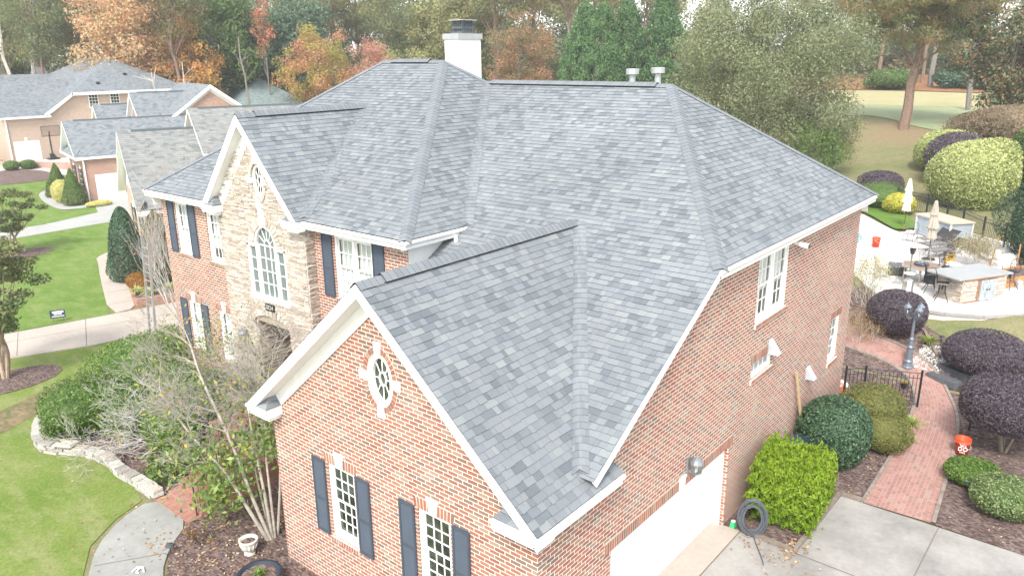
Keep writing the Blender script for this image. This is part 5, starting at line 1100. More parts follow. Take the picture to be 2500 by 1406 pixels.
rg_ = np.random.default_rng(8); cl = [((-.45, .9, 1.5), .7, 620), ((-.3, 1.7, 1.75), .7, 430), ((-.5, 2.6, 1.5), .6, 260), ((.2, .6, 2.3), .5, 260), ((.45, -.05, 2.6), .5, 420), ((.9, 1.0, 3.0), .5, 200), ((-.3, 3.6, 2.2), .6, 200), ((-.55, 1.3, 1.0), .45, 260)]
P = np.concatenate([np.array(c)+rg_.normal(size=(n, 3))*r*.55 for c, r, n in cl]); N = sphere_dirs(len(P), rg_); N[:, 2] = abs(N[:, 2])+.3; N /= np.linalg.norm(N, axis=1, keepdims=True); V, F = leafquads(P, N, .075, .037, rg_, droop=.7); np_mesh('leaves', V, F, LF_SPRSE, cm, rg_.beta(1.6, 2.9, len(P)))
# bare tangled shrub over the front bed
bt = thing('bare_shrub', (.1, 14.9, 0), 'tangle of bare pale grey branches over the green shrubs of the front bed', 'bush'); m = MB(); rr = random.Random(5); tips = []
for i in range(16):
    a = rr.uniform(0, 6.28); branchy(m, (rr.uniform(-.4, 1.4), rr.uniform(-1.2, 1.8), 0), (math.cos(a)*.8, math.sin(a)*1.0, .8), .85, .026, 5, rr, .66, 3, .0, tips, shrink=.78, wob=.34, minr=.003)
m.build('branches', TW, bt); leafy(tips, LF_SPRSE, bt, 260, .05, .45, 4, .12)
# small tree standing before the stone bay
st_ = thing('sapling', (2.4, 13.3, .2), 'slim sapling with sparse yellow green leaves in front of the stone arch', 'tree'); m = MB(); rr = random.Random(8); tips = []
for i in range(4): branchy(m, (rr.uniform(-.2, .2), rr.uniform(-.3, .5), 0), (rr.uniform(-.25, .1), rr.uniform(-.2, .35), 1.2), 1.35, .02, 4, rr, .42, 3, .12, tips, shrink=.72)
m.build('branches', SM, st_); leafy(tips, LF_SPRSE, st_, 800, .055, .45, 5, .16)
# crape myrtles with bare reddish twigs by the drive (in front of the neighbour's roof)
for k, (loc, hh, lb, sd, dr_) in enumerate((((7.2, 23.6, 0), 1.0, 'bare tree with reddish leaf tips rising in front of the neighbour roof', 21, (.12, .12, 1)), ((6.1, 22.2, 0), .85, 'bare branching tree with russet leaves against the far house corner', 24, (-.15, .5, 1)))):
    t = thing('bare_tree', loc, lb, 'tree'); m = MB(); rr = random.Random(sd); tips = []
    for i in range(6): branchy(m, (rr.uniform(-.15, .15), rr.uniform(-.15, .15), 0), (dr_[0]+rr.uniform(-.3, .3), dr_[1]+rr.uniform(-.3, .3), dr_[2]), 2.4*hh, .034, 4, rr, .38, 3, .25, tips, shrink=.72, wob=.1)
    m.build('branches', TW, t); leafy(tips, leaf('russet_tip_leaf', [(.40, .12, .08), (.48, .2, .12), (.35, .27, .12)], .4), t, 200, .05, .5, sd, .15)
fs = thing('forsythia', (22.9, 1.15, 1.1), 'thin twiggy shrub with yellow green leaves at the rear corner of the house', 'bush'); m = MB(); rr = random.Random(31); tips = []
for i in range(12): a = rr.uniform(0, 6.28); branchy(m, (rr.uniform(-.4, .4), rr.uniform(-.4, .4), 0), (math.cos(a)*.5, math.sin(a)*.5, 1), .9, .016, 3, rr, .45, 3, .1, tips)
m.build('branches', TW, fs); leafy(tips, leaf('forsythia_leaf', [(.20, .20, .04), (.34, .32, .07), (.48, .42, .10)], .4), fs, 2600, .035, .45, 9, .2)
ds = thing('dried_shrub', (21.0, .9, .35), 'orange brown dry twiggy shrub against the rear wall corner', 'bush'); m = MB(); rr = random.Random(33); tips = []
for i in range(9): a = rr.uniform(0, 6.28); branchy(m, (rr.uniform(-.3, .3), rr.uniform(-.3, .3), 0), (math.cos(a)*.7, math.sin(a)*.7, .9), .55, .012, 3, rr, .5, 3, .1, tips)
m.build('branches', TW, ds); leafy(tips, leaf('dry_orange_leaf', [(.26, .15, .06), (.36, .22, .09), (.25, .2, .08)], .3), ds, 2400, .03, .45, 10, .15)
dt = thing('dead_perennial', (-1.0, 9.5, 0), 'small dry brown plant in the mulch beside the front walk', 'plant'); m = MB(); rr = random.Random(35); tips = []
for i in range(7): a = rr.uniform(0, 6.28); branchy(m, (0, 0, 0), (math.cos(a)*.8, math.sin(a)*.8, .7), .22, .007, 3, rr, .5, 3, .1, tips)
m.build('branches', DB, dt); leafy(tips, LF_RUST, dt, 120, .03, .5, 11, .05)
# crape myrtles at the left edge
def crape(loc, lb, sd, H_, rad, cx=0, tr=.05, low=1.6, n=46, cr=.62):
    t = thing('crape_myrtle', loc, lb, 'tree', 'crape myrtles on the neighbour lawn'); rg = np.random.default_rng(sd); rr = random.Random(sd); cl = []
    for i in range(n): 
        f = rg.random(); a = rg.uniform(0, 6.28); R_ = rad*math.sin(math.pi*(.12+.78*f))*rg.uniform(.35, 1); cl.append((cx*f+R_*math.cos(a), R_*math.sin(a), low+(H_-low)*f, cr*rg.uniform(.5, 1)))
    P, N, T = crown_pts(cl, rg, 800, .38, .1, .45); V, F = leafquads(P, N, .075, .038, rg); np_mesh('crown', V, F, leaf('crape_leaf', [(.035, .055, .025), (.07, .10, .04), (.12, .15, .055), (.20, .17, .08), (.26, .15, .09)], .3), t, np.clip(.25*T+.5*rg.random(len(T))+.35*np.clip((P[:, 2]-low)/(H_-low)-.5, 0, 1), 0, 1))
    m = MB()
    for i in range(5): a = i*1.256; c = cl[i*5]; m.tube(smooth_line([(.06*math.cos(a), .06*math.sin(a), -.05), (.22*math.cos(a)+cx*.2, .22*math.sin(a), low*.6), (c[0]*.6, c[1]*.6, (low+c[2])*.5), c[:3]], 2), (tr, tr*.2), 6)
    for c in cl[::2]: m.tube([(c[0]*.35, c[1]*.35, low+(c[2]-low)*.2), (c[0]*.7, c[1]*.7, c[2]-.3), c[:3]], [.022, .015, .006], 4)
    m.build('stems', bark('tan_bark', (.26, .19, .13), (.46, .36, .27)), t); return t
crape((-.2, 24.6, 0), 'dark leafed crape myrtle nearest the camera at the left edge', 3, 5.0, 1.9, .5, .07, 1.9, 50, .6); crape((7.3, 45.4, 0), 'crape myrtle with tan stems on the mulch ring before the far driveway', 4, 3.9, 1.95, 0, .06, 1.5, 40, .6)
# neighbour's conifers
for loc, r_, h_, n, lb, sd in (((17.7, 65.8, .07), .95, 2.7, 4500, 'pointed green conifer farther from the garage', 41), ((16.6, 59.9, 0), .98, 2.9, 5500, 'pointed dark green conifer nearest the brick garage corner', 42)): cone('conifer', loc, r_, h_, n, .07, LF_GREEN, lb, sd, 'conifers beside the curved path', egg=0)
cone('conifer', (16.9, 65.0, .05), .6, 1.6, 1500, .07, LF_GREEN, 'short green conifer tucked left of the tall ones', 43, 'conifers beside the curved path')
bush('yellow_shrub', (16.5, 61.8, 0), (.85, .8, .95), 2600, .07, leaf('straw_yellow_leaf', [(.34, .32, .10), (.50, .46, .18), (.62, .57, .28)], .35), 'pale yellow rounded shrub between the two pointed conifers', seed=44)
bush('yellow_ground_shrub', (17.6, 57.9, 0), (1.0, .55, .22), 1800, .06, MAT['straw_yellow_leaf'], 'low yellow spreading shrub at the garage corner', seed=45)
for loc, lb, sd in (((19.6, 82.0, .6), 'round green shrub on the mulch bank, farther from the brick wall', 46), ((21.0, 81.6, .6), 'round green shrub on the mulch bank, nearer the brick wall', 47)): bush('round_shrub', loc, (.72, .7, .5), 1500, .07, LF_GREEN, lb, 'bush', 'round shrubs on the far mulch bank', seed=sd)
bush('dark_shrub', (18.9, 89.0, .8), (1.2, 1.2, 1.1), 2500, .08, LF_HOLLY, 'dark round shrub at the far left edge by the brick house', seed=48)
# ================================================================== BACKGROUND TREES
def put(t, x, y, s=1.0, rz=0, label=None, group=None, dz=0):
    t.location = (x, y, H(x, y)+dz); t.scale = (s, s, s); t.rotation_euler = (0, 0, rz)
    if label: t['label'] = label
    if group: t['group'] = group
    return t
def pine(h, rad, seed, mat, base=.4, nc=60, cr=1.5, per=52, tr=.32, L=.16, lean=0, gaps=0):
    return broad_tree('pine_tree', h, rad, h*base, nc, cr, per, L, mat, PB_, seed, sup=1.8, wd=.22, trunk_r=tr, mix=.45, limbs=14, lean=lean, flat=.6, gaps=gaps)
# right: the pine with the leaning trunk
t = pine(18.5, 8.4, 3, LF_PINE, .34, 190, 1.35, 210, .48, .18, -.6); put(t, 70.2, 11.7, 1, 2.5, 'big pine with thick brown leaning trunk on the lawn before the fairway')
t = broad_tree('olive_grey_tree', 14.6, 7.6, .7, 170, 1.6, 260, .105, LF_OLIVE, GB, 11, sup=2.2, wd=.4, trunk_r=.4, mix=.35); put(t, 49.2, 16.2, 1, 0, 'broad silvery olive tree rising behind the right end of the roof')
t = broad_tree('magnolia_tree', 10.5, 5.6, .8, 90, 1.25, 110, .17, LF_MAG, DB, 12, sup=2.2, wd=.5, trunk_r=.35, mix=.2); put(t, 72.5, 4.2, 1, 0, 'dark magnolia with russet leaf undersides at the right edge')
t = broad_tree('understory_tree', 6.4, 2.6, .3, 34, 1.1, 100, .12, LF_YEL, GB, 13, wd=.4, mix=.3); put(t, 52.3, 12.2, .8, 0, 'yellow green understory tree at the right foot of the silvery olive tree')
t = broad_tree('understory_tree', 5.5, 3.0, .1, 34, 1.1, 120, .12, LF_GREEN, GB, 14, wd=.4, mix=.3); put(t, 48.6, 12.7, .9, 0, 'dark green understory tree low at the right foot of the silvery olive tree')
# Leyland cypresses
for i, (x, y, h_, r_, lb) in enumerate(((69.6, 46.8, 12.6, 3.5, 'leftmost fresh green cypress with a single pointed top'), (69.0, 43.9, 12.4, 3.2, 'fresh green cypress second from the left in the cypress row'), (70.6, 41.6, 12.8, 3.4, 'fresh green cypress left of the gap in the cypress row'), (71.9, 37.6, 13.6, 3.7, 'tallest fresh green cypress right of the gap, beside the silvery olive tree'))):
    rg = np.random.default_rng(50+i); t = thing('cypress_tree', (x, y, H(x, y)), lb, 'tree', 'cypresses behind the roof'); cl = []
    for k in range(300):
        f = rg.random()**.8; a = rg.uniform(0, 6.283); R_ = r_*(1-f)**.62*rg.uniform(.6, 1.08)+.05; cl.append((R_*math.cos(a), R_*math.sin(a), .4+f*(h_-.6)+.3*rg.random(), .40+.42*(1-f)))
    cl.append((0, 0, h_-.25, .3)); P, N, T = crown_pts(cl, rg, 300, 1.25, .1, .35); V, F = leafquads(P, N, .17, .055, rg, droop=-.9); np_mesh('crown', V, F, LF_CYP, t, np.clip(T*.3+rg.random(len(T))*.7, 0, 1))
    m = MB(); m.tube([(0, 0, -.3), (0, 0, h_*.9)], [.22, .03], 6); m.lathe([(r_*.45, .3), (r_*.5, h_*.2), (r_*.3, h_*.6), (.05, h_*.88)], n=9); m.build('trunk', DB, t)
# turning trees behind the house
t = broad_tree('turning_tree', 15.5, 5.6, 2.0, 95, 1.3, 120, .15, LF_MIXA, GB, 21, sup=2.0, wd=.42, mix=.55, trunk_r=.25); put(t, 57.5, 81.5, 1.0, 0, 'orange and green turning tree left of the chimney, its crown touching the roof slope')
t = broad_tree('turning_tree', 13.5, 3.9, 2.5, 55, 1.15, 120, .14, LF_RED, GB, 22, wd=.42, mix=.5, trunk_r=.2); put(t, 60.5, 73.6, 1.0, 0, 'pink red turning tree in the middle of the three left of the chimney')
t = broad_tree('turning_tree', 12.5, 4.6, 2.0, 70, 1.2, 120, .15, LF_YEL, GB, 23, wd=.42, mix=.4, trunk_r=.2, tones=lambda P, N, T, rg: np.clip(.3*T+.7*rg.random(len(T)), 0, 1)); put(t, 61.5, 67.5, 1.0, 0, 'yellow green turning tree touching the left side of the chimney')
t = broad_tree('turning_tree', 13.2, 5.2, .4, 95, 1.25, 130, .14, LF_REDG, GB, 24, sup=2.2, wd=.42, mix=.35, trunk_r=.25); put(t, 72, 58.5, .95, 0, 'round russet and green tree right of the chimney')
# far left broad tree with white trunks
t = broad_tree('pale_trunk_tree', 24, 7.5, 5.0, 110, 1.8, 46, .24, LF_YEL, WB, 31, sup=2, wd=.45, mix=.4, trunk_r=.42, limbs=22, gaps=.2); put(t, 31.5, 114.5, 1, 1.0, 'pale trunked tree with thin yellow olive crown behind the far left houses')
for (x, y, sd, lb) in ((31.4, 107.5, 5, 'bare pale grey trunk fork at the far left between the two houses'),):
    t = thing('bare_pale_tree', (x, y, H(x, y)), lb, 'tree'); m = MB(); rr = random.Random(sd)
    for q in ((-.28, .1, 1), (.12, -.12, 1)): branchy(m, (0, 0, 0), q, 10.5, .36, 4, rr, .36, 3, .3, None, 5, .03, 5, .62, .08)
    m.build('branches', WB, t)
t = broad_tree('red_maple', 10, 3.3, 3, 30, 1.2, 60, .17, LF_RED, GB, 32, wd=.45, mix=.3, limbs=12, gaps=.2); put(t, 41.5, 104, 1, 0, 'small crimson pink maple left of the far hipped roof')
# individual wood-edge trees: (kind, u-direction deg, distance)
protoP = [pine(26, 5.2, 61, LF_PINEG, .30, 80, 1.7, 40, .30, .26), pine(25, 4.6, 62, LF_PINE, .42, 70, 1.6, 42, .30, .26, 1.0), pine(28, 5.8, 63, LF_PINE, .25, 95, 1.8, 38, .34, .27)]
protoG = [broad_tree('leafy_tree', 22, 5.6, 2.5, 80, 2.0, 42, .27, LF_GREEN, GB, 64, wd=.45, mix=.4, limbs=14), broad_tree('leafy_tree', 20, 5.0, 2.0, 75, 1.9, 46, .27, LF_DKGREEN, GB, 65, wd=.5, mix=.4), broad_tree('leafy_tree', 21, 5.2, 3.5, 70, 1.9, 42, .27, LF_YEL, GB, 66, wd=.5, mix=.35, limbs=14)]
protoO = [broad_tree('maple_tree', 20, 5.4, 4.0, 85, 1.6, 95, .17, LF_PINKOR, GB, 67, wd=.5, mix=.3, limbs=16, gaps=.1), broad_tree('maple_tree', 13.5, 3.6, 3.0, 55, 1.2, 120, .16, LF_ORANGE, GB, 68, wd=.5, mix=.3, limbs=12)]
used = set()
def far(proto, ud, dist, s, lb, rz=0, grp='trees at the edge of the wood'):
    a = R(ud); x, y = -8.6+dist*math.cos(a), -6.7+dist*math.sin(a)
    t = proto if proto.name not in used else copy_tree(proto); used.add(proto.name); return put(t, x, y, s, rz, lb, grp)
# view azimuths: left edge 73, right edge 6.5
for q in ((0, 69.8, 118, .95, 'dark green pine behind the far hipped roof, left of the salmon maple', 1), (2, 67.2, 124, .95, 'wide olive pine just left of the salmon maple', 2), (5, 71.9, 132, .72, 'shorter yellow olive tree at the top left corner', 0),
          (6, 64.8, 112, 1.2, 'large salmon orange maple above the far roofs', 0), (7, 61.2, 110, 1.15, 'bright orange maple behind the leaning bare trunk', 1), (1, 61.9, 108, 1.0, 'tall pine with bare trunk crossing the bright orange maple', 3), (3, 63.0, 126, 1.0, 'mid green tree between the salmon and the bright orange maple', 1),
          (3, 59.2, 116, 1.05, 'mid green leafy tree right of the bright orange maple', 3), (4, 57.4, 120, 1.05, 'blue green tree left of the orange and green turning tree', 0), (0, 56.0, 130, 1.0, 'dark pine behind the turning trees', 4), (4, 54.3, 118, 1.0, 'blue green rounded tree above the turning tree', 2),
          (1, 52.2, 124, 1.0, 'pine with visible trunk above the pink red tree', 5), (2, 50.2, 128, .95, 'olive pine above the yellow green turning tree', 0), (0, 48.3, 122, .95, 'pine left of the chimney cap', 2), (5, 45.6, 125, .95, 'hazy yellow green tree behind the chimney cap', 3), (5, 43.0, 118, .95, 'yellow green tree above the round russet tree', 5),
          (2, 40.6, 112, .9, 'rusty pine above the gap between russet tree and cypresses', 1), (2, 38.0, 114, .95, 'rusty pine behind the leftmost cypress', 3), (1, 35.6, 112, .98, 'rusty pine behind the middle cypresses', 0), (2, 33.4, 116, 1.0, 'rusty pine between the tallest cypress and the silvery olive tree', 5),
          (1, 30.0, 125, .9, 'pine hidden behind the silvery olive tree', 1), (0, 22.5, 150, .62, 'hazy pine right of the silvery olive tree under the open sky', 3), (1, 20.0, 140, .92, 'tall thin pine left of the big lawn pine', 4), (0, 17.6, 150, 1.0, 'dark pine behind the crown of the big lawn pine', 2), (2, 15.0, 146, 1.0, 'pine above the far end of the fairway', 1), (0, 12.4, 140, .95, 'pine behind the magnolia with arching upper limbs', 5), (1, 9.6, 136, .8, 'pine at the top right corner', 3), (0, 7.4, 146, .8, 'pine at the extreme right edge behind the magnolia', 1)):
    far((protoP+protoG+protoO)[q[0]], q[1], q[2], q[3], q[4], q[5])
# red vine, dark shrubs of the fairway edge, thin straight trunks
t = broad_tree('red_vine_tree', 21, 1.3, 8, 26, .8, 90, .18, leaf('scarlet_leaf', [(.34, .10, .06), (.40, .15, .09), (.36, .22, .12), (.2, .2, .08)], .4), GB, 71, wd=.5, trunk_r=.14); put(t, -8.6+112*math.cos(R(56.4)), -6.7+112*math.sin(R(56.4)), 1, 0, 'narrow trunk wrapped in scarlet leaves left of the turning trees')
for i, (ud, dist, r_, lb) in enumerate(((14.2, 128, 3.4, 'dark green rounded shrub at the far edge of the fairway'), (10.6, 130, 2.6, 'dark purple brown shrub right of the far bare tree'), (8.9, 128, 2.4, 'dark shrub behind the magnolia at the fairway edge'))):
    a = R(ud); x, y = -8.6+dist*math.cos(a), -6.7+dist*math.sin(a); bush('edge_shrub', (x, y, H(x, y)), (r_, r_, 1.4), 2600, .2, LF_GREEN if i == 0 else LF_HOLLY, lb, seed=80+i, amp=.2)
rr = random.Random(77)
TL = ['left', 'second', 'third']
for i, (ud, dist, h_, r0, ln, lb) in enumerate(((62.9, 104, 9, .14, -2.2, 'leaning pale trunk under the salmon maple'), (62.0, 106, 10, .10, .8, 'thin curved pale trunk behind the far gable'), (60.3, 110, 15, .11, .6, 'thin straight trunk right of the tall pine'), (59.6, 112, 15, .10, -.5, 'thin straight trunk farther right of the tall pine'), (57.8, 106, 13, .17, -.9, 'grey trunk left of the small green roof'), (11.9, 132, 15, .42, .3, 'grey trunk standing on the straw beyond the fairway'), (9.6, 98, 13, .3, .5, 'thick grey trunk emerging beside the magnolia'))):
    a = R(ud); x, y = -8.6+dist*math.cos(a), -6.7+dist*math.sin(a); t = thing('slim_tree', (x, y, H(x, y)), lb, 'tree', 'bare trunks at the wood edge'); m = MB(); limb(m, (0, 0, -.5), (ln, ln*.6, h_), r0, r0*.5, rr, 6, .012, 7)
    for k in range(5): z = h_*rr.uniform(.55, .95); limb(m, (ln*z/h_, ln*.6*z/h_, z), (ln+rr.uniform(-2, 2), rr.uniform(-2, 2), z+rr.uniform(.5, 2)), r0*.35, .02, rr, 3, .08, 4)
    m.build('trunk', GB if i not in (0, 1) else WB, t)
# the deep wood behind: one mass
rg = np.random.default_rng(99); cl = []; tn = []
for i in range(1900):
    ud = rg.uniform(3, 78); far_ = 1.0; dist = rg.uniform(138, 185) if ud > 27 else rg.uniform(165, 205)
    if rg.random() < (.45 if ud < 27 else .1): zf = rg.uniform(.0, .35)
    else: zf = rg.random()
    x, y = -8.6+dist*math.cos(R(ud)), -6.7+dist*math.sin(R(ud)); top = 23+4.5*math.sin(ud*1.7)+2.5*math.sin(ud*4.1) if ud > 27 else 15.5+2.5*math.sin(ud*2.3)
    if 20.5 < ud < 24.5: top = 5
    if ud > 71.5: top = 15
    cl.append((x, y, H(x, y)+.5+zf*top, 2.9*rg.uniform(.6, 1.2)))
P, N, T = crown_pts(cl, rg, 26, .8, .2, .35); V, F = leafquads(P, N, .36, .16, rg)
WOOD = leaf('wood_leaf', [(.06, .09, .045), (.10, .14, .065), (.14, .18, .075), (.20, .20, .085), (.27, .22, .10), (.34, .21, .10)], .35, rnd=0)
tag(np_mesh('deep_wood', V, F, WOOD, None, np.clip(T*.8+rg.random(len(T))*.2, 0, 1)), kind='stuff')
rg = np.random.default_rng(98); cl = []
for i in range(420):
    ud = rg.uniform(26, 76); dist = rg.uniform(122, 136); x, y = -8.6+dist*math.cos(R(ud)), -6.7+dist*math.sin(R(ud)); cl.append((x, y, H(x, y)+rg.uniform(.2, 4.5), rg.uniform(.8, 2.0)))
P, N, T = crown_pts(cl, rg, 60, .8, .2, .35); V, F = leafquads(P, N, .22, .1, rg)
tag(np_mesh('wood_undergrowth', V, F, leaf('undergrowth_leaf', [(.04, .07, .025), (.08, .12, .04), (.15, .19, .05), (.24, .20, .07)], .35, rnd=0), None, np.clip(T*.6+rg.random(len(T))*.4, 0, 1)), kind='stuff')
# ================================================================== NEIGHBOUR HOUSES
PB2 = brick_mat('pale_brick', .085, .235, (.72, .64, .54), [(p, (c[0]*.8+.17, c[1]*.9+.15, c[2]*.9+.11)) for p, c in BR], .014, .3)
RB2 = brick_mat('far_red_brick', .085, .235, (.70, .60, .50), BR, .011, .3)
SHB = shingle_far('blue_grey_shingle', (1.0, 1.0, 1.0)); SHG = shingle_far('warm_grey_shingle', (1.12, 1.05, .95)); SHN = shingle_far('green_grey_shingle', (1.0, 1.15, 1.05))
def tf(ox, oy, deg):
    c, s = math.cos(R(deg)), math.sin(R(deg))
    return c, s
class Block:
    def __init__(s, parent): s.p = parent
    def poly(s, name, pts, mat, th=0):
        mb = MB(); mb.poly_uv(pts); return mb.build(name, mat, s.p)
    def gable(s, x0, x1, yc, hw, ze, zr, roofm, wallm, over=.4, zb=0, face=True, wallin=.0, tw=.22):
        """gable wing, ridge along local x, open end at x0"""
        sl = (zr-ze)/hw
        r = MB()
        for sg in (-1, 1): r.poly_uv([(x0-over, yc+sg*(hw+.3), ze-.3*sl), (x1, yc+sg*(hw+.3), ze-.3*sl), (x1, yc, zr), (x0-over, yc, zr)])
        r.build('roof', roofm, s.p)
        rv = MB(); rv.prism([(x0+.3, yc-.11, zr-.11*sl+.015), (x0+.3, yc, zr+.045), (x0+.3, yc+.11, zr-.11*sl+.015)], (x1-x0-.5, 0, 0)); rv.build('ridge_vent', tab_edge, s.p)
        w_ = MB()
        if face: w_.poly_uv([(x0, yc-hw, zb), (x0, yc+hw, zb), (x0, yc+hw, ze), (x0, yc, zr-.1), (x0, yc-hw, ze)])
        for sg in (-1, 1): w_.poly_uv([(x0, yc+sg*hw, zb), (x1, yc+sg*hw, zb), (x1, yc+sg*hw, ze), (x0, yc+sg*hw, ze)])
        w_.build('wall', wallm, s.p)
        t = MB()
        for sg in (-1, 1):
            a, b = Vector((x0-over, yc+sg*(hw+.3), ze-.3*sl-.02)), Vector((x0-over, yc, zr-.02)); d_ = Vector((0, 0, -tw))
            t.prism([a, b, b+d_, a+d_], (.04, 0, 0)); t.prism([a+d_, b+d_, b+d_*1.05, a+d_*1.05], (over, 0, 0)); t.prism([a+d_+Vector((over-.03, 0, 0)), b+d_+Vector((over-.03, 0, 0)), b+d_*2+Vector((over-.03, 0, 0)), a+d_*2+Vector((over-.03, 0, 0))], (.028, 0, 0))
            y = yc+sg*(hw+.3); t.wbox(x0-over, x1, min(y, y-sg*.05), max(y, y-sg*.05), ze-.3*sl-.2, ze-.3*sl-.02); t.wbox(x0, x1, min(y, y-sg*.3), max(y, y-sg*.3), ze-.3*sl-.22, ze-.3*sl-.2)
        t.build('trim', white2, s.p)
def nwin(parent, fr, u, v, w_, h, sh=0, name='window'):
    f = MB(); f.box(fr, u-w_/2-.06, u+w_/2+.06, v-.06, v+h+.06, 0, .03); o = f.build(name, white, parent)
    p = MB(); n = 3; 
    for i in range(n):
        for j in range(4): a, b = u-w_/2+w_*i/n+.02, v+h*j/4+.02; p.box(fr, a, a+w_/n-.04, b, b+h/4-.04, .03, .034)
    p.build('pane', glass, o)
    if sh:
        for s_ in (-1, 1): m = MB(); c = u+s_*(w_/2+.06+sh/2); m.box(fr, c-sh/2, c+sh/2, v-.05, v+h+.05, 0, .05); m.build('shutter', black, parent)
    k = MB(); k.prism([fr(u-.07, v+h+.07), fr(u+.07, v+h+.07), fr(u+.11, v+h+.32), fr(u-.11, v+h+.32)], fr.n*.03); k.build('keystone', white, parent)
def gdoor(parent, fr, u0, u1, v0, h):
    m = MB(); m.box(fr, u0, u1, v0, v0+h, 0, .02)
    for i in range(4):
        for j in range(6): m.box(fr, u0+.08+j*(u1-u0-.1)/6, u0+(j+1)*(u1-u0-.1)/6, v0+.06+i*h/4, v0+(i+1)*h/4-.04, .02, .028)
    m.build('garage_door', white2, parent); k = MB(); k.prism([fr((u0+u1)/2-.09, v0+h), fr((u0+u1)/2+.09, v0+h), fr((u0+u1)/2+.14, v0+h+.4), fr((u0+u1)/2-.14, v0+h+.4)], fr.n*.04); k.build('keystone', white, parent)
# nearest neighbour
n1 = thing('neighbour_house', (11.48, 37.89, 0), 'nearest neighbour house with warm grey shingles, directly behind the left end of our roof', 'house', rz=R(-19)); B = Block(n1)
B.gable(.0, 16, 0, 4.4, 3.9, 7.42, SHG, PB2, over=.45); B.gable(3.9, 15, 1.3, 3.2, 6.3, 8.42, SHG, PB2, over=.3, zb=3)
B.poly('roof', [(.1, -4.9, 3.75), (1.2, -4.9, 3.75), (1.2, -4.4, 4.1), (.1, -4.4, 4.1)], SHG); 
mb = MB(); mb.poly_uv([(-.35, -4.75, 3.62), (-.35, -3.5, 3.62), (.02, -4.0, 4.15), (.02, -4.7, 4.2)]); mb.build('return_roof', SHG, n1)
mb = MB(); mb.poly_uv([(-.03, -4.3, 4.0), (-.03, 4.3, 4.0), (-.03, 0, 7.3)]); mb.build('gable_siding', white, n1)
nwin(n1, Fr((0, 0, 0), (0, 1, 0), (0, 0, 1), (-1, 0, 0)), -1.8, 1.2, .9, 1.7, .4); nwin(n1, Fr((0, 0, 0), (0, 1, 0), (0, 0, 1), (-1, 0, 0)), 1.6, 1.2, .9, 1.7, .4)
m = MB(); m.tube([(.05, -4.45, 0), (.05, -4.45, 3.6)], .05, 6); m.build('downspout', white2, n1)
# garage house in the middle
n2 = thing('neighbour_house', (17.95, 63.4, 0), 'brick neighbour house with white garage door beside two pointed conifers', 'house', rz=R(-13)); B = Block(n2); FR2 = RB2
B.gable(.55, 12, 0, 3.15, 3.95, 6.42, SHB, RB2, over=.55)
mb = MB(); mb.poly_uv([(0, -3.45, 3.72), (0, 3.45, 3.72), (.56, 2.9, 4.25), (.56, -2.9, 4.25)]); mb.build('return_roof', SHB, n2)
mb = MB(); mb.wbox(-.04, 0, -3.45, 3.45, 3.55, 3.72); mb.wbox(0, .55, -3.4, 3.4, 3.5, 3.56); mb.build('trim', white2, n2)
mb = MB(); mb.poly_uv([(.52, -3.1, 4.0), (.52, 3.1, 4.0), (.52, 0, 6.3)]); mb.build('gable_siding', white, n2)
fa = Fr((.55, 0, 0), (0, 1, 0), (0, 0, 1), (-1, 0, 0)); nwin(n2, fa, -1.7, .9, .85, 1.75, .38); nwin(n2, fa, 1.3, .9, .85, 1.75, .38)
fs2 = Fr((0, -3.15, 0), (1, 0, 0), (0, 0, 1), (0, -1, 0)); gdoor(n2, fs2, 1.3, 5.6, 0, 2.2); m = MB(); m.tube([(.62, -3.22, 0), (.62, -3.22, 3.6)], .06, 6); m.build('downspout', white2, n2)
# big cross roof: ridge towards +y, brick gable facing the camera side
def big(parent, P, s0, depth, rise, zb, roofm, wallm):
    x, y, z = P; r = MB(); w_ = MB(); t = MB(); ex = .35
    for sg in (-1, 1): r.poly_uv([(x, y-ex, z), (x+sg*s0, y-ex, z-rise), (x+sg*s0, y+depth, z-rise), (x, y+depth, z)])
    w_.poly_uv([(x-s0+.3, y, zb), (x+s0-.3, y, zb), (x+s0-.3, y, z-rise+.1), (x, y, z-.15), (x-s0+.3, y, z-rise+.1)]); w_.poly_uv([(x-s0+.3, y, zb), (x-s0+.3, y+depth, zb), (x-s0+.3, y+depth, z-rise+.1), (x-s0+.3, y, z-rise+.1)])
    for sg in (-1, 1): a, b = Vector((x+sg*s0, y-ex, z-rise)), Vector((x, y-ex, z)); t.prism([a, b, b-Vector((0, 0, .3)), a-Vector((0, 0, .3))], (0, .04, 0)); t.prism([a-Vector((0, 0, .3)), b-Vector((0, 0, .3)), b-Vector((0, -ex+.02, .62)), a-Vector((0, -ex+.02, .62))], (0, .03, 0))
    r.build('roof', roofm, parent); w_.build('wall', wallm, parent); t.build('trim', white2, parent)
big(n2, (12.3, .2, 8.95), 6.4, 9.5, 4.6, 0, SHB, RB2)
B.gable(6.9, 13, 5.2, 2.3, 6.1, 8.3, SHB, RB2, over=.4, zb=2.5, tw=.3); B.gable(4.3, 13, 8.4, 2.2, 5.0, 7.2, SHB, RB2, over=.4, zb=2, tw=.3)
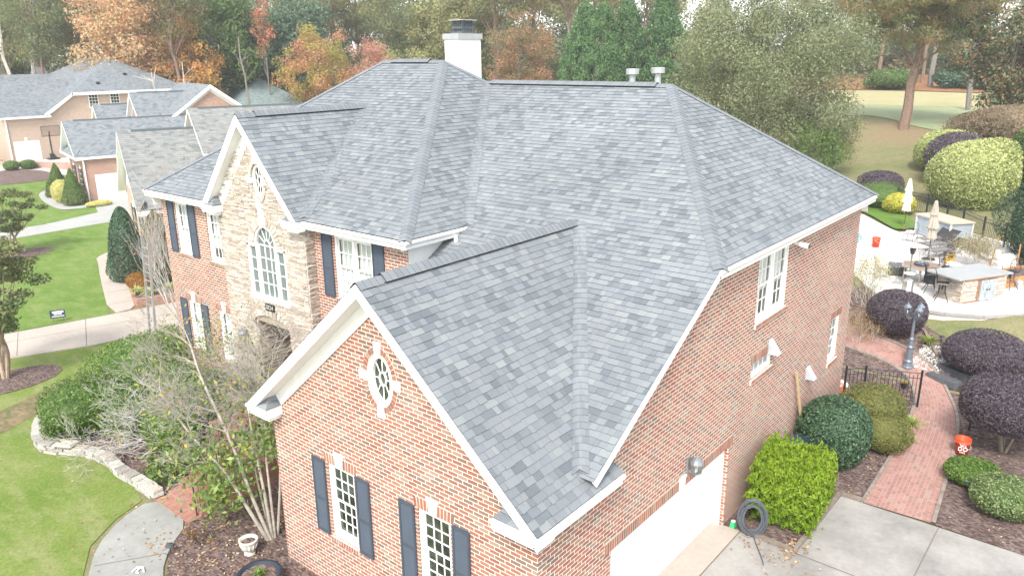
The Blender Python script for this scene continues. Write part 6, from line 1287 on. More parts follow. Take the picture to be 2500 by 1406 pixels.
# far left house: same plan as ours
n3 = thing('neighbour_house', (21.5, 87.4, .8), 'far left pale brick house with hipped blue grey roof and two upper windows', 'house'); o = Vector((21.5, 87.4, .8))
def q3(*P): return [tuple(Vector(p)-o) for p in P]
m = MB()
m.poly_uv(q3((20.6, 87.0, 5.45), (26.0, 87.0, 5.45), (31.5, 91.9, 9.1), (20.6, 91.9, 9.1))); m.poly_uv(q3((20.6, 96.8, 5.45), (33, 96.8, 5.45), (31.5, 91.9, 9.1), (20.6, 91.9, 9.1)))
m.poly_uv(q3((25.2, 87.0, 5.6), (28.5, 87.0, 7.72), (35.5, 92.4, 11.4), (35.5, 99.0, 11.4), (28.5, 104.5, 7.72), (25.2, 104.5, 5.6))); m.poly_uv(q3((28.5, 87.0, 7.72), (42.5, 87.0, 7.72), (35.5, 92.4, 11.4))); m.poly_uv(q3((42.5, 87, 7.72), (42.5, 104.5, 7.72), (35.5, 99, 11.4), (35.5, 92.4, 11.4)))
m.poly_uv(q3((22.0, 97.5, 6.8), (32.0, 97.5, 6.8), (34, 101, 9.6), (22.0, 101, 9.6))); m.build('roof', SHB, n3)
m = MB(); m.poly_uv(q3((21.5, 87.4, .8), (42, 87.4, .8), (42, 87.4, 7.6), (28.6, 87.4, 7.6), (25.5, 87.4, 5.5), (21.5, 87.4, 5.5))); m.poly_uv(q3((21.5, 87.4, .8), (21.5, 96.4, .8), (21.5, 96.4, 5.5), (21.5, 91.9, 8.9), (21.5, 87.4, 5.5))); m.build('wall', PB2, n3)
m = MB(); m.prism(q3((21.0, 87.0, 5.25), (26.0, 87.0, 5.25), (26.0, 87.0, 5.47), (21.0, 87.0, 5.47)), (0, .3, 0)); m.prism(q3((25.6, 87.0, 5.35), (28.6, 87.0, 7.4), (28.6, 87.0, 7.75), (25.3, 87.0, 5.6)), (0, .06, 0)); m.prism(q3((28.5, 87.0, 7.42), (42.5, 87.0, 7.42), (42.5, 87.0, 7.74), (28.5, 87.0, 7.74)), (0, .3, 0)); m.build('trim', white2, n3)
m = MB(); m.prism(q3((21.95, 97.45, 6.7), (21.95, 97.45, 7.0), (21.95, 101, 9.7), (21.95, 101, 7.5)), (.1, 0, 0)); m.build('trim', white2, n3)
f3 = Fr((0, 0, 0), (1, 0, 0), (0, 0, 1), (0, -1, 0)); nwin(n3, f3, 30.85-21.5, 6.05-.8, .95, 1.4); nwin(n3, f3, 33.25-21.5, 6.05-.8, .95, 1.4); gdoor(n3, f3, .45, 3.0, 0, 2.1)
m = MB(); m.tube([(.05, -.08, 0), (.05, -.08, 4.6)], .08, 6); m.build('downspout', white2, n3); m = MB(); m.lathe([(.07, 10.4), (.07, 10.95), (.1, 10.95), (.1, 11.0), (0, 11.05)], (16.5, 7.5, 0), 8); m.build('flue_pipe', white2, n3)
for x, y in ((32.0, 88.3), (35.8, 89.6)): zz = 7.72+(y-87)*.68-.8; m = MB(); m.wbox(x-21.7, x-21.3, y-87.6, y-87.2, zz-.1, zz+.18, taper=.05); m.build('roof_vent', dark_edge, n3)
# far gable house at the extreme left and the small green grey roof
n4 = thing('neighbour_house', (31, 128, 1.5), 'distant blue grey roof seen through the trees at the far left edge', 'house', rz=R(-5)); B = Block(n4); B.gable(-14, 10, 0, 5.5, 4.4, 9.0, SHB, PB2)
n5 = thing('neighbour_house', (54, 90, 1.0), 'small green grey hipped roof left of the orange and green turning tree', 'house', rz=R(-15)); m = MB()
for a, b in (((-6, -6), (6, -6)), ((6, -6), (6, 6)), ((6, 6), (-6, 6)), ((-6, 6), (-6, -6))): m.poly_uv([(*a, 3.6), (*b, 3.6), (0, 0, 7.6)])
m.build('roof', SHN, n5); m = MB(); m.wbox(-5.5, 5.5, -5.5, 5.5, 0, 3.6); m.build('wall', RB2, n5)
# basketball hoop, far retaining wall, brick planter
bb = thing('basketball_hoop', (25.3, 86.6, .82), 'portable basketball hoop with clear backboard on the far driveway', 'basketball hoop'); m = MB(); m.prism([(-.55, -.4, 0), (.55, -.4, 0), (.55, .4, 0), (-.55, .4, 0)], (0, 0, .15)); m.prism([(-.35, -.25, .15), (.35, -.25, .15), (.2, .2, .6), (-.2, .2, .6)], (0, .1, 0)); m.build('base', black, bb)
m = MB(); m.tube([(0, 0, .1), (0, 0, 2.6), (-.1, -.5, 3.0)], .08, 6); m.build('pole', black, bb); m = MB(); m.wbox(-.95, .95, -.62, -.6, 2.55, 3.6); m.build('backboard', clear_glass('acrylic', .3), bb); m = MB()
for a, b, c, d_ in ((-.95, .95, 2.52, 2.57), (-.95, .95, 3.57, 3.62), (-.97, -.93, 2.52, 3.6), (.93, .97, 2.52, 3.6)): m.wbox(a, b, -.63, -.59, c, d_)
m.build('backboard_frame', black, bb); m = MB(); m.tube([(.22*math.cos(i*.5236), -.88+.22*math.sin(i*.5236), 2.8) for i in range(13)], .015, 4); m.build('rim', plain('orange_rim', (.6, .15, .03)), bb)
m = MB(); rw_ = [(-3.4, 8.9, 0), (-1.5, 5.6, 0), (1.0, .8, 0), (.2, -2.6, 0)]
for a, b in zip(rw_, rw_[1:]):
    a, b = Vector(a), Vector(b); d_ = (b-a).normalized(); n_ = Vector((-d_.y, d_.x, 0))*.15; m.poly_uv([a-n_, b-n_, b-n_+Vector((0, 0, .95)), a-n_+Vector((0, 0, .95))]); m.poly_uv([a-n_+Vector((0, 0, .95)), b-n_+Vector((0, 0, .95)), b+n_+Vector((0, 0, .95)), a+n_+Vector((0, 0, .95))]); m.poly_uv([a+n_, b+n_, b+n_+Vector((0, 0, .95)), a+n_+Vector((0, 0, .95))])
o = m.build('retaining_wall', RB2); o.location = (22.6, 78, .3); tag(o, 'low brick retaining wall beyond the pointed conifers', 'wall')
pl = thing('brick_planter', (6.9, 29.2, 0), 'low brick edged planter bed at the corner of path and driveway', 'planter'); m = MB()
for a, b in (((0, 0), (3.4, -1.0)), ((0, 0), (1.7, 4.4))):
    a, b = Vector((*a, 0)), Vector((*b, 0)); d_ = (b-a).normalized(); n_ = Vector((-d_.y, d_.x, 0))*.11; h_ = Vector((0, 0, .42 if b.y < 0 else .12)); m.poly_uv([a-n_, b-n_, b-n_+h_, a-n_+h_]); m.poly_uv([a+n_, b+n_, b+n_+h_, a+n_+h_]); m.poly_uv([a-n_+h_, b-n_+h_, b+n_+h_, a+n_+h_]); m.poly_uv([a-n_, a+n_, a+n_+h_, a-n_+h_])
m.build('wall', brick_mat('planter_brick', .075, .21, (.45, .36, .28), BR, .01, .3), pl); m = MB(); m.face([(.1, .1, .27), (3.4, -.9, .27), (4.5, 3, .2), (1.7, 4.2, .1)], [(0, 0)]*4); m.build('soil', MU, pl)
# ================================================================== FRONT YARD THINGS
# dry stone wall
sw = thing('stone_wall', (-1.2, 17.3, 0), 'low dry stacked grey stone wall curving around the front shrub bed', 'wall'); r = random.Random(2); path = smooth_line([(-.72, 19.6), (-1.25, 18.7), (-1.5, 17.9), (-1.42, 17.3), (-1.0, 16.7), (-.68, 16.0), (-.62, 15.2), (-.7, 14.4), (-.68, 13.5), (-.66, 12.45)], 3)
m = MB(); o = Vector((-1.2, 17.3, 0)); L = 0; pts = [Vector((*p, 0))-o for p in path]
def at_(s):
    for a, b in zip(pts, pts[1:]):
        l = (b-a).length
        if s <= l: return a.lerp(b, s/l), (b-a)/l
        s -= l
    return pts[-1], (pts[-1]-pts[-2]).normalized()
TOT = sum((b-a).length for a, b in zip(pts, pts[1:]))
for row in range(4):
    s = -r.random()*.3; z0 = row*.1
    top = row == 3
    while s < TOT:
        w_ = r.uniform(.25, .55) if not top else r.uniform(.35, .7); p, d_ = at_(max(0, s+w_/2)); n_ = Vector((-d_.y, d_.x, 0)); hh = .36*(1-.45*max(0, s)/TOT)
        if z0 < hh:
            off = r.uniform(-.025, .025); wd = .15 if not top else .19; q = []
            for a, b in ((-1, -1), (1, -1), (1, 1), (-1, 1)): q.append(p+d_*(a*(w_/2-.012)+r.uniform(-.02, .02))+n_*(b*wd+off+r.uniform(-.02, .02))+Vector((0, 0, z0)))
            k = len(m.v); zt = .092 if z0+.1 < hh else .07; top_ = [v+Vector((0, 0, zt+r.uniform(-.012, .012)))+(p-v)*.06 for v in q]
            tn = r.random(); m.face(top_, t=tn+.001)
            for i in range(4): m.face([q[i], q[(i+1) % 4], top_[(i+1) % 4], top_[i]], t=tn*.9+.001)
        s += w_
m.build('stones', tone_mat('field_stone', [(0, (.26, .24, .21)), (.4, (.38, .36, .32)), (.75, (.48, .45, .40)), (1, (.40, .34, .27))], .9, .1, 18, .3, bump=.6), sw)
# urn
u = thing('stone_urn', (-.50, 8.20, .03), 'weathered white concrete urn planter on the mulch by the multi stem tree', 'urn'); m = MB()
m.lathe([(0, 0), (.13, 0), (.13, .04), (.075, .08), (.09, .11), (.15, .16), (.19, .25), (.205, .34), (.225, .37), (.225, .40), (.18, .40), (.17, .33), (0, .33)], n=24)
for i in range(12): a = i*math.pi/6; m.tube([(.10*math.cos(a), .10*math.sin(a), .12), (.17*math.cos(a), .17*math.sin(a), .19), (.20*math.cos(a), .20*math.sin(a), .30)], .018, 5)
m.build('bowl', plain('old_concrete', (.55, .53, .47), .9, .1, var=.3, scale=9), u, True); m = MB(); m.lathe([(.165, .335), (.09, .36), (0, .35)], n=12); m.build('soil', MU, u)
rp = thing('round_planter', (-1.02, 6.98, .03), 'black round tub planter with a small green plant at the bottom edge', 'planter'); m = MB(); m.lathe([(0, 0), (.36, 0), (.46, .26), (.49, .30), (.49, .34), (.42, .34), (.40, .28), (0, .27)], n=28)
m.build('tub', plain('black_rubber_tub', (.025, .035, .05), .6, .3), rp, True); m = MB(); m.lathe([(.40, .28), (0, .31)], n=14); m.build('soil', MU, rp); q_ = strap('small_plant', (0, 0, .3), 60, .22, LF_BUSH, None, 51, cat=None, w_=.02); q_.parent = rp; q_.name = 'plant'
pl_ = thing('path_light', (-1.68, 9.66, .03), 'dark low path light at the edge of the front walk', 'path light'); m = MB(); m.tube([(0, 0, 0), (0, 0, .22)], .012, 6); m.build('stake', black, pl_); m = MB(); m.lathe([(.03, .2), (.11, .22), (.09, .26), (0, .29)], n=14); m.build('shade', plain('dark_bronze', (.06, .07, .08), .5), pl_)
m = MB(); o = Vector((-2.43, 9.55, .06)); m.tube([(-.17, .10, .02), (-.03, .16, .02), (.06, .06, .02), (.0, -.10, .02)], .022, 6); m.tube([(.02, .10, .02), (-.12, .02, .02), (-.10, -.06, .02)], .02, 6); q_ = m.build('bent_pipe', white2); q_.location = o; tag(q_, 'white bent plastic pipe lying on the grey front walk', 'pipe')
ys = thing('yard_sign', (3.7, 29.9, 0), 'small dark yard sign with blurred white lettering on the neighbour lawn', 'sign', rz=R(66)); m = MB(); m.wbox(-.01, .01, -.30, .30, .22, .58); m.build('panel', plain('navy_panel', (.035, .04, .075), .5), ys); m = MB()
for y0, y1, z0, z1 in ((-.24, .20, .45, .535), (-.16, .16, .37, .425), (-.25, .24, .275, .315)):
    y = y0
    while y < y1-.02: w_ = .045; m.wbox(-.014, -.010, y, min(y+w_*.82, y1), z0, z1); y += w_
m.build('lettering', white2, ys); m = MB(); [m.tube([(0, s_*.2, -.05), (0, s_*.2, .24)], .006, 4) for s_ in (-1, 1)]; m.build('stakes', iron, ys)
# ladder leaning behind the left corner and downpipe
ld = thing('extension_ladder', (4.3, 20.0, 0), 'grey aluminium ladder leaning by the far left corner of the house', 'ladder'); m = MB(); rg_m = MB(); AL = plain('aluminium', (.50, .50, .50), .4, .5, .6)
for s_ in (-.22, .22): m.prism([(-1.15, s_-.02, 0), (-1.07, s_-.02, 0), (-.72, s_-.02, 5.3), (-.80, s_-.02, 5.3)], (0, .04, 0))
m.build('rails', AL, ld)
for i in range(17): f = (i+.7)/18; q_ = MB(); q_.tube([(-1.11+.35*f, -.2, 5.3*f), (-1.11+.35*f, .2, 5.3*f)], .016, 5); q_.build('rung', AL, ld)
# wall things on the garage side
hs_ = thing('garden_hose', (7.62, -.42, .04), 'coiled grey garden hose leaning on the brick beside the garage door', 'hose'); m = MB(); r = random.Random(6); pts = []
hd = Vector((.42, -.90, 0)); hn = Vector((-.9, -.42, 0))
for i in range(13*24):
    a = i/24*2*math.pi; k = .27+.07*math.sin(i*.137)+.02*r.random(); q_ = hd*(.24+k*math.cos(a))+Vector((0, 0, .42+k*1.25*math.sin(a)))+hn*(.04*math.sin(i*.21)+.12*(1-math.sin(a))); pts.append(tuple(q_))
m.tube(pts, .015, 6); m.tube(smooth_line([(.30, -.35, .1), (.02, -.3, .02), (-.25, -.45, .0), (-.65, -.75, -.0), (-.95, -.95, .0), (-1.05, -1.0, .0)], 2), .0135, 6)
m.build('coil', plain('grey_hose', (.075, .085, .095), .5), hs_); m = MB(); m.tube([(-1.05, -1.0, 0), (-1.14, -1.04, .0)], .022, 8); m.build('nozzle', AL, hs_)
gsp = thing('hose_timer', (7.60, -.22, .12), 'small green and white tap timer at the corner of the garage opening', 'timer'); m = MB(); m.wbox(-.07, .07, -.06, .06, -.08, .06, taper=.015); m.build('case', plain('green_plastic', (.04, .45, .14), .4), gsp); m = MB(); m.wbox(-.045, .045, -.045, .045, .06, .075); m.build('face_plate', white2, gsp)
m = MB(); m.prism([(0, 0, 0), (.09, 0, 0), (.09, .04, 0), (0, .04, 0)], (-.95, .13, 2.75)); q_ = m.build('leaning_plank', plain('new_timber', (.50, .36, .19), .8, var=.15)); q_.location = (12.45, -.24, .03); tag(q_, 'long yellow timber plank leaning against the brick side wall', 'plank')
bn = thing('blue_bin', (11.25, -.42, .03), 'dark bin with bright blue handle half hidden behind the hedge', 'bin'); m = MB(); m.prism([(-.32, -.2, 0), (.32, -.2, 0), (.32, .2, 0), (-.32, .2, 0)], (0, 0, .85)); m.build('body', plain('navy_bin', (.02, .035, .07), .6), bn); m = MB(); m.wbox(-.36, .36, -.24, .24, .85, .92, taper=.02); m.build('lid', plain('navy_bin', None), bn); m = MB(); m.tube([(-.34, -.2, .95), (-.4, -.1, 1.0), (-.4, .12, 1.0)], .03, 6); m.build('handle', plain('blue_handle', (.03, .16, .55), .4), bn)
# iron fence by the brick walk
def fence(name, pts, label, h=1.22, step=.115, finial=True, posts=None, group=None, pr=.03):
    o = Vector(pts[0]); t = thing(name, o, label, 'fence', group); P = [Vector(p)-o for p in pts]
    for i, p in enumerate(P): q = MB(); q.wbox(p.x-pr, p.x+pr, p.y-pr, p.y+pr, p.z-.05, p.z+h+.06); q.lathe([(pr*1.3, 0), (pr*1.3, .02), (0, .05)], p+Vector((0, 0, h+.06)), 6); q.build('post', black, t)
    for a, b in zip(P, P[1:]):
        m = MB(); L = (b-a).length; n = max(2, int(L/step)); up_ = Vector((0, 0, 1))
        for z in (.12, h-.2, h-.02): m.tube([a+up_*z, b+up_*z], .016, 4)
        for k in range(1, n): p = a.lerp(b, k/n); m.tube([p+up_*.04, p+up_*(h-.02 if k % 2 else h-.09)], .0095, 4)
        m.build('panel', black, t)
    return t
fence('iron_fence', [(16.55, -.06, .03), (17.0, -.55, .03), (17.65, -2.08, .03)], 'black picket fence from the brick wall to the brick walk')
fence('iron_fence', [(16.9, -3.72, .03), (17.1, -5.6, .03), (17.2, -8, .03)], 'black picket fence continuing behind the orange bucket')
fence('pool_fence', [(44.5, 7.2, 1.8), (43.2, 5.2, 1.8), (42.2, 3.3, 1.8), (40.6, 1.9, 1.8), (38.6, .75, 1.8), (36.6, -.55, 1.8), (35.2, -1.7, 1.8), (33.8, -3.0, 1.8)], 'long black pool fence behind the deck box and loungers', step=.13, pr=.04)
hp = thing('hanging_pot', (17.55, -1.62, .62), 'small black pot with an orange plant hung on the iron fence', 'pot'); m = MB(); m.lathe([(0, 0), (.075, 0), (.11, .17), (.12, .19), (.10, .19), (0, .17)], n=14); m.build('pot', black, hp); q_ = strap('x', (0, 0, .16), 26, .2, leaf('orange_plant_leaf', [(.35, .2, .04), (.45, .28, .06), (.2, .25, .05)], .3), None, 61, cat=None, w_=.016); q_.parent = hp; q_.name = 'plant'
bg_ = thing('soil_bag', (17.25, .35, .03), 'white pink and orange plastic soil bag behind the fence by the wall', 'bag'); g = NG('printed_bag'); tc = g.n('TexCoord'); sx = g.n('SeparateXYZ'); g.set(sx.inputs[0], tc.outputs['Generated']); g.m = g.fin(g.mix(g.m_('GREATER_THAN', g.noise(tc.outputs['Generated'], 4, 2), .55), g.ramp(g.m_('ADD', sx.outputs[1], g.m_('MULTIPLY', g.noise(tc.outputs['Generated'], 5), .5)), [(.3, (.75, .22, .08)), (.6, (.80, .74, .70)), (.9, (.62, .12, .42))]), (.80, .76, .72)), .4, .4)
m = MB(); m.lathe([(0, 0), (.22, .02), (.33, .12), (.32, .28), (.22, .42), (.05, .5), (0, .5)], n=10, sy=.45, sx=1); bo = m.build('bag', g.m, bg_, True); bg_.rotation_euler = (0, R(10), R(-70)); bg_.scale = (1.15, 1, 1.0)
def bucket(loc, label, s=1.0, writing=False):
    t = thing('orange_bucket', loc, label, 'bucket'); m = MB(); OB = plain('orange_bucket_plastic', (.72, .075, .022), .4, .4, var=.05)
    m.lathe([(0, 0), (.135*s, 0), (.158*s, .30*s), (.17*s, .30*s), (.17*s, .32*s), (.16*s, .32*s), (.162*s, .37*s), (.168*s, .385*s), (.155*s, .385*s), (.15*s, .2*s), (0, .2*s)], n=28); m.build('pail', OB, t, True)
    m = MB(); m.tube([(.172*s*math.cos(a), .172*s*math.sin(a), (.31-.13*math.sin(a-math.pi*.93))*s) for a in [math.pi*(.93+i/12) for i in range(13)]], .004*s, 4); m.build('wire_handle', white2, t)
    if writing:
        for txt, sz, z in (("LET'S", .050, .262), ('DO', .115, .180), ('THIS.', .05, .095)):
            al = math.atan2(-6.675-loc[1], -8.629-loc[0])+.12; rr_ = (.136+.023*z/.3)*s+.003; n_ = Vector((math.cos(al), math.sin(al), 0)); xx = Vector((-n_.y, n_.x, 0)); p = n_*rr_
            text_mesh('lettering', txt, sz*s*1.1, Matrix(((xx.x, 0, n_.x, p.x), (xx.y, 0, n_.y, p.y), (0, 1, 0, z*s), (0, 0, 0, 1))), white2, t, .012)
    return t
bucket((15.12, -3.83, .03), 'orange bucket with white lettering beside the brick walk', 1.28, True); bucket((32.0, 3.35, 1.86), 'orange bucket standing by the pool', 1.2)
m = MB(); m.tube([(.172*math.cos(a), .172*math.sin(a), 0) for a in (0, 1)], .001, 3)
# ---- lamp post with three lanterns
LG = plain('lamp_grey_paint', (.16, .185, .215), .45, .5, .2, var=.08)
lp = thing('lamp_post', (20.3, -1.12, .32), 'grey three lantern lamp post beside the brick walk', 'street lamp'); m = MB()
m.lathe([(0, 0), (.21, 0), (.21, .06), (.17, .1), (.15, .2), (.15, .24), (.17, .27), (.125, .33), (.105, .75), (.13, .80), (.09, .86), (.075, 1.05), (.09, 1.1), (.055, 1.16), (.042, 2.0), (.05, 2.03), (.05, 2.08), (0, 2.1)], n=12); m.build('post', LG, lp)
for k, a in enumerate((R(215), R(335), R(95))):
    c = Vector((.26*math.cos(a), .26*math.sin(a), 1.98)); m = MB(); m.tube(smooth_line([(0, 0, 1.95), (c.x*.5, c.y*.5, 1.84), (c.x, c.y, 1.86), (c.x, c.y, 1.98)], 2), .015, 6)
    m.lathe([(.02, 0), (.075, .03), (.08, .05)], c, 6); 
    for i in range(6): th = i*math.pi/3; m.tube([c+Vector((.075*math.cos(th), .075*math.sin(th), .05)), c+Vector((.115*math.cos(th), .115*math.sin(th), .26))], .007, 4)
    m.lathe([(.14, .26), (.13, .29), (.05, .37), (.025, .39), (.02, .43), (.0, .48)], c, 6); lo = m.build('lantern', LG, lp); q_ = MB(); q_.lathe([(.07, .05), (.108, .26)], c, 6); q_.build('glass', cglass, lo); q_ = MB(); q_.lathe([(0, .05), (.025, .05), (.03, .13), (0, .16)], c, 8); q_.build('bulb', MAT['candle_bulb'], lo)
# solar light by the boxwood
sp_ = thing('path_light', (13.0, -4.35, .03), 'small grey path light between the two boxwood mounds', 'path light'); m = MB(); m.tube([(0, 0, 0), (0, 0, .25)], .012, 6); m.build('stake', black, sp_); m = MB(); m.lathe([(.05, .2), (.08, .28), (.1, .3), (.0, .34)], n=12); m.build('shade', LG, sp_)
sp2 = thing('path_light', (21.6, -1.85, .95), 'thin black path light beside the strappy clump below the plum shrub', 'path light'); m = MB(); m.tube([(0, 0, -.3), (0, 0, .35)], .012, 6); m.build('stake', black, sp2); m = MB(); m.lathe([(.09, .33), (.05, .37), (.0, .39)], n=12); m.build('shade', black, sp2)
# ================================================================== PATIO
Z = PT
# stone bar island
bar = thing('bar_island', (25.65, -1.9, Z), 'stone clad outdoor bar island with grey slab top and barn doors', 'bar'); bar.rotation_euler = (0, 0, R(-30.6)); hx, hy, hz = 1.12, .60, .93
for nm, fr_, L in (('front', Fr((-hx, -hy, 0), (1, 0, 0), (0, 0, 1), (0, -1, 0)), 2*hx), ('left', Fr((-hx, hy, 0), (0, -1, 0), (0, 0, 1), (-1, 0, 0)), 2*hy), ('right', Fr((hx, -hy, 0), (0, 1, 0), (0, 0, 1), (1, 0, 0)), 2*hy), ('rear', Fr((hx, hy, 0), (-1, 0, 0), (0, 0, 1), (0, 1, 0)), 2*hx)):
    stones('stone_side', fr_, [(0, 0), (L, 0), (L, hz), (0, hz)], [(.85, 1.62, -1, .88)] if nm == 'front' else [], bar, seed=len(nm)+20)
m = MB(); m.wbox(-hx+.005, hx-.005, -hy+.005, hy-.005, 0, hz); m.build('core', MAT['stone_mortar'], bar)
m = MB(); m.wbox(-hx-.32, hx+.25, -hy-.07, hy+.25, hz+.02, hz+.08, taper=.004); m.build('countertop', plain('grey_slab', (.32, .325, .32), .45, .4, var=.08), bar)
WD = plain('reddish_timber', (.25, .12, .06), .7, var=.3, scale=6); m = MB(); m.wbox(-hx+.05, hx-.2, -hy-.06, -hy, hz-.05, hz+.02); m.wbox(-hx+.72, -hx+.80, -hy-.06, -hy, 0, hz-.05); m.wbox(-hx+.05, -hx+.72, -hy-.05, -hy, 0, .05); m.build('timber_frame', WD, bar)
for k, u0 in enumerate((-hx+.84, -hx+1.24)):
    f_ = Fr((u0, -hy-.06, .03), (1, 0, 0), (0, 0, 1), (0, -1, 0)); m = MB(); m.box(f_, 0, .38, 0, .82, -.02, .015)
    for a, b, c, d_ in ((0, .38, 0, .07), (0, .38, .75, .82), (0, .06, .07, .75), (.32, .38, .07, .75)): m.box(f_, a, b, c, d_, .015, .035)
    m.tube([f_(.05, .09, .025), f_(.33, .73, .025)], .025, 4); m.tube([f_(.33, .09, .024), f_(.05, .73, .024)], .025, 4); do_ = m.build('barn_door', plain('pale_blue_grey_paint', (.33, .365, .38), .6, var=.1), bar); m = MB(); m.box(f_, .30 if k == 0 else .03, .35 if k == 0 else .08, .4, .46, .035, .05); m.build('handle', black, do_)
m = MB(); m.box(Fr((-hx+.75, -hy-.075, .89), (1, 0, 0), (0, 0, 1), (0, -1, 0)), 0, .95, 0, .03, 0, .01); m.build('door_rail', WD, bar)
def legs4(m, w_, h, r0=.013, splay=.06, z1=0):
    for a in (-1, 1):
        for b in (-1, 1): m.tube([(a*w_*.6, b*w_*.6, h), (a*(w_*.75), b*(w_*.75), h*.5), (a*(w_+splay), b*(w_+splay), z1)], r0, 5)
def barstool(loc, rz, label, group='iron bar stools'):
    t = thing('bar_stool', loc, label, 'bar stool', group, rz); m = MB(); m.wbox(-.22, .22, -.22, .22, .70, .74, taper=.02); m.build('seat', black, t); m = MB(); legs4(m, .15, .66, .016, .1)
    m.tube([(.17*math.cos(i*.5236), .17*math.sin(i*.5236), .30) for i in range(13)], .011, 4); m.tube([(0, 0, .45), (0, 0, .7)], .035, 6)
    m.build('base', black, t); m = MB(); m.tube(smooth_line([(-.21, -.2, .72), (-.23, -.22, 1.0), (-.30, -.18, 1.2), (-.32, 0, 1.22), (-.30, .18, 1.2), (-.23, .22, 1.0), (-.21, .2, .72)], 2), .014, 5)
    for i in range(5): y = -.14+i*.07; m.tube([(-.22, y, .74), (-.24, y*1.1, 1.0), (-.31, y, 1.2)], .008, 4)
    m.tube([(-.25, -.21, 1.0), (-.25, .21, 1.0)], .01, 4); m.build('backrest', iron if False else black, t)
    for s_ in (-1, 1): m = MB(); m.tube(smooth_line([(-.23, s_*.22, .94), (0, s_*.26, .97), (.2, s_*.25, .95), (.22, s_*.24, .86), (.15, s_*.23, .74)], 2), .012, 5); m.build('armrest', black, t)
    return t
barstool((24.35, -1.15, Z), R(-75), 'black iron bar stool nearest the camera at the left end of the bar'); barstool((25.3, -.55, Z), R(-70), 'black iron bar stool behind the nearest one, beside the hexagonal table'); barstool((27.75, -2.95, Z), R(150), 'black iron bar stool at the right end of the bar'); barstool((27.0, -.75, Z), R(-110), 'black mesh backed bar stool behind the bar top, seen past its far edge')
# hexagonal high table with fire bowl
tb = thing('patio_table', (26.6, .12, Z), 'hexagonal brown topped high table with dark bowl in the middle', 'table', rz=R(10)); m = MB(); m.lathe([(0, .72), (.80, .72), (.80, .75), (.0, .75)], n=6); m.build('table_top', plain('brown_tile', (.24, .17, .13), .5, var=.2), tb); m = MB(); m.lathe([(.76, .69), (.84, .69), (.84, .757), (.77, .757), (.76, .69)], n=6); m.build('rim', plain('taupe_metal', (.32, .29, .24), .5), tb)
for i in range(6): a = i*math.pi/3; m = MB(); m.tube([(.7*math.cos(a), .7*math.sin(a), .69), (.72*math.cos(a), .72*math.sin(a), 0)], .028, 6); m.build('leg', plain('taupe_metal', None), tb)
fb = thing('fire_bowl', (26.6, .12, Z+.757), 'dark shiny fire bowl in the centre of the hexagonal table', 'bowl'); m = MB(); m.lathe([(0, .0), (.25, .0), (.30, .05), (.27, .09), (.2, .05), (0, .06)], n=18); m.build('bowl', plain('dark_glass_bowl', (.05, .06, .08), .15, .7), fb, True); m = MB(); r = random.Random(3)
for i in range(24): a, k = r.uniform(0, 6.28), r.uniform(0, .18); p = Vector((k*math.cos(a), k*math.sin(a), .07)); m.lathe([(0, 0), (.035, .01), (.03, .05), (0, .06)], p, 5)
m.build('fire_glass', plain('blue_grey_glass', (.18, .21, .26), .1, .7), fb)
# patio heater
ht = thing('patio_heater', (24.25, .05, Z), 'tall stainless steel mushroom patio heater behind the plum shrub', 'heater'); ST = plain('stainless_steel', (.62, .60, .57), .25, .6, .85, var=.05)
m = MB(); m.lathe([(0, 0), (.24, 0), (.24, .03), (.20, .05), (.20, .62), (.18, .66), (.05, .72), (0, .72)], n=24); m.build('tank_cover', ST, ht, True); m = MB(); m.lathe([(0, .9), (.20, .9), (.21, .92), (.2, .94), (0, .94)], n=20); m.build('tray', white2, ht); m = MB(); m.tube([(0, 0, .7), (0, 0, 1.75)], .032, 10); m.build('pole', ST, ht)
m = MB(); m.lathe([(.05, 1.7), (.075, 1.72), (.12, 1.95), (.15, 1.98), (0, 2.0)], n=16); m.build('burner', plain('dark_steel', (.12, .12, .12), .4, .5, .6), ht); m = MB(); m.lathe([(.42, 2.06), (.40, 2.075), (.2, 2.13), (0, 2.16), (0, 2.14), (.2, 2.11), (.42, 2.06)], n=32); m.build('reflector', plain('bright_aluminium', (.80, .79, .77), .3, .5, .2), ht, True)
def parasol(loc, h, fab, label, rz=0, base=True, tilt=0):
    t = thing('closed_parasol', loc, label, 'parasol', None, rz); m = MB(); m.tube([(0, 0, 0), (0, 0, h)], .022, 8); m.build('pole', plain('dark_pole', (.06, .055, .05), .5), t)
    rg = random.Random(int(h*100)); m = MB(); n = 32; prof = [(.02, h+.05), (.06, h), (.10, h-.22), (.15, h-.5), (.19, h-.62), (.13, h-.66), (.17, h-.9), (.24, h-1.22), (.22, h-1.26), (.14, h-1.30), (.19, h-1.6), (.21, h-1.72), (.19, h-1.73)]
    k = len(m.v)
    for r_, z in prof:
        for j in range(n): a = 2*math.pi*j/n; f = 1+.16*math.sin(8*a+z)*(1 if r_ > .05 else 0); m.v.append((r_*f*math.cos(a), r_*f*math.sin(a), z+.03*math.sin(8*a)*(r_ > .15)))
    for i in range(len(prof)-1):
        for j in range(n): m.f.append([k+i*n+j, k+i*n+(j+1) % n, k+(i+1)*n+(j+1) % n, k+(i+1)*n+j]); m.uv.append(None); m.t.append(0); m.mi.append(0)
    m.build('canopy', fab, t); m = MB(); m.lathe([(.02, h+.04), (.03, h+.07), (0, h+.1)], n=8); m.build('finial', black, t)
    if base: m = MB(); m.lathe([(0, 0), (.30, 0), (.28, .05), (.05, .08), (.04, .25), (0, .25)], n=20); m.build('base', base, t)
    t.rotation_euler = (R(tilt), 0, rz); return t
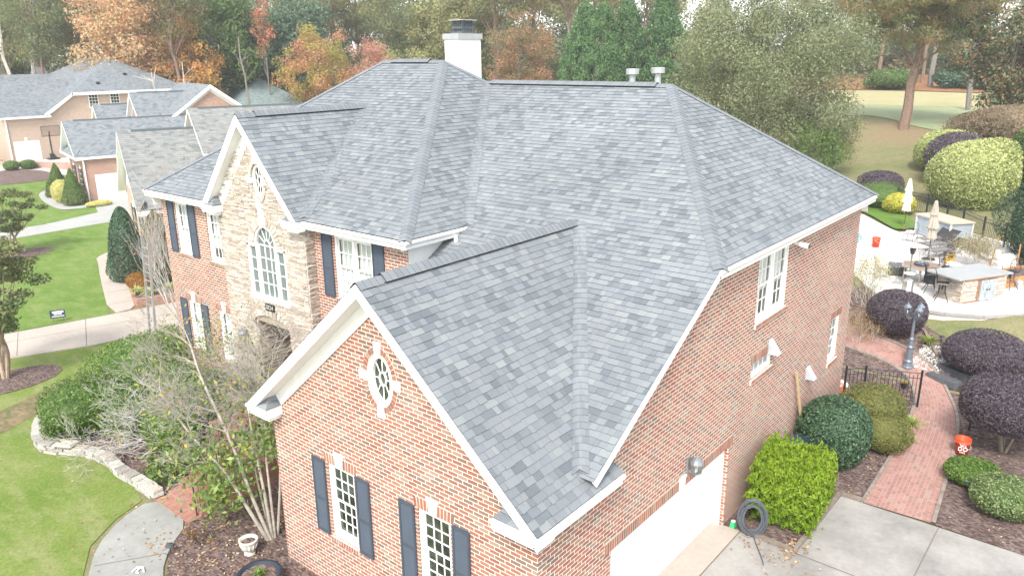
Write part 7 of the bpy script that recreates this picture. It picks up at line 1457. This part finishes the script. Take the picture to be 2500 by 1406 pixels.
parasol((37.4, 3.35, Z), 2.72, plain('cream_canvas', (.72, .68, .58), .9, .1, var=.06), 'closed cream parasol on a brown round base beyond the heater', 0, plain('terracotta_base', (.30, .14, .09), .7)); parasol((30.9, .72, Z), 2.75, plain('taupe_canvas', (.38, .34, .28), .9, .1, var=.15), 'closed taupe parasol between the dining chairs and the loungers', 1, plain('dark_base', (.05, .045, .04), .6))
# deck box / cabinet
bx_ = thing('storage_cabinet', (36.1, 1.2, Z), 'large pale blue slatted storage cabinet with tan lid by the pool fence', 'cabinet', rz=R(49)); CB = plain('pale_blue_boards', (.33, .375, .40), .8, .1, var=.15, scale=2)
m = MB(); w_, d_ = 1.28, .62
for i in range(7):
    z0 = .04+i*.14; m.wbox(-w_+.02, w_-.02, -d_, -d_+.03, z0, z0+.13); m.wbox(-w_+.02, w_-.02, d_-.03, d_, z0, z0+.13); m.wbox(-w_, -w_+.03, -d_+.02, d_-.02, z0, z0+.13); m.wbox(w_-.03, w_, -d_+.02, d_-.02, z0, z0+.13)
m.build('boards', CB, bx_); m = MB(); [m.wbox(a*w_-.04, a*w_+.04, b*d_-.04, b*d_+.04, 0, 1.02) for a in (-1, 1) for b in (-1, 1)]; m.build('corner_trim', plain('pale_corner_trim', (.55, .56, .54), .7), bx_); m = MB(); m.wbox(-w_-.08, w_+.08, -d_-.08, d_+.08, 1.02, 1.08, taper=.01); m.build('lid', plain('tan_lid', (.50, .37, .28), .8, var=.1), bx_)
# loungers
def lounger(loc, rz, label, up_=38):
    t = thing('sun_lounger', loc, label, 'sun lounger', 'dark metal sun loungers by the pool fence', rz); fm_ = plain('dark_taupe_metal', (.13, .12, .11), .5); mesh_ = plain('charcoal_sling', (.06, .055, .055), .8, .1)
    m = MB()
    for s_ in (-.3, .3): m.tube([(-.9, s_, .33), (.35, s_, .34)], .02, 5); [m.tube(smooth_line([(x, s_, .33), (x+.05*q, s_*1.05, .2), (x+.16*q, s_*1.1, .0)], 1), .017, 5) for x, q in ((-.75, -1), (.25, 1))]; m.tube([(-.7, s_*1.05, .15), (.3, s_*1.05, .15)], .01, 4)
    for i in range(9): x = -.85+i*.14; m.tube([(x, -.3, .33), (x, .3, .33)], .009, 4)
    m.build('frame', fm_, t); c, s = math.cos(R(up_)), math.sin(R(up_)); m = MB(); f_ = Fr((.35, 0, .35), (c, 0, s), (0, 1, 0), (-s, 0, c)); m.box(f_, 0, .82, -.28, .28, 0, .025); m.build('backrest', mesh_, t); m = MB(); m.wbox(-.88, .33, -.27, .27, .345, .36); m.build('seat', plain('grey_sling', (.20, .19, .18), .8, .1), t)
    for s_ in (-1, 1): m = MB(); m.tube(smooth_line([(.4, s_*.33, .36), (.2, s_*.36, .52), (-.1, s_*.36, .52), (-.15, s_*.33, .36)], 2), .014, 5); m.build('armrest', fm_, t)
    return t
lounger((34.4, 1.25, Z), R(-35), 'sun lounger farthest from the camera, its back raised before the cabinet', 46); lounger((33.2, .75, Z), R(-35), 'middle sun lounger with raised charcoal back', 44); lounger((32.0, .30, Z), R(-33), 'sun lounger nearest the camera with low raised back', 30)
def chair(loc, rz, label, m_col, grp='taupe metal patio chairs'):
    t = thing('patio_chair', loc, label, 'chair', grp, rz); c = plain(*m_col); m = MB(); m.wbox(-.25, .25, -.25, .25, .40, .43, taper=.02); m.build('seat', plain('taupe_sling', (.30, .27, .23), .8), t); m = MB()
    m.tube(smooth_line([(-.24, -.24, .42), (-.30, -.24, .8), (-.36, -.2, .95), (-.36, .2, .95), (-.30, .24, .8), (-.24, .24, .42)], 1), .015, 5); m.tube([(-.27, -.22, .5), (-.35, .2, .9)], .009, 4); m.tube([(-.27, .22, .5), (-.35, -.2, .9)], .009, 4); m.tube([(-.28, -.24, .66), (-.28, .24, .66)], .009, 4); m.build('backrest', c, t)
    for a, b in ((-1, -1), (-1, 1), (1, -1), (1, 1)): m = MB(); m.tube([(a*.22, b*.24, .42), (a*.28, b*.26, 0)], .014, 5); m.build('leg', c, t)
    for s_ in (-1, 1): m = MB(); m.tube(smooth_line([(-.27, s_*.26, .62), (.1, s_*.29, .66), (.24, s_*.28, .62), (.2, s_*.25, .42)], 2), .013, 5); m.build('armrest', c, t)
    return t
TM = ('taupe_metal', (.32, .29, .24), .5); DM = ('dark_taupe_metal', None)
chair((26.3, 1.55, Z), R(-60), 'taupe patio chair at the left of the hexagonal table', TM); chair((27.9, .75, Z), R(-150), 'taupe patio chair behind the hexagonal table', TM); chair((28.7, .35, Z), R(-150), 'tall backed pale metal chair left of the terracotta pot', TM); chair((34.2, 2.3, Z), R(170), 'dark low chair near the cream parasol base', ('dark_taupe_metal', None))
for i, (x, y, lb) in enumerate(((27.35, 1.2, 'dark grey ottoman left of the heater pole'), (26.95, -.35, 'dark grey ottoman between table and bar'))):
    t = thing('ottoman', (x, y, Z), lb, 'ottoman', 'dark woven ottomans', R(15)); m = MB(); m.wbox(-.36, .36, -.36, .36, .04, .38, taper=.02); m.build('body', plain('dark_wicker', (.05, .055, .06), .8, var=.3, scale=30), t); m = MB(); m.wbox(-.37, .37, -.37, .37, .38, .46, taper=.03); m.build('cushion', plain('slate_cushion', (.11, .12, .135), .9), t)
tp = thing('flower_pot', (30.2, -.3, Z), 'yellow orange glazed flower pot with orange leaves', 'pot'); m = MB(); m.lathe([(0, 0), (.14, 0), (.22, .12), (.22, .28), (.18, .34), (.2, .37), (.16, .37), (0, .34)], n=20); m.build('pot', plain('ochre_glaze', (.60, .30, .04), .3, .5), tp, True); q_ = strap('x', (0, 0, .33), 60, .4, MAT['orange_plant_leaf'], None, 71, cat=None, w_=.03); q_.parent = tp; q_.name = 'plant'
st2 = thing('side_table', (30.9, -.1, Z), 'small black folding table behind the ochre pot', 'table'); m = MB(); m.wbox(-.22, .22, -.22, .22, .44, .46); m.build('table_top', black, st2); m = MB(); legs4(m, .2, .44, .012, .02); m.build('legs', black, st2)
# boulders round the planting bed
r = random.Random(14); BW = plain('white_boulder', (.62, .59, .55), .9, .1, var=.25, scale=4)
BL = ['pale boulder at the foot of the pool fence beside the nearest lounger', 'second pale boulder right of the nearest lounger', 'large pale boulder behind the feathery bloom shrub', 'pale boulder touching the dark holly', 'pale boulder behind the right wooden stake', 'small pale boulder beside the ochre pot', 'small pale boulder left of the raised planter']
for i, (x, y, s_) in enumerate(((34.5, -.75, .55), (33.7, -1.35, .6), (32.8, -1.75, .62), (31.9, -2.2, .5), (31.0, -2.3, .4), (29.7, -.6, .32), (29.2, -1.0, .3))):
    import bmesh
    bm = bmesh.new(); bmesh.ops.create_icosphere(bm, subdivisions=3, radius=s_)
    for v in bm.verts: v.co *= 1+.22*math.sin(v.co.x*7+i)*math.sin(v.co.y*6+i*2)+.1*math.sin(v.co.z*14+i); v.co.z *= .72
    me = bpy.data.meshes.new('boulder'); bm.to_mesh(me); bm.free(); me.materials.append(BW); o = bpy.data.objects.new('boulder', me); COL.objects.link(o); o.location = (x, y, Z+s_*.3); tag(o, BL[i], 'boulder', 'boulders of the raised bed')
bs = thing('bloom_shrub', (30.9, -1.2, Z), 'feathery olive and pink shrub growing among the boulders', 'bush'); m = MB(); rr = random.Random(41); tips = []
for i in range(14): a = rr.uniform(0, 6.28); branchy(m, (rr.uniform(-.3, .3), rr.uniform(-.3, .3), 0), (math.cos(a)*.6, math.sin(a)*.6, 1), .5, .012, 3, rr, .45, 3, .1, tips)
m.build('branches', TW, bs); leafy(tips, leaf('olive_pink_leaf', [(.15, .17, .05), (.24, .24, .09), (.36, .24, .17), (.18, .2, .07)], .3), bs, 5200, .035, .4, 42, .17)
# raised timber planter, stakes, watering can
rp2 = thing('raised_planter', (29.0, -2.9, Z), 'orange timber raised planter box behind the bar', 'planter', rz=R(-30)); m = MB(); OT = plain('orange_timber', (.42, .21, .08), .8, var=.2, scale=4)
for a, b, c, d_ in ((-1.5, 1.5, -.6, -.55), (-1.5, 1.5, .55, .6), (-1.5, -1.45, -.55, .55), (1.45, 1.5, -.55, .55)): m.wbox(a, b, c, d_, 0, .42)
m.build('boards', OT, rp2); m = MB(); m.wbox(-1.45, 1.45, -.55, .55, .02, .33); m.build('soil', MU, rp2)
for x, y, lb in ((31.2, -1.75, 'leaning wooden stake behind the bloom shrub'), (30.4, -2.85, 'upright wooden stake at the right in the raised planter')): m = MB(); m.tube([(0, 0, 0), (.05 if x > 31 else 0, -.16 if x > 31 else 0, 1.35)], .03, 5); o = m.build('wooden_stake', OT); o.location = (x, y, Z); tag(o, lb, 'stake')
wc = thing('watering_can', (28.2, -3.25, Z), 'galvanised watering can on the patio edge at the right', 'watering can'); m = MB(); m.lathe([(0, 0), (.15, 0), (.15, .26), (.1, .31), (0, .31)], n=16); m.build('body', MAT['galvanised_steel'], wc); m = MB(); m.tube([(.14, 0, .06), (.3, 0, .3)], .02, 6); m.build('spout', MAT['galvanised_steel'], wc); m = MB(); m.tube(smooth_line([(-.14, 0, .12), (-.24, 0, .25), (-.1, 0, .42), (.05, 0, .3)], 2), .012, 5); m.build('handle', MAT['galvanised_steel'], wc)
pf = thing('pool_float', (36.2, 2.75, Z+.03), 'white round float with dark centre beside the parasol base', 'float', rz=R(20)); m = MB(); m.lathe([(.09, .02), (.2, 0), (.25, .06), (.2, .13), (.10, .12), (.09, .02)], n=20); m.build('ring', white2, pf, True); m = MB(); m.lathe([(.095, .05), (0, .06)], n=12); m.build('centre', MAT['dark_pole'], pf)
rl = thing('pool_ladder', (31.5, 4.0, Z+.05), 'thin steel handrail at the pool corner', 'handrail'); m = MB(); m.tube(smooth_line([(0, 0, 0), (0, 0, .8), (.3, .1, .9), (.6, .2, .3), (.6, .2, -.1)], 2), .022, 6); m.build('rail', ST, rl)
# fallen leaves: too many to count
m = MB(); r = random.Random(5); 
def lv(x, y, dz, s=.045):
    a = r.uniform(0, 6.28); c, s2 = math.cos(a)*s, math.sin(a)*s; z = H(x, y)+dz; m.face([(x-c, y-s2, z+r.uniform(0, .02)), (x+s2*.5, y-c*.5, z+r.uniform(0, .03)), (x+c, y+s2, z+r.uniform(0, .02)), (x-s2*.5, y+c*.5, z)], t=r.random()+.001)
for _ in range(420): lv(r.uniform(-2.0, 1.5), r.uniform(7.6, 10.6), .05)
for _ in range(500): lv(r.uniform(-.8, 3.5), r.uniform(12.6, 19), .05)
for _ in range(90): lv(r.gauss(7.5, .45), -1.76-abs(r.gauss(0, .3))+.25, .06)
for _ in range(50): lv(r.gauss(7.4, .4), r.uniform(-1.5, -.5), .05)
for _ in range(420): lv(r.uniform(10.8, 22), r.uniform(-2.6, -.1), .05)
for _ in range(260): lv(r.uniform(10.8, 20), r.uniform(-8, -3.6), .05)
for _ in range(160): lv(r.uniform(-8, 3), r.uniform(10, 24), .05, .035)
for _ in range(50): lv(r.gauss(-1.9, .9), r.gauss(11.0, .9), .07, .04)
tag(m.build('fallen_leaves', tone_mat('dead_leaf', [(0, (.20, .11, .05)), (.4, (.30, .17, .08)), (.7, (.38, .25, .14)), (1, (.45, .36, .24))], .8, .2)), kind='stuff')

# ================================================================== HAZE
bm = bmesh.new(); bmesh.ops.create_cube(bm, size=1); me = bpy.data.meshes.new('haze'); bm.to_mesh(me); bm.free()
hz_ = bpy.data.objects.new('haze', me); COL.objects.link(hz_); hz_.scale = (1500, 1500, 47); hz_.location = (420, 420, 22.5); hz_.display_type = 'WIRE'; tag(hz_, kind='stuff')
hm = bpy.data.materials.new('haze'); hm.use_nodes = True; t_ = hm.node_tree; t_.nodes.clear(); pv = t_.nodes.new('ShaderNodeVolumePrincipled'); oo = t_.nodes.new('ShaderNodeOutputMaterial'); t_.links.new(pv.outputs[0], oo.inputs['Volume'])
pv.inputs['Color'].default_value = (.92, .94, .96, 1); pv.inputs['Density'].default_value = .0007; pv.inputs['Anisotropy'].default_value = .2; me.materials.append(hm)
